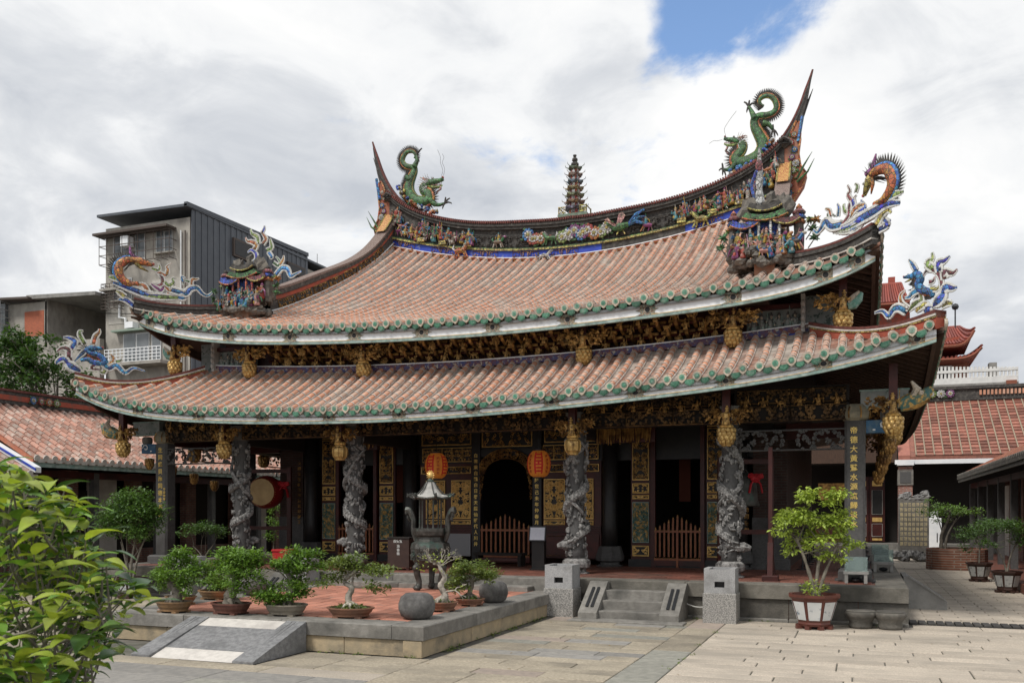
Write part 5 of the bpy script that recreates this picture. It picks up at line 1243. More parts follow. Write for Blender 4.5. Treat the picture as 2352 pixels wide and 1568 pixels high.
hip_dragon('orange dragon with a purple horn on the left upper roof corner', -1, True, TL7, ([(690, 615), (600, 625), (520, 580), (478, 500), (490, 420), (560, 370), (650, 370)], UR, 1), MO, ((650, 375), (840, 440)), (MO, MY), [
    ([(420, 610), (520, 645), (640, 690), (760, 735), (900, 750), (960, 720)], .10, MCB, False), ([(600, 700), (700, 735), (800, 760), (920, 765), (1040, 770), (1190, 775)], .09, ML, False), ([(640, 640), (740, 640), (800, 720), (880, 745)], .07, MO, False), ([(1100, 770), (1150, 770), (1200, 765)], .09, MBL, False),
    ([(1040, 690), (1120, 715), (1190, 730), (1240, 680), (1310, 670), (1365, 725), (1420, 750), (1475, 715)], .085, MBL, True), ([(850, 470), (900, 510), (940, 560), (940, 620), (890, 640), (840, 620)], .055, MM, False), ([(900, 500), (980, 530), (1000, 470), (990, 440), (1040, 405)], .05, MO, True), ([(830, 460), (900, 480), (915, 440), (900, 410)], .045, ML, True),
    ([(960, 600), (1010, 640), (1060, 610), (1050, 570), (1095, 565)], .055, ML, True), ([(1120, 700), (1230, 690), (1250, 620), (1180, 590), (1160, 640)], .05, MG, True), ([(1160, 600), (1150, 550), (1190, 560)], .04, MBL, True), ([(1250, 640), (1260, 580), (1300, 575), (1335, 565)], .045, MO, True), ([(820, 620), (870, 660), (930, 690), (960, 640)], .06, MP, False), ([(960, 640), (1010, 690), (1040, 700), (980, 740)], .06, MO, False), ([(530, 600), (450, 570), (370, 550)], .07, ML, False), ([(640, 860), (560, 800), (510, 790), (470, 790)], .07, MCB, True), ([(540, 760), (490, 720), (450, 700)], .07, MY, True)],
    [(700, 370), (640, 335), (605, 290), (597, 220)], (800, 770))
hip_dragon('orange dragon with a purple horn on the right upper roof corner', 1, True, T4, ([(2020, 960), (2085, 935), (2135, 870), (2150, 790), (2110, 725), (2050, 730), (2000, 760)], UR, -1), MO, ((2000, 770), (1960, 905)), (MY, MO), [
    ([(2190, 950), (2110, 960), (2030, 1010), (1940, 1060), (1850, 1110), (1760, 1130)], .11, MCB, False), ([(2215, 875), (2140, 905), (2060, 960)], .07, ML, False), ([(2010, 1050), (1930, 1080), (1850, 1130), (1740, 1140)], .09, ML, False), ([(1960, 1060), (1900, 1120), (1840, 1130)], .10, MBL, False),
    ([(1800, 1100), (1740, 1110), (1700, 1080), (1670, 1120), (1640, 1150), (1610, 1130)], .085, MBL, True), ([(1900, 900), (1860, 960), (1850, 1040), (1800, 1095)], .055, MM, False), ([(1880, 930), (1900, 1000), (1960, 980), (1930, 930)], .06, MCB, True), ([(1880, 950), (1850, 900), (1860, 870), (1840, 830)], .05, MM, True), ([(1870, 1010), (1830, 1010), (1815, 970), (1825, 960)], .045, ML, True),
    ([(1800, 1090), (1730, 1080), (1715, 1020), (1760, 1040)], .055, MG, True), ([(1780, 1040), (1785, 990), (1772, 955)], .045, MBL, True), ([(1730, 1040), (1720, 1000), (1690, 990)], .045, MO, True), ([(1860, 1050), (1900, 990), (1960, 960)], .07, MO, False), ([(1900, 880), (1910, 840), (1890, 820)], .045, ML, True), ([(2060, 1130), (2110, 1100), (2090, 1060), (2130, 1070)], .07, MCB, True), ([(2040, 1100), (2080, 1030), (2115, 1000), (2135, 1015)], .08, MY, True)],
    [(1965, 760), (2010, 720), (2020, 670), (2032, 620)], (1900, 1120))
LR_ = ((0, .04), (.3, .072), (.7, .07), (1, .055))
hip_dragon('blue dragon with a looped maroon tail on the right lower roof corner', 1, False, T5, ([(1185, 390), (1170, 355), (1110, 340), (1075, 300), (1090, 250), (1060, 215), (1020, 240)], LR_, 1), MBL, ((1030, 235), (960, 250)), (MBL, MY), [
    ([(1190, 460), (1250, 410), (1280, 350)], .11, MCB, False), ([(1170, 470), (1230, 400), (1255, 320), (1245, 240), (1200, 190), (1140, 195), (1110, 235)], .05, MM, False), ([(1190, 175), (1150, 140), (1185, 100), (1180, 50)], .07, ML, True), ([(1240, 190), (1235, 140), (1280, 115), (1315, 80)], .075, MCB, True), ([(1280, 250), (1280, 205), (1340, 210), (1372, 180)], .07, MM, True), ([(1270, 360), (1290, 320), (1340, 325), (1368, 320)], .08, MCB, True), ([(1260, 460), (1300, 440), (1325, 440), (1310, 425)], .06, MY, True),
    ([(1100, 330), (1040, 360), (1010, 390), (970, 400)], .06, MBL, True), ([(1090, 360), (1100, 420), (1050, 450), (1000, 500)], .07, ML, False), ([(980, 500), (930, 475), (890, 490), (850, 540), (800, 500), (735, 515)], .075, MBL, True), ([(1000, 480), (950, 440), (940, 380), (975, 340)], .05, MO, True), ([(1160, 470), (1130, 450), (1080, 480), (1060, 510)], .07, MY, False), ([(1170, 330), (1220, 330), (1240, 295)], .05, MY, True), ([(1160, 280), (1190, 270), (1200, 235)], .045, MM, True), ([(1060, 190), (1030, 140), (1000, 105)], .05, MBL, True), ([(1180, 560), (1150, 500), (1190, 480)], .10, MCB, False)],
    None, (1100, 520))
hip_dragon('blue dragon with a looped maroon tail on the left lower roof corner', -1, False, T1, ([(560, 1225), (610, 1215), (655, 1240), (735, 1240), (690, 1190), (620, 1170), (600, 1140)], LR_, 1), MBL, ((610, 1145), (715, 1150)), (MBL, MCB), [
    ([(560, 1300), (500, 1270), (460, 1240)], .11, MCB, False), ([(560, 1290), (500, 1230), (490, 1160), (530, 1110), (590, 1110)], .05, MM, False), ([(500, 1140), (520, 1095), (480, 1070), (440, 1065)], .075, MCB, True), ([(480, 1200), (475, 1150), (430, 1140), (395, 1165)], .07, MM, True), ([(490, 1260), (440, 1215), (400, 1235), (392, 1250)], .075, MCB, True), ([(590, 1110), (560, 1060), (555, 1025), (580, 1020)], .06, ML, True), ([(650, 1110), (665, 1060), (690, 1030), (692, 1005)], .065, MO, True), ([(500, 1300), (460, 1275), (440, 1290)], .05, MY, True),
    ([(720, 1250), (760, 1280), (810, 1260), (870, 1310), (930, 1278), (1010, 1300)], .075, MBL, True), ([(740, 1270), (720, 1310), (690, 1300)], .06, ML, True), ([(760, 1260), (790, 1215), (770, 1180)], .055, MO, True), ([(660, 1250), (640, 1280), (700, 1290)], .055, MM, True), ([(770, 1240), (830, 1230), (850, 1215)], .05, ML, True), ([(600, 1150), (560, 1190), (520, 1230)], .06, MBL, True)],
    None, (680, 1310))

# ---------------------------------------------------------------- corner shrines with crowds of figurines
def shrine(s, label):
    C = Vector((s*6.62, .95, 7.30)); t = thing('roof_shrine', label, 'shrine', C)
    rg = random.Random(5 if s > 0 else 8); led = MB()
    MB().box((0, .1, -.25), (.42, .5, .6)).obj('brick_plinth', TERRA, t)
    for i in range(90):
        a = rg.uniform(0, 6.28); q = rg.uniform(.5, 1)**.5; led.ball((.72*q*math.cos(a), .42*q*math.sin(a), rg.uniform(-.04, .10)-.08*q), (rg.uniform(.07, .14), rg.uniform(.07, .12), rg.uniform(.05, .10)), None, 6, 4, .5, i)
    led.obj('rock_ledge', ROCK, t)
    pk = MB()
    for i in range(26):
        x = rg.uniform(-.72, .72); pk.ball((x, rg.uniform(.12, .35), rg.uniform(.2, .9)), (rg.uniform(.08, .16), .12, rg.uniform(.14, .34)), None, 7, 5, .7, i+50)
    pk.obj('rock_backdrop', ROCK, t)
    for tier, (y, z, n, sz) in enumerate(((-.40, .02, 9, .34), (-.28, .14, 9, .36), (-.12, .30, 8, .34))):
        for i in range(n):
            inst('figurine', rg.choice(FIGM if rg.random() < .8 else BEASTM), (lerp(-.66, .66, (i+.5)/n)+rg.uniform(-.04, .04), y+rg.uniform(-.05, .05)+abs(i-n/2)*.02, z+rg.uniform(-.03, .04)), (rg.uniform(-.25, .1), rg.uniform(-.3, .3), rg.uniform(-.9, .9)), sz*rg.uniform(.8, 1.15), parent=t)
            if rg.random() < .45: MB().ball((0, 0, 0), (rg.uniform(.04, .08),)*3, None, 7, 5, .8, i).obj('small_rock', ROCK, t).location = (lerp(-.7, .7, rg.random()), y-.04, z+rg.uniform(0, .2))
    for k, (x, z, w) in enumerate(((0, .86, .48), (0, 1.06, .36), (-.42, .72, .30), (.45, .74, .28))):
        pr = []
        for i in range(9):
            u = i/8*2-1; pr.append(Vector((u*w, 0, .10*u*u-.02)))
        for i in range(8, -1, -1):
            u = i/8*2-1; pr.append(Vector((u*w*.8, 0, .10*u*u*.8+.11)))
        o = MB().prism(pr, (0, .26, 0)).obj('pavilion_roof', (MG, DARKS, MCB, MM)[k], t); o.location = (x, -.16, z)
        o2 = MB().tube([(p.x, -.005, p.z) for p in pr[:9]], .02, 5).obj('eave_fringe', (MO, MY, MO, MY)[k], o)
    for x in (-.3, -.12, .12, .3): MB().lathe([(.03, 0), (.03, .5)], 6, (x, -.12, .4)).obj('pavilion_pillar', MR if s < 0 else MW, t)
    MB().box((0, .02, .62), (.5, .04, .44)).obj('niche', MCB, t)
    for x in (-.66, .68):
        MB().lathe([(.10, 0), (.11, .3), (.09, .55)], 8, (x, .05, .2)).obj('turret', ROCK, t)
        for k, m in enumerate((MO, MCB, MM)): MB().lathe([(.13, 0), (.14, .04), (.09, .1)], 8, (x, .05, .75+.1*k)).obj('turret_band', m, t)
        MB().lathe([(.05, 1.04), (.07, 1.1), (.0, 1.18)], 6, (x, .05, 0)).obj('turret_finial', MO if s > 0 else DARKS, t)
    for x, y, z, m in ((-.84, -.2, .55, MG), (-.9, -.15, .35, MG), (.95, .0, .6, MG), (1.02, -.05, .78, MO), (1.0, 0, .42, MG), (.92, .02, .82, ML), (-.78, .1, .75, ML)):
        b = MB()
        for i in range(16): d_ = Vector((rg.gauss(0, 1), rg.gauss(0, 1), rg.gauss(0, .7))).normalized(); b.cone((0, 0, 0), d_*.13, .04, 4)
        o = b.obj('pine_tuft', m, t); o.location = (x*1.0, y, z)
        MB().tube([(-x*.14, .04, -.2), (-x*.06, 0, -.1), (0, 0, 0)], .014, 4).obj('pine_branch', ROCK, o)
    for i, (x, z, r) in enumerate(((-.35, 1.15, .2), (.35, 1.2, .22), (.1, 1.3, .16), (-.1, .98, .15))):
        MB().ball((x, .15, z), (r, .14, r*1.15), None, 9, 6, .8, i+9).obj('cloud_rock', ROCK, t)
    return t
shR = shrine(1, 'crowded ceramic figure shrine on the right upper roof corner'); shL = shrine(-1, 'crowded ceramic figure shrine topped with curling flames on the left upper roof corner')
PLL = ((-6.62, 1.05, 0), (0, 1, 0)); OL = Vector(shL.location)
for pts, r, m in (([(1850, 400), (1900, 410), (1950, 370), (1940, 300), (1890, 265), (1850, 290)], .075, MCB), ([(1930, 260), (1950, 210), (1900, 180), (1850, 170), (1830, 130)], .07, MO), ([(1970, 200), (1960, 130), (1900, 90), (1885, 40)], .065, ML), ([(2020, 200), (2050, 150), (2020, 100), (1990, 60)], .06, MO), ([(2010, 80), (2030, 40), (2030, 5)], .045, MCB), ([(2060, 270), (2110, 240), (2100, 180), (2090, 140)], .06, ML), ([(2080, 290), (2110, 340), (2085, 350)], .06, MBL), ([(2130, 400), (2180, 430), (2190, 380), (2150, 330)], .05, MG), ([(2200, 420), (2230, 370), (2235, 320)], .05, MO), ([(2160, 530), (2220, 460), (2280, 470), (2310, 540), (2360, 520), (2420, 490)], .075, MBL)):
    curl(shL, OL, TL7, PLL, pts, r, m)
# tall figure post in front of the right gable ridge
b = MB(); b.lathe([(.10, 0), (.13, .1), (.06, .4), (.09, .6), (.05, 1.0), (.02, 1.3)], 7, k=0); b.ball((0, -.05, .9), (.08, .06, .14), 1); b.tube([(-.1, -.05, .2), (-.16, -.05, .5), (-.05, -.05, .8)], .035, 5, 2)
o = b.obj('ridge_post', [MW, MM, MCB], shR); o.location = (-.15, .3, 1.25)
# ================================================================ things in the court
BARK = mat('grey_bark', (.22, .195, .16), (.13, .115, .095), 14, .9, bump=.7, bscale=30); BARKW = mat('bleached_deadwood', (.50, .46, .40), (.33, .29, .24), 12, .85, bump=.6, bscale=30, c3=(.1, .085, .07), s3=7)
SOIL = mat('moss_soil', (.06, .045, .03), (.06, .09, .025), 12, .95, bump=.6)
def leafmat(n, a, b_): return mat(n, a, b_, 3, .45, rnd=.38, trans=.28, spec=.5)
LFA = leafmat('leaf_mid_green', (.10, .19, .03), (.15, .26, .045)); LFB = leafmat('leaf_dark_green', (.055, .12, .025), (.09, .165, .035)); LFC = leafmat('leaf_lime_green', (.26, .35, .055), (.36, .45, .09)); LFD = leafmat('leaf_olive', (.11, .16, .04), (.17, .22, .06))
def blob_leaves(b, blobs, n, size, rg, droop=.0, shell=.55):
    tot = sum(q[3]*q[4]*q[5] for q in blobs)
    for x, y, z, rx, ry, rz in blobs:
        for _ in range(max(8, int(n*rx*ry*rz/tot))):
            d = Vector((rg.gauss(0, 1), rg.gauss(0, 1), rg.gauss(0, 1))).normalized()*(rg.uniform(shell, 1.06) if rg.random() < .8 else rg.random())
            p = Vector((x+d.x*rx, y+d.y*ry, z+d.z*rz)); s = size*rg.uniform(.6, 1.25)
            a = Vector((d.x+rg.uniform(-.8, .8), d.y+rg.uniform(-.8, .8), rg.uniform(-.5, .7)-droop)).normalized(); w_ = a.cross(Vector((rg.uniform(-.5, .5), rg.uniform(-.5, .5), 1))).normalized()*s*.27; nrm = a.cross(w_).normalized()
            b.add([p, p+a*s*.45+w_-nrm*s*.06, p+a*s, p+a*s*.45-w_-nrm*s*.06], [(0, 1, 2), (0, 2, 3)])
def clumps(blobs, rg, k=6, f=.46):
    out = []
    for x, y, z, rx, ry, rz in blobs:
        for _ in range(k):
            d = Vector((rg.gauss(0, 1), rg.gauss(0, 1), rg.gauss(0, .9))).normalized()*rg.uniform(.45, .95); q = f*rg.uniform(.7, 1.25)
            out.append((x+d.x*rx, y+d.y*ry, z+d.z*rz, rx*q, ry*q, rz*q*.85))
    return out
def branchy(b, pts, r0, r1, rg, twigs, blobs, n=6):
    P = catmull(pts, 5); m = len(P); b.tube(P, [lerp(r0, r1, i/(m-1))*(1+.18*rg.uniform(-1, 1)) for i in range(m)], 7)
    for bl in blobs:
        st = P[rg.randrange(m//3, m)]; e = Vector(bl[:3]); mid = st.lerp(e, .5)+Vector((rg.uniform(-.06, .06), rg.uniform(-.06, .06), rg.uniform(-.02, .08)))
        b.tube(catmull([st, mid, e], 4), [lerp(r1*.8, r1*.25, i/8) for i in range(9)], 5)
        for _ in range(twigs):
            q = e+Vector((rg.gauss(0, .5)*bl[3], rg.gauss(0, .5)*bl[4], rg.gauss(0, .5)*bl[5])); b.tube([mid.lerp(e, rg.random()), q], [r1*.3, r1*.08], 4)
def bowl(b, rx, ry, h, k=0, n=20):
    prof = [(.78, 0), (.80, .03), (.90, h*.45), (.97, h*.8), (1.04, h*.86), (1.04, h), (.92, h), (.90, h*.82), (.0, h*.80)]
    for j in range(len(prof)-1):
        r0, z0 = prof[j]; r1, z1 = prof[j+1]
        vs = [(r0*rx*math.cos(2*math.pi*i/n), r0*ry*math.sin(2*math.pi*i/n), z0) for i in range(n)]+[(r1*rx*math.cos(2*math.pi*i/n), r1*ry*math.sin(2*math.pi*i/n), z1) for i in range(n)]
        b.add(vs, [(i, (i+1) % n, n+(i+1) % n, n+i) for i in range(n)], 1 if j == len(prof)-2 else k)
    for sx, sy in ((-1, -1), (1, -1), (-1, 1), (1, 1)): b.box((sx*rx*.5, sy*ry*.5, -.012), (.1, .07, .03), k=k)
def bonsai(label, loc, pot, rx, ry, ph, trunk, r0, r1, blobs, nl, ls, lm, bark=BARK, seed=1, roots=True, moss=0):
    rg = random.Random(seed); t = thing('bonsai', label, 'bonsai', loc, rg.uniform(-.2, .2), 'bonsai trees standing on the terrace')
    b = MB(); bowl(b, rx, ry, ph); b.obj('pot', [pot, SOIL], t).location.z = .027
    tb = MB(); z0 = ph*.8+.02; branchy(tb, [(x, y, z+z0) for x, y, z in trunk], r0, r1, rg, 3, [(q[0], q[1], q[2]+z0, *q[3:]) for q in blobs])
    if roots:
        for i in range(7): a = 2*math.pi*i/7+rg.random(); q = rg.uniform(.1, .22); tb.tube([(trunk[0][0], trunk[0][1], z0+.1), (q*.6*math.cos(a), q*.5*math.sin(a), z0+.06), (q*math.cos(a)*1.2, q*.8*math.sin(a), z0-.02)], [r0*.6, r0*.35, r0*.12], 5)
    tb.obj('trunk', bark, t, True)
    if blobs and nl:
        lb = MB(); blob_leaves(lb, clumps([(q[0]*1.14, q[1], q[2]+z0, q[3]*1.25, q[4]*1.25, q[5]*1.25) for q in blobs], rg, 7, .60), int(nl*2.3), ls*1.08, rg, 0, .25); lb.obj('foliage', lm, t)
    if moss:
        lb = MB(); blob_leaves(lb, [(0, 0, z0, rx*.75, ry*.75, .09)], moss, .05, rg); lb.obj('ground_plants', LFA if moss < 500 else LFD, t)
    return t
POTB = mat('ochre_glazed_pot', (.26, .15, .07), (.18, .11, .06), 6, .45, rnd=.2); POTR = mat('oxblood_pot', (.10, .04, .03), (.14, .055, .04), 6, .45); POTG = mat('grey_crackled_pot', (.24, .21, .165), (.17, .15, .12), 6, .6, c3=(.45, .42, .36), s3=3, amt3=(.66, .7)); POTT = mat('terracotta_dish', (.24, .115, .07), (.17, .085, .055), 6, .6)
bonsai('bonsai with gnarled grey trunk in an ochre pot, leftmost of the front row', (-1.72, -7.3, TZ), POTB, .31, .24, .15, [(0, 0, 0), (.06, .02, .16), (-.06, 0, .32), (.04, 0, .46), (0, 0, .6)], .10, .03, [(-.25, 0, .52, .17, .18, .14), (.0, .05, .70, .22, .2, .16), (.26, 0, .5, .2, .18, .15), (-.12, -.05, .36, .15, .14, .1), (.3, -.05, .3, .14, .14, .12), (.1, -.1, .5, .2, .15, .13)], 1900, .055, LFA, seed=3)
bonsai('bonsai with a wide leafy crown leaning right over an oxblood pot', (-.71, -7.18, TZ), POTR, .34, .25, .15, [(-.05, 0, 0), (-.02, 0, .14), (.08, 0, .28), (.1, 0, .42), (.2, 0, .55)], .11, .03, [(-.38, 0, .52, .22, .2, .16), (-.08, .05, .66, .26, .22, .17), (.25, 0, .72, .25, .22, .17), (.42, 0, .55, .2, .18, .16), (.1, -.1, .5, .26, .16, .14), (.25, -.08, .32, .14, .14, .14)], 2500, .06, LFA, seed=4)
bonsai('bonsai with separate low and high leaf pads in a cracked grey pot', (.21, -7.04, TZ), POTG, .34, .26, .15, [(0, 0, 0), (.05, 0, .16), (.15, 0, .3), (.06, 0, .46), (-.02, 0, .62), (.1, 0, .75)], .09, .028, [(-.12, -.05, .2, .3, .2, .14), (.22, 0, .28, .2, .18, .13), (-.25, 0, .62, .15, .14, .08), (.18, 0, .76, .24, .2, .13), (.35, 0, .6, .22, .18, .12), (.0, .05, .66, .18, .18, .10)], 2300, .06, LFA, seed=5)
bonsai('airy bonsai with twisting pale branches above dry groundcover in a terracotta dish', (1.29, -6.93, TZ), POTT, .36, .27, .13, [(0, 0, 0), (-.04, 0, .18), (.02, 0, .32), (-.1, 0, .42), (.1, 0, .6)], .06, .024, [(-.25, 0, .42, .2, .18, .1), (.05, 0, .68, .28, .2, .14), (.34, 0, .58, .24, .18, .12), (.38, 0, .34, .15, .14, .1), (-.1, 0, .6, .2, .18, .12)], 1100, .06, LFD, bark=BARKW, seed=6, moss=900)
bonsai('full round bonsai beside the dark stone ball near the post', (2.28, -4.7, TZ), POTT, .26, .22, .10, [(0, 0, 0), (0, 0, .14), (.05, 0, .26), (0, 0, .4)], .06, .025, [(-.2, 0, .38, .2, .2, .14), (.12, 0, .5, .26, .22, .15), (.3, 0, .38, .16, .16, .12), (-.15, -.1, .22, .16, .14, .1)], 1500, .05, LFD, seed=7, moss=260)
bonsai('small bonsai over a wide ochre bowl behind the front row', (-2.5, -5.3, TZ), POTB, .36, .28, .14, [(0, 0, 0), (0, 0, .1)], .04, .02, [(-.1, 0, .16, .22, .2, .1), (.15, 0, .14, .2, .2, .1)], 800, .05, LFA, seed=8)
bonsai('little bonsai in an orange dish half hidden behind the gnarled trunk', (-2.45, -6.3, TZ), POTB, .28, .22, .12, [(0, 0, 0), (0, 0, .25)], .04, .02, [(0, 0, .3, .25, .2, .12), (-.2, 0, .2, .15, .15, .1)], 600, .05, LFB, seed=9)
# bare dead-looking bonsai
t = bonsai('nearly bare bonsai with bleached twisted trunk and twiggy crown', (2.2, -5.66, TZ), POTT, .27, .22, .13, [(.02, 0, 0), (.06, 0, .14), (-.01, 0, .28), (.06, 0, .42), (-.02, 0, .56), (-.04, 0, .68)], .065, .022, [], 0, .05, LFD, bark=BARKW, seed=10, moss=120)
rg = random.Random(12); b = MB()
def twig(p, d, L, r, dep):
    q = p+d*L; b.tube([p, p.lerp(q, .5)+Vector((rg.uniform(-.02, .02), rg.uniform(-.02, .02), rg.uniform(-.01, .03))), q], [r, r*.8, r*.6], 4)
    if dep:
        for _ in range(2): twig(q, (d+Vector((rg.gauss(0, .5), rg.gauss(0, .5), rg.gauss(.15, .4)))).normalized(), L*.68, r*.6, dep-1)
for a in range(8): twig(Vector((-.03, 0, .72)), Vector((math.cos(a*.8), .7*math.sin(a*.8), rg.uniform(.1, .9))).normalized(), .17, .0085, 3)
twig(Vector((.04, 0, .3)), Vector((1, 0, .2)).normalized(), .2, .02, 2); b.obj('twigs', BARKW, t)
lb = MB(); blob_leaves(lb, [(-.05, 0, .78, .4, .3, .2), (.25, 0, .38, .15, .12, .1)], 90, .06, rg); lb.obj('foliage', LFC, t)

def stone_ball(label, loc, r, h):
    t = thing('stone_ball', label, 'stone', loc, 0, 'squat stone balls on the terrace')
    MB().lathe([(r*.55, 0), (r*.85, h*.12), (r, h*.4), (r, h*.6), (r*.88, h*.86), (r*.62, h), (r*.5, h*.995), (r*.42, h*.93), (0.01, h*.92)], 22).obj('body', mat('dark_dressed_stone', (.12, .115, .11), (.17, .163, .155), 18, .9, bump=.6, bscale=50, c3=(.065, .062, .06), s3=2.5), t, True)
stone_ball('dark stone ball at the front corner of the terrace', (2.3, -6.72, TZ), .275, .38); stone_ball('dark stone ball on the right edge of the terrace behind the bonsai', (2.44, -4.02, TZ), .26, .37); stone_ball('dark stone ball near the left steps, half behind bonsai', (-2.4, -4.35, TZ), .26, .37)

def granite_post(label, x, y):
    t = thing('granite_post', label, 'post', (x, y, 0), 0, 'granite lamp posts before the podium')
    MB().bev((0, 0, .275), (.60, .56, .55), .015).obj('plinth', GRANITER, t)
    w, d, z0, z1 = .56, .52, .552, 1.0; hd = MB()      # hollow head with square ports
    for sx, sy, a, c in ((-1, 0, .1, d), (1, 0, .1, d)): hd.box((sx*(w/2-.05), 0, (z0+z1)/2), (.1, d, z1-z0))
    for sy in (-1, 1):
        y_ = sy*(d/2-.04); hd.box((0, y_, z1-.13), (w-.2, .08, .22 if sy < 0 else .26)); hd.box((0, y_, z0+.05), (w-.2, .08, .1))
        for sx in (-1, 1): hd.box((sx*.135, y_, .706 if sy < 0 else .686), (.0895, .079, .107 if sy < 0 else .067))
    hd.obj('head', GRANITE, t); MB().box((0, 0, .66), (.3, .3, .2)).obj('dark_core', BLACKW, t)
for lab, px_, yy in (('granite post with a square port at the right front corner of the terrace', 1292, -1.80), ('granite post with a square port right of the stone steps', 1657, -1.80)):
    granite_post(lab, on_axis(px_, 1350, 1, yy).x, yy)
granite_post('granite post behind the bonsai at the back left of the terrace', -3.02, -1.80); granite_post('granite post far left behind the bonsai, beyond the left steps', -6.1, -1.80)

# ---- incense burner
BRZ = mat('dark_bronze', (.055, .055, .05), (.10, .10, .09), 9, .5, metal=.55, bump=.5, bscale=40, c3=(.06, .11, .09), s3=3, amt3=(.55, .7))
ROOFZ = mat('pale_zinc_roof', (.42, .41, .38), (.33, .32, .30), 6, .6, c3=(.2, .19, .18), s3=4)
t = thing('incense_burner', 'tall dark bronze incense burner with a small pale roof on the terrace', 'incense burner', (.27, -2.1, TZ)); t.scale = (.84, .84, 1.0)
for a in (90, 210, 330):
    c_, s_ = math.cos(R(a+20)), math.sin(R(a+20))
    lg = MB(); lg.tube(catmull([(c_*.30, s_*.30, .55), (c_*.36, s_*.36, .38), (c_*.30, s_*.30, .18), (c_*.32, s_*.32, .04)], 4), [.10, .105, .10, .09, .085, .08, .075, .07, .07, .07, .075, .085, .09], 8); lg.ball((c_*.35, s_*.35, .05), (.11, .11, .06), None, 8, 4); lg.ball((c_*.38, s_*.38, .45), (.09, .09, .1), None, 7, 5, .5, a); lg.obj('leg', BRZ, t, True)
MB().lathe([(.2, .45), (.36, .50), (.45, .62), (.49, .85), (.46, .95), (.36, 1.0), (.34, 1.08), (.42, 1.12), (.44, 1.2), (.44, 1.26), (.38, 1.26), (.36, 1.18)], 8, ph=R(22.5)).obj('bowl', BRZ, t)
ps = scroll(.26, .26, 14, 44, .012).mesh('bowl_relief', BRZ)
for i in range(8): a = R(45*i); inst('bowl_relief', ps, (.435*math.cos(a), .435*math.sin(a), .74), (R(-6), 0, a+R(90)), parent=t)
for s in (-1, 1):
    hd = MB(); hd.tube(catmull([(s*.40, 0, 1.0), (s*.47, 0, 1.2), (s*.46, 0, 1.42), (s*.56, 0, 1.6), (s*.66, 0, 1.62)], 5), [lerp(.05, .085, i/20) for i in range(21)], 7)
    for k in range(16): hd.ball((s*(.46+.012*k if k > 8 else .45), rnd(-.05, .05), 1.15+.03*k), rnd(.03, .05), None, 5, 3)
    hd.obj('handle', BRZ, t)
for i in range(6): a = R(60*i+10); MB().lathe([(.032, 1.24), (.022, 1.3), (.02, 1.8), (.03, 1.86)], 8, (.27*math.cos(a), .27*math.sin(a), 0)).obj('pillar', BRZ, t)
rf = MB(); n = 6; rings = []
for q, (rr, z) in enumerate(((.42, 1.86), (.40, 1.89), (.29, 1.95), (.18, 2.06), (.11, 2.18), (.10, 2.2))):
    rings.append([Vector((rr*(1.12 if (k % 2 == 0 and q < 2) else .92 if q < 2 else 1)*math.cos(R(30*k+10)), rr*(1.12 if (k % 2 == 0 and q < 2) else .92 if q < 2 else 1)*math.sin(R(30*k+10)), z+(.03 if (k % 2 == 0 and q < 2) else 0))) for k in range(13)])
rf.grid(rings); rf.add(rings[0][:12], [tuple(reversed(range(12)))]); rfo = rf.obj('roof', ROOFZ, t)
rim = MB(); rim.tube(rings[0], .025, 5)
for k in range(36): a = 2*math.pi*k/36; rim.ball((.41*math.cos(a), .41*math.sin(a), 1.87), .018, None, 5, 3)
rim.obj('roof_rim', BRZ, rfo)
for k in range(6):
    a = R(60*k+10); d_ = Vector((math.cos(a), math.sin(a), 0)); tip = MB(); tip.tube([d_*.40+Vector((0, 0, 1.89)), d_*.5+Vector((0, 0, 1.9)), d_*.6+Vector((0, 0, 1.97))], [.03, .03, .01], 5)
    for q in range(5): tip.ball(d_*(.46+.03*q)+Vector((0, 0, 1.93+.02*math.sin(q))), .028, None, 5, 3)
    tip.obj('corner_dragon', BRZ, rfo)
    MB().tube([d_*.36+Vector((0, 0, 1.93)), d_*.2+Vector((0, 0, 2.07)), d_*.1+Vector((0, 0, 2.2))], .014, 4).obj('roof_rib', BRZ, rfo)
fn = MB(); fn.lathe([(.09, 2.18), (.10, 2.22), (.06, 2.25), (.04, 2.27)], 10, k=1); fn.ball((0, 0, 2.34), .07, 0, 10, 7)
for k in range(14): a = 2*math.pi*k/14; fn.cone((.07*math.cos(a), 0, 2.34+.07*math.sin(a)), (.12*math.cos(a), 0, 2.34+.12*math.sin(a)), .016, 4, 0)
fn.obj('finial', [GOLD, BRZ], t)

# ---- cabinet, notice, bench, lanterns in the porch
t = thing('offering_box', 'dark wooden offering box with white lettering in front of the carved door', 'cabinet', (-1.42, -.15, PZ), R(6))
MB().bev((0, 0, .40), (.52, .42, .66), .012).obj('body', mat('dark_brown_box', (.035, .018, .014), (.05, .026, .02), 6, .5), t)
for sx in (-1, 1):
    for sy in (-1, 1): MB().box((sx*.22, sy*.17, .035), (.06, .06, .07)).obj('foot', REDW, t)
MB().box((0, 0, .745), (.56, .46, .03)).obj('lid', DARKIN, t)
WTXT = mat('white_lettering', (.55, .55, .53), rough=.6)
text('lettering', '保安宮', .075, (-.01, -.213, .64), (R(90), 0, 0), WTXT, t, vertical=False); text('lettering', '油香箱', .075, (.0, -.213, .53), (R(90), 0, 0), WTXT, t)
t = thing('notice_stand', 'small white framed notice on a black stand beside the middle gate', 'notice', (1.58, .9, PZ))
MB().box((0, 0, .35), (.30, .16, .7)).box((0, 0, .02), (.36, .3, .04)).obj('stand', BLACKW, t); MB().box((0, -.1, .84), (.40, .03, .34), rot=Matrix.Rotation(R(-12), 3, 'X')).obj('frame', METALD, t)
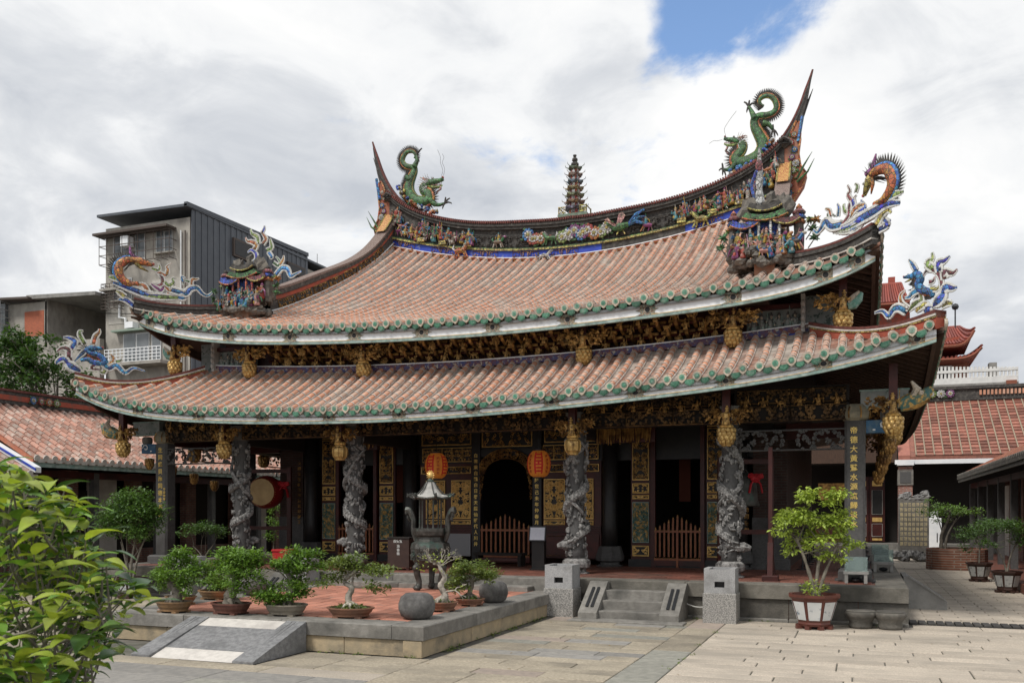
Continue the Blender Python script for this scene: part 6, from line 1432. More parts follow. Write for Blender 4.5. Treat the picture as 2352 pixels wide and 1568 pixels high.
pg_ = MB().box((0, -.117, .84), (.35, .008, .29), rot=Matrix.Rotation(R(-12), 3, 'X')).obj('sheet', mat('white_notice_sheet', (.62, .64, .70), (.56, .58, .65), 30, .5), t)
t = thing('kneeling_bench', 'low dark red bench before the middle gate', 'bench', (.18, 2.0, PZ))
MB().bev((0, 0, .30), (1.28, .4, .06), .01).obj('top', DARKIN, t); MB().box((0, -.12, .17), (1.1, .06, .07)).obj('stretcher', REDW, t)
for sx in (-1, 1): MB().box((sx*.56, 0, .135), (.08, .34, .27)).obj('leg', DARKIN, t)
LY = mat('lantern_yellow_paper', (.70, .31, .06), (.58, .22, .04), 6, .6, trans=.3, emit=((.9, .34, .05), .09)); LRD = mat('lantern_red_print', (.52, .03, .02), (.40, .02, .015), 6, .6, emit=((.6, .03, .02), .10)); LTX = mat('lantern_lettering', (.40, .03, .02), rough=.6)
def lantern(label, x, rz):
    t = thing('paper_lantern', label, 'lantern', (x, 1.55, 3.17), rz, 'lanterns hanging in the porch'); t.scale = (.92, .92, .95)
    n = 40; pz = [-.33+.66*j/16 for j in range(17)]; pr = [(float(np.interp(z, (-.33, -.31, -.22, -.08, .02, .15, .27, .33), (.14, .20, .27, .305, .31, .29, .23, .15))), z) for z in pz]
    b = MB(); vs = [(r*math.cos(2*math.pi*i/n)*(1.0 if i % 2 else .982), r*math.sin(2*math.pi*i/n)*(1.0 if i % 2 else .982), z) for r, z in pr for i in range(n)]
    for j in range(16):
        for i in range(n):
            k = 0; w_ = i % 10
            if w_ >= 5 and 1 < j < 15: k = 1 if (j % 2 or w_ in (5, 9) or (6 < j < 10 and w_ == 7)) else 0
            b.add([vs[j*n+i], vs[j*n+(i+1) % n], vs[(j+1)*n+(i+1) % n], vs[(j+1)*n+i]], [(0, 1, 2, 3)], k)
    b.obj('paper_shade', [LY, LRD], t)
    MB().lathe([(.15, .33), (.15, .36), (.08, .37)], 12).obj('top_cap', METALD, t); MB().lathe([(.08, -.36), (.14, -.35), (.14, -.33)], 12).obj('bottom_cap', METALD, t)
    MB().tube([(0, 0, .36), (0, 0, 1.6)], .008, 4).obj('cord', METALD, t)
    for q in range(4):
        a = R(90*q+22.5)
        for ci, ch in enumerate('歲次甲辰年'):
            z = .185-.095*ci; rr = float(np.interp(z, [p[1] for p in pr], [p[0] for p in pr]))+.006
            text('lettering', ch, .085, (rr*math.cos(a), rr*math.sin(a), z-.03), (R(90)-math.atan(0), 0, a+R(90)), LTX, t, vertical=False, depth=.003)
lantern('striped paper lantern left of the arched doorway, above the burner', -1.35, R(-78)); lantern('striped paper lantern right of the arched doorway', 1.35, R(-50))

# drum and bell on red frames in the side bays
def ribbon_bow(t, loc, m):
    b = MB(); b.ball((0, 0, 0), (.10, .06, .10), None, 8, 5, .6, 2)
    for s in (-1, 1): b.tube([(0, 0, 0), (s*.1, -.02, -.12), (s*.14, -.02, -.32)], [.04, .05, .05], 5, flat=.4); b.ball((s*.1, -.02, .05), (.08, .05, .06), None, 7, 4, .5, s)
    o = b.obj('ribbon_bow', m, t); o.location = loc
REDC = mat('bright_red_cloth', (.42, .012, .02), (.32, .01, .015), 6, .6)
def red_frame(t, w, h):
    for s in (-1, 1):
        MB().box((s*w/2, 0, h/2), (.11, .11, h)).obj('frame_post', REDW, t); MB().prism([Vector((s*w/2-.05, -.3, 0)), Vector((s*w/2-.05, .3, 0)), Vector((s*w/2-.05, .06, .4)), Vector((s*w/2-.05, -.06, .4))], (.1, 0, 0)).obj('frame_foot', REDW, t)
    for z in (h-.1, .9): MB().box((0, 0, z), (w, .08, .1)).obj('frame_rail', REDW, t)
p = on_axis(612, 1130, 1, 1.9)
t = thing('temple_drum', 'big round drum with pale skin and red bow, hung left of the porch', 'drum', (p.x, 1.9, PZ), R(14)); red_frame(t, 1.3, 2.55)
d = MB(); zc = p.z-PZ; d.add([], []); pr = [(.36, -.36), (.43, -.2), (.46, 0), (.43, .2), (.36, .36)]
vs = []; n = 20
for r_, y_ in pr: vs += [(r_*math.cos(2*math.pi*i/n), y_, zc+r_*math.sin(2*math.pi*i/n)) for i in range(n)]
d.add(vs, [(j*n+i, (j+1)*n+i, (j+1)*n+(i+1) % n, j*n+(i+1) % n) for j in range(4) for i in range(n)]); d.obj('drum_body', mat('red_drum_lacquer', (.22, .012, .012), rough=.4), t, True)
for s in (-1, 1): MB().add([(.36*math.cos(2*math.pi*i/n), s*.362, zc+.36*math.sin(2*math.pi*i/n)) for i in range(n)], [tuple(range(n)) if s < 0 else tuple(reversed(range(n)))]).obj('drum_skin', mat('worn_hide', (.46, .33, .16), (.34, .235, .11), 3, .7), t)
st = MB()
for i in range(36): st.ball((.385*math.cos(2*math.pi*i/36), -.33, zc+.385*math.sin(2*math.pi*i/36)), .014, None, 5, 3)
st.obj('drum_studs', GOLDD, t); ribbon_bow(t, (.52, -.1, zc+.18), REDC)
for x_ in (-.3, .3): MB().tube([(x_, 0, 2.42), (x_*.9, 0, zc+.4)], .015, 4).obj('hanging_chain', METALD, t)
p = on_axis(1712, 1125, 1, 1.7)
t = thing('temple_bell', 'dark bronze bell with a red bow hung right of the porch', 'bell', (p.x, 1.7, PZ), R(15)); red_frame(t, 1.1, 2.55); zc = p.z-PZ
MB().lathe([(.30, -.36), (.32, -.34), (.27, -.2), (.25, .1), (.21, .28), (.1, .36), (.02, .37)], 18, (0, 0, zc)).obj('bell_body', BRZ, t, True); MB().tube([(-.06, 0, zc+.36), (0, 0, zc+.46), (.06, 0, zc+.36)], .02, 5).obj('bell_loop', BRZ, t); ribbon_bow(t, (.18, -.26, zc+.25), REDC)
t = thing('red_box', 'small bright red box on the floor behind the bonsai', 'box', (*on_axis(655, 1300, 2, PZ).xy, PZ)); MB().bev((0, 0, .2), (.5, .35, .36), .02).obj('body', mat('red_plastic', (.35, .012, .015), rough=.4), t); MB().bev((0, 0, .40), (.54, .39, .05), .02).obj('lid', mat('red_plastic', (.35, .012, .015)), t)
t = thing('red_standing_post', 'slender dark red post with a splayed wooden foot by the right porch', 'post', (6.86, -.55, PZ)); MB().box((0, 0, 1.35), (.075, .075, 2.5)).obj('shaft', REDW, t); MB().prism([Vector((-.05, -.16, .1)), Vector((-.05, .16, .1)), Vector((-.05, .06, .75)), Vector((-.05, -.06, .75))], (.1, 0, 0)).obj('brace', REDW, t); MB().bev((0, 0, .06), (.3, .36, .11), .02).obj('foot', REDW, t)

# floor lamps under glass by the corner columns, queue posts in the aisle
GLASS = bpy.data.materials.new('clear_glass'); GLASS.use_nodes = True; g_ = GLASS.node_tree.nodes['Principled BSDF']; g_.inputs['Transmission Weight'].default_value = .92; g_.inputs['Roughness'].default_value = .05; g_.inputs['Base Color'].default_value = (.80, .92, .90, 1); g_.inputs['IOR'].default_value = 1.15
def glass_lamp(label, x, y):
    t = thing('glass_floor_lamp', label, 'lamp', (x, y, PZ), 0, 'glass covered floor lamps by the columns')
    for s in (-1, 1): MB().box((s*.17, 0, .09), (.06, .3, .18)).obj('stand_leg', CONC, t)
    MB().box((0, 0, .20), (.44, .32, .05)).obj('stand_top', CONC, t); MB().ball((0, 0, .06), (.1, .1, .05), None, 8, 4).obj('lamp_unit', METALD, t)
    for sx, sy, dx, dy in ((0, -1, .40, .008), (0, 1, .40, .008), (-1, 0, .008, .26), (1, 0, .008, .26)): MB().box((sx*.2, sy*.13, .36), (dx, dy, .27)).obj('glass_pane', GLASS, t)
glass_lamp('glass box lamp on a low stand in front of the right corner column', 8.42, -.55)
for i, y in enumerate((3.4, 6.9)): glass_lamp(('nearer', 'farther')[i]+' glass box lamp along the right flank of the podium', 8.98, y-.3)
for i in range(6):
    t = thing('queue_post', ('nearest', 'second nearest', 'third', 'fourth', 'fifth', 'farthest')[i]+' of the thin metal queue posts along the right aisle wall', 'barrier post', (7.25, 3.2+1.1*i, PZ), 0, 'queue posts in the right aisle')
    MB().lathe([(.15, 0), (.15, .02), (.03, .04)], 12).obj('base', METALD, t); MB().lathe([(.022, .03), (.022, .88), (.035, .9), (.035, .97)], 8).obj('pole', METALD, t)

# ---- potted tree at the right, stone bowls
PORC = mat('painted_porcelain_panel', (.62, .63, .62), (.55, .57, .57), 4, .35, c3=(.16, .20, .24), s3=9, amt3=(.58, .70)); POTC = mat('chestnut_glaze', (.13, .042, .03), (.10, .035, .026), 6, .4)
def big_pot(t, R0, H, m=POTC, panel=PORC, n=8):
    b = MB(); ph = R(22.5); b.lathe([(R0*.62, .05), (R0*.66, .09), (R0*.64, .12), (R0*.92, H*.86), (R0*.96, H*.88), (R0*1.04, H*.93), (R0*1.05, H), (R0*.90, H), (R0*.88, H*.86)], n, ph=ph); b.obj('pot', m, t)
    MB().lathe([(R0*.88, H*.85), (R0*.87, H*.87), (.0, H*.9)], n, ph=ph).obj('soil', SOIL, t)
    for i in range(n):
        a = 2*math.pi*i/n; lo, hi = .16, H*.80; rl, rh = [lerp(R0*.64, R0*.92, (z-.12)/(H*.86-.12))*math.cos(math.pi/n)+.006 for z in (lo, hi)]
        wl, wh = rl*math.tan(math.pi/n)*.78, rh*math.tan(math.pi/n)*.78; d_ = Vector((math.cos(a), math.sin(a), 0)); e = Vector((-d_.y, d_.x, 0)); z_ = Vector((0, 0, 1))
        MB().prism([d_*rl-e*wl+z_*lo, d_*rl+e*wl+z_*lo, d_*rh+e*wh+z_*hi, d_*rh-e*wh+z_*hi], d_*.006).obj('porcelain_panel', panel, t)
        MB().box((R0*.6*math.cos(a+ph), R0*.6*math.sin(a+ph), .03), (.12, .08, .06), a+ph).obj('pot_foot', m, t)
def potted_tree(name, label, loc, R0, H, stems, blobs, nl, ls, lm, seed, grp=None, pot=True, potm=POTC, panel=PORC, droop=.4, cat='potted plant', cf=.62):
    rg = random.Random(seed); t = thing(name, label, cat, loc, R(rg.uniform(0, 20)), grp)
    if pot: big_pot(t, R0, H, potm, panel)
    tb = MB()
    for st in stems: branchy(tb, [(x, y, z+H*.85) for x, y, z in st[0]], st[1], st[1]*.4, rg, 5, rg.sample(blobs, min(len(blobs), max(2, len(blobs)//len(stems)+1))))
    tb.obj('trunk', BARK, t, True)
    lb = MB(); blob_leaves(lb, clumps(blobs, rg, 7, cf), nl, ls, rg, droop, .25); lb.obj('foliage', lm, t); return t
pp = on_axis(1870, 1400, 1, -2.15)
pt = potted_tree('potted_tree', 'lime green potted tree in an octagonal pot with white painted panels', (pp.x, -2.15, 0), .44, .60,
    [([(0, 0, 0), (-.04, 0, .3), (-.16, 0, .7), (-.3, 0, 1.1)], .045), ([(.03, 0, 0), (.05, .02, .4), (.1, 0, .8), (.15, 0, 1.2)], .04), ([(.06, 0, 0), (.16, 0, .4), (.3, 0, .75), (.4, 0, 1.0)], .035)],
    [(-.35, 0, 1.95, .36, .36, .26), (.05, 0, 2.2, .42, .4, .28), (.42, 0, 1.95, .30, .34, .3), (-.55, 0, 1.75, .2, .3, .16), (-.25, 0, 1.55, .3, .3, .16), (.2, 0, 1.7, .36, .34, .26), (.52, 0, 1.5, .24, .26, .2), (-.1, -.1, 1.95, .35, .25, .2), (.1, 0, 1.32, .24, .22, .14), (.45, 0, 1.25, .2, .2, .10), (-.4, 0, 1.32, .16, .16, .08)], 3900, .085, LFC, 21, cf=.48)
lb = MB(); blob_leaves(lb, [(0, 0, .70, .2, .18, .15)], 150, .08, random.Random(4)); lb.obj('base_shoots', LFC, pt)
for i, px_ in enumerate((1977, 2045)):
    q = on_axis(px_, 1400, 1, -1.82); t = thing('stone_bowl', ('left', 'right')[i]+' one of two squat stone bowls against the podium', 'stone bowl', (q.x, -1.82, 0), 0, 'squat stone bowls by the podium')
    MB().lathe([(.19, 0), (.20, .05), (.19, .12), (.24, .19), (.27, .25), (.255, .29), (.235, .30), (.2, .30), (.18, .26), (.01, .25)], 20).obj('bowl', STONED, t, True); MB().lathe([(.235, .296), (.25, .303), (.235, .31)], 20).obj('rim_band', STONED, t)
# potted shrubs by the right gallery, brick planter, stele
potD = mat('dark_brown_pot', (.05, .024, .018), rough=.5); panD = mat('grey_painted_panel', (.42, .42, .40), (.36, .36, .35), 5, .5, c3=(.10, .11, .12), s3=11, amt3=(.56, .66))
potted_tree('potted_shrub', 'spreading dark green shrub in a dark panelled pot at the right edge', (11.95, 6.95, 0), .36, .55, [([(0, 0, 0), (-.1, 0, .4), (-.35, 0, .8)], .03), ([(0, 0, 0), (.1, 0, .5), (.3, 0, .9)], .03)], [(-.6, 0, 1.45, .4, .4, .25), (-.1, 0, 1.7, .5, .45, .25), (.45, 0, 1.6, .5, .45, .28), (-.35, 0, 1.2, .3, .3, .16), (.3, 0, 1.25, .35, .35, .18)], 2400, .075, LFB, 31, 'panelled pots by the right gallery', potm=potD, panel=panD, droop=.1)
potted_tree('potted_shrub', 'dark green shrub in a dark panelled pot beside the brick planter', (11.75, 10.8, 0), .36, .55, [([(0, 0, 0), (0, 0, .5), (-.1, 0, .9)], .03)], [(-.3, 0, 1.35, .4, .4, .25), (.2, 0, 1.6, .45, .4, .25), (-.4, 0, 1.0, .3, .3, .15)], 1500, .075, LFB, 32, 'panelled pots by the right gallery', potm=potD, panel=panD, droop=.1)
t = potted_tree('planter_tree', 'flat-topped tree growing from a round brick planter by the rear hall', (11.7, 16.9, 0), .3, .7, [([(-.5, 0, 0), (-.5, 0, .6), (-.3, 0, 1.1), (-.2, 0, 1.5)], .07), ([(-.4, 0, 0), (-.3, 0, .6), (0, 0, 1.2)], .05)], [(-.9, 0, 2.0, .5, .5, .2), (-.3, 0, 2.15, .6, .5, .22), (.3, 0, 2.1, .5, .5, .2), (-.6, 0, 1.7, .35, .35, .15), (-.95, 0, 2.45, .25, .2, .15)], 1500, .09, LFA, 33, pot=False, droop=.2, cat='tree')
MB().lathe([(1.0, 0), (1.0, .72), (.96, .74), (.86, .74), (.86, .6), (.0, .6)], 16).obj('brick_ring', brick_mat('planter_brick', (.26, .09, .05), (.20, .075, .045), (.30, .24, .19), .75), t)
t = thing('inscribed_stele', 'tall stone stele covered in a grid of faint gold writing beside the rear steps', 'stele', (10.55, 21.8, 0))
MB().bev((0, 0, 1.5), (1.15, .22, 2.2), .03).obj('slab', STONE, t); cp = MB()
for i in range(14): cp.ball((rnd(-.5, .5), 0, 2.68+rnd(-.1, .12)), (.18, .14, .14), None, 7, 5, .5, i)
cp.obj('carved_cap', CARVE, t); bs = MB()
for i in range(18): bs.ball((rnd(-.8, .8), rnd(-.2, .2), .2+rnd(-.08, .1)), (.22, .2, .18), None, 7, 5, .5, i+30)
bs.obj('carved_base', CARVE, t); panel_ = mat('gilded_grid', (.46, .38, .22), (.26, .23, .17), 12, .7, detail=2)
for c_ in range(7):
    for r_ in range(9): MB().box((-.45+.15*c_, -.115, .72+.2*r_), (.115, .012, .15)).obj('text_block', panel_, t)

# ---- shrubs on the left
potted_tree('round_shrub', 'dense round-headed shrub on several trunks left of the hall', (-7.62, -2.05, 0), .36, .5, [([(-.05, 0, 0), (-.1, 0, .4), (-.25, 0, .9)], .045), ([(0, 0, 0), (.05, 0, .5), (.15, 0, 1.0)], .045), ([(.08, 0, 0), (.2, 0, .5), (.4, 0, 1.0)], .035)], [(-.5, 0, 2.0, .38, .4, .38), (0, 0, 2.25, .5, .45, .36), (.5, 0, 2.0, .38, .4, .38), (-.25, -.2, 1.75, .42, .35, .34), (.3, -.15, 1.75, .45, .35, .34), (0, 0, 1.55, .4, .35, .2), (-.6, 0, 1.7, .26, .26, .22), (.62, 0, 1.68, .22, .26, .2)], 7500, .085, LFB, 41, potm=potD, droop=.2, cf=.75)
potted_tree('potted_shrub', 'umbrella-shaped shrub in the shade of the left gallery', (-10.5, 4.0, 0), .36, .5, [([(0, 0, 0), (-.1, 0, .3), (-.35, 0, .55)], .03), ([(0, 0, 0), (.1, 0, .3), (.3, 0, .55)], .03)], [(-.4, 0, 1.45, .35, .4, .2), (.1, 0, 1.6, .45, .45, .25), (.45, 0, 1.4, .3, .35, .2)], 1300, .085, LFB, 42, potm=potD, droop=.2)
potted_tree('potted_shrub', 'thin upright shrub behind the drum stand', (-11.2, 8.6, 0), .34, .5, [([(0, 0, 0), (0, 0, .5), (.1, 0, 1.1)], .03)], [(0, 0, 1.6, .35, .35, .3), (.1, 0, 2.1, .3, .3, .3), (-.1, 0, 1.2, .25, .25, .2)], 800, .09, LFA, 43, potm=potD, droop=.2)

# ---- leafy shrub close to the camera
rg = random.Random(77)
base = CAM+ray(60, 1568)*3.2; fs = thing('foreground_shrub', 'big leafed bright green shrub filling the near left corner', 'shrub', (base.x, base.y, 0)); O = Vector((base.x, base.y, 0))
def big_leaf(seed):
    r2 = random.Random(seed); b = MB(); L, W = 1.0, .19+.04*r2.random(); rows = []; bend = r2.uniform(.25, .75); N = 7
    for i in range(N+1):
        u = i/N; x = math.sin(u*bend*1.6)/(bend*1.6); z = -(1-math.cos(u*bend*1.6))/(bend*1.6); w_ = W*math.sin(math.pi*min(1, .04+u*.96)**.8)*(1-.25*u); wv = .02*math.sin(u*9+seed)
        rows.append([Vector((x, -w_, z+w_*.30+wv)), Vector((x, -w_*.5, z+w_*.10)), Vector((x, 0, z)), Vector((x, w_*.5, z+w_*.10)), Vector((x, w_, z+w_*.30-wv))])
    b.grid(rows); return b
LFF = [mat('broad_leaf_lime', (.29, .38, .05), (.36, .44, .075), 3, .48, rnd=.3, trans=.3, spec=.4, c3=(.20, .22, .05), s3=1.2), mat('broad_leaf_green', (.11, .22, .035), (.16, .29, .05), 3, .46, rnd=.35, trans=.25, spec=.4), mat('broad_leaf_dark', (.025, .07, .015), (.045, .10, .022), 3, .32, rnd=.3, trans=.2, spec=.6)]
LEAFM = [[big_leaf(i).mesh('leaf', LFF[k], True) for i in range(4)] for k in range(3)]
edge = ([1050, 1080, 1110, 1150, 1200, 1250, 1300, 1345, 1380, 1400, 1440, 1480, 1510, 1580], [40, 70, 150, 205, 225, 250, 300, 345, 300, 290, 325, 300, 275, 230])
tips = []
while len(tips) < 235:
    y = rg.uniform(1062, 1610); xm = interp(y, *edge); x = rg.uniform(-70, xm-22)
    if y < 1108 and x > 45: continue
    if 1095 < y < 1120 and x < 40 and rg.random() < .8: continue
    q = len(tips) < 62; d = rg.uniform(2.6, 3.1) if q else rg.uniform(3.1, 3.9); tips.append((CAM+ray(x, y)*d-O, x, y, q))
main = [Vector((-.25+.16*k, .1*(k % 2), 0)) for k in range(4)]
for k in range(4): MB().tube(catmull([main[k], main[k]+Vector((.02, .03, .5)), main[k]+Vector((-.03+.02*k, .02, .95)), main[k]+Vector((-.1+.05*k, .0, 1.3))], 4), [lerp(.022, .008, i/12) for i in range(13)], 6).obj('stem', BARK, fs, True)
cnt = 0; back = MB(); LB = [big_leaf(i) for i in range(4)]
for p, x, y, q in tips:
    r_ = Vector((p.x*.55+rg.uniform(-.12, .12), p.y*.55+rg.uniform(-.12, .12), max(.9, p.z-rg.uniform(.12, .3)))); tw = MB().tube(catmull([r_, r_.lerp(p, .5)+Vector((0, 0, -.03)), p], 4), [lerp(.006, .002, i/8) for i in range(9)], 5).obj('twig', BARK, fs)
    dirp = Vector((rg.uniform(-.5, .5), rg.uniform(-.5, .5), rg.uniform(.4, 1))).normalized(); a0 = rg.uniform(0, 6.28)
    for k in range(5 if q else 6):
        a = a0+k*2.3; side = Vector((math.cos(a), math.sin(a), rg.uniform(-.25, .55))); ld = (side+dirp*.4).normalized(); up = Vector((rg.uniform(-.3, .3), rg.uniform(-.3, .3), 1)); yv = up.cross(ld).normalized(); zv = ld.cross(yv).normalized(); s = rg.uniform(.06, .145); sw = s*rg.uniform(.95, 1.35)
        kk = rg.choices((0, 1, 2), (.60, .30, .10) if q else (.32, .40, .28))[0]  # inner leaves picked darker: shade inside the bush is put into their colour
        M = frame(ld*s, yv*sw, zv*s, p-dirp*.025*k)
        if q and cnt < 298: instm('leaf', LEAFM[kk][rg.randrange(4)], M, fs); cnt += 1
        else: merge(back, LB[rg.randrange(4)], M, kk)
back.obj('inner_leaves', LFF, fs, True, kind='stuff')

fl_ = MB(); rg = random.Random(9)
for i in range(46):
    q = rg.random(); p = Vector((rg.uniform(3, 12), rg.uniform(-8.5, -1.6), .004)) if q < .6 else Vector((rg.uniform(-2.3, 2.4), rg.uniform(-6.8, -2.2), TZ+.004)); a = rg.uniform(0, 6.28); u_, v_ = Vector((math.cos(a), math.sin(a), .1))*.03, Vector((-math.sin(a), math.cos(a), .15))*.013
    fl_.add([p-u_, p+v_, p+u_, p-v_+Vector((0, 0, .004))], [(0, 1, 2), (0, 2, 3)])
fl_.obj('fallen_leaves', mat('dry_leaf', (.20, .13, .05), (.12, .08, .03), 4, .8, rnd=.4), gnd, kind='stuff')
# weeds in the joints along the walls
wd = MB(); rg = random.Random(5)
for i in range(70):
    q = rg.random(); p = (2.84, lerp(-7.4, -2, rg.random()), .01) if q < .4 else (lerp(.95, 2.8, rg.random()), -7.58, .01) if q < .55 else (lerp(3, 9.2, rg.random()), -1.52, .01) if q < .8 else (lerp(6.1, 6.3, rg.random()), lerp(-8, -2, rg.random()), .005)
    blob_leaves(wd, [(*p, .05, .05, .02)], 8, .045, rg)
wd.obj('joint_weeds', LFD, gnd, kind='stuff')
for x0, x1, lab in ((3.25, 3.6, 'thin pale cable sagging between the left post and the steps'), (5.35, 6.0, 'thin pale cable sagging between the steps and the right post')):
    t = thing('cable', lab, 'cable', (x0, -1.6, 0)); MB().tube(catmull([(0, 0, .32), ((x1-x0)*.35, 0, .24), ((x1-x0)*.7, 0, .25), (x1-x0, 0, .33)], 5), .012, 5).obj('cord', WIRE, t)
# ================================================================ buildings and trees around the court
PALET = mat('bleached_roof_tile', (.48, .27, .205), (.34, .165, .12), 4, .85, rnd=.30, c3=(.50, .42, .36), s3=4, amt3=(.46, .64), bump=.4)
def tiled_slope(b, p00, p10, p01, rows, r=.075, seg=.3, k=0, kc=None):
    """barrel rows from the eave edge p00-p10 up to the ridge direction p01"""
    e0, e1, up = Vector(p00), Vector(p10), Vector(p01)-Vector(p00); n = rows; L = up.length; m = int(L/seg); u = up.normalized()
    for i in range(n+1):
        q = e0.lerp(e1, i/n)
        for j in range(m):
            a, c = q+u*(j*L/m), q+u*((j+1)*L/m-.012); b.tube([a, c], [r*1.06, r*.94], 6, k, cap=True)
def gallery(name, label, xe, xr, ze, zr, y0, y1, s, wallx, cat='gallery'):
    t = thing(name, label, cat, (xe, (y0+y1)/2, 0)); O = Vector(t.location)
    def V(x, y, z): return Vector((x, y, z))-O
    b = MB(); b.prism([V(xe, y0, ze), V(xr, y0, zr), V(xr, y0, zr-.15), V(xe, y0, ze-.12)], (0, y1-y0, 0)); rf = b.obj('roof', TERRA_D, t)
    b = MB(); b.prism([V(xr, y0, zr), V(2*xr-xe, y0, ze), V(2*xr-xe, y0, ze-.12), V(xr, y0, zr-.15)], (0, y1-y0, 0)); b.obj('rear_roof', TERRA_D, t)
    b = MB(); tiled_slope(b, V(xe-s*.0, y0+.1, ze+.03), V(xe, y1-.1, ze+.03), V(xr, y0+.1, zr+.03), int((y1-y0)/.3)); b.obj('barrel_tile_rows', PALET if s > 0 else TERRA_D, rf, kind='stuff')
    rg = MB(); rg.box(V(xr, (y0+y1)/2, zr+.2), (.34, y1-y0, .4)); r_ = rg.obj('ridge', DARKS, t); MB().box(V(xr, (y0+y1)/2, zr+.43), (.42, y1-y0, .07)).obj('ridge_cap', RIDGET, r_); MB().box(V(xr-s*-.175, (y0+y1)/2, zr+.2), (.02, y1-y0-1, .16)).obj('ridge_lattice', REDP, r_)
    # eave: row of tile ends, fascia
    b = MB(); y = y0+.1
    while y < y1: b.tube([V(xe+s*.02, y, ze+.02), V(xe+s*.05, y, ze+.015)], .095, 8); b.box(V(xe+s*.03, y+.15, ze-.05), (.03, .2, .1)); y += .3
    b.obj('eave_tile_ends', LIME if s > 0 else STONED, rf, kind='stuff'); MB().box(V(xe-s*.02, (y0+y1)/2, ze-.16), (.05, y1-y0, .13)).obj('eave_board', TEALT if s > 0 else STONED, t)
    ny = int((y1-y0)/2.6)
    for i in range(ny+1):
        y = y0+(y1-y0)*i/ny
        if i < ny:
            yc = y+(y1-y0)/ny/2; w_ = (y1-y0)/ny-.5
            if i % 3 == 1: MB().box(V(wallx, yc, 1.6), (.16, w_*.5, 3.0)).obj('plaster_wall', PLASTER, t); MB().box(V(wallx-s*.1, yc, 1.4), (.1, w_, 2.6)).obj('doorway_shade', DARKIN, t)
            else: MB().box(V(wallx-s*.3, yc, 1.6), (.1, w_, 3.4)).obj('doorway_shade', DARKIN, t); MB().box(V(wallx, yc, .45), (.14, w_, .7)).obj('dado_wall', BRICK, t)  # near-black boards stand in for the shade inside the doorways
        MB().box(V(wallx, y, 1.65), (.3, .5, 3.3)).obj('brick_pier', BRICK, t)
        MB().box(V(xe-s*.55, y, 1.6), (.2, .2, 3.2)).obj('porch_post', SHAFT, t)
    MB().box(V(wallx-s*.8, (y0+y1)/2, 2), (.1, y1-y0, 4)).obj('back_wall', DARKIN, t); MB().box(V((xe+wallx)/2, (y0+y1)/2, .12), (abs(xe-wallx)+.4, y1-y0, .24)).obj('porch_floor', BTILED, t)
    MB().box(V(xe-s*.55, (y0+y1)/2, 3.12), (.18, y1-y0, .2)).obj('porch_beam', REDW, t)
    return t, O
gl_, O = gallery('side_gallery', 'long low gallery with bleached red tiled roof left of the hall', -12.8, -16.2, 3.5, 5.35, -.2, 24, 1, -14.4)
for i, y in enumerate((2.6, 5.5)): 
    for k in range(4): inst('ceramic_flower', FLOWM[(i+k) % 6], Vector((-15.98, y+.3*k, 5.4))-O, (0, 0, R(90)), .3, parent=gl_)
g2, O2 = gallery('front_gallery', 'nearer lower end of the left gallery with a blue edged gable', -12.6, -16.4, 3.05, 4.8, -9, -.35, 1, -14.4)
MB().prism([Vector((-12.5, -.40, 3.10))-O2, Vector((-16.2, -.40, 4.85))-O2, Vector((-16.2, -.40, 5.0))-O2, Vector((-12.5, -.40, 3.25))-O2], (0, .2, 0)).obj('verge', WHITEB, g2); MB().prism([Vector((-12.45, -.43, 3.15))-O2, Vector((-16.2, -.43, 4.90))-O2, Vector((-16.2, -.43, 4.96))-O2, Vector((-12.45, -.43, 3.21))-O2], (0, .03, 0)).obj('blue_line', BLUEB, g2)
gallery('side_gallery', 'low gallery at the right edge with dark eave and brick piers', 12.45, 16.0, 3.5, 5.3, 2, 24.5, -1, 14.2)

# rear hall seen past the right flank
t = thing('rear_hall', 'rear hall with plain red tiled roof and dark red doors beyond the passage', 'hall', (10, 27, 0)); O = Vector((10, 27, 0))
def V(x, y, z): return Vector((x, y, z))-O
MB().span(V(2, 26.2, 0), V(24, 40, .55)).obj('podium', STONE, t); MB().span(V(2.0, 25.6, 0), V(24, 26.2, .28)).obj('step', STONE, t)
FL = mat('flat_red_roof_tile', (.31, .13, .092), (.23, .095, .07), 9, .8, rnd=.35, bump=.3, c3=(.17, .08, .06), s3=2)
rfh = MB().prism([V(10.2, 26.4, 4.55), V(10.2, 31.5, 7.6), V(10.2, 31.5, 7.4), V(10.2, 26.4, 4.35)], (14, 0, 0)).obj('roof', FL, t)
rt, pan = MB(), MB(); u = (Vector((0, 5.1, 3.05))).normalized(); nn = Vector((0, -u.z, u.y))
for i in range(36):
    x = 10.9+i*.38
    for j in range(18):
        a = V(x+.19, 26.4, 4.56)+u*(j*.33); pan.add([a+Vector((-.17, 0, 0))+nn*.05, a+Vector((.17, 0, 0))+nn*.05, a+u*.34+Vector((.17, 0, 0))+nn*.005, a+u*.34+Vector((-.17, 0, 0))+nn*.005, a+Vector((-.17, 0, 0)), a+Vector((.17, 0, 0))], [(0, 1, 2, 3), (4, 5, 1, 0)])
    rt.tube([V(x, 26.38, 4.60), V(x, 26.38, 4.60)+u*5.9], .035, 5)
pan.obj('flat_tiles', FL, rfh, kind='stuff'); rt.obj('mortar_ribs', mat('dull_mortar', (.33, .27, .19), (.25, .2, .15), 8, .9), rfh, kind='stuff')
MB().prism([V(10.15, 26.35, 4.6), V(10.15, 31.5, 7.68), V(10.15, 31.5, 7.5), V(10.15, 26.35, 4.4)], (.5, 0, 0)).obj('verge', mat('pink_terracotta', (.38, .155, .11), (.32, .13, .1), 5, .8), t)
rd_ = MB().span(V(9.8, 31.2, 7.55), V(24.5, 31.6, 8.15)).obj('ridge', DARKS, t); MB().span(V(9.8, 31.1, 8.1), V(24.5, 31.7, 8.25)).obj('ridge_cap', DARKS, rd_)
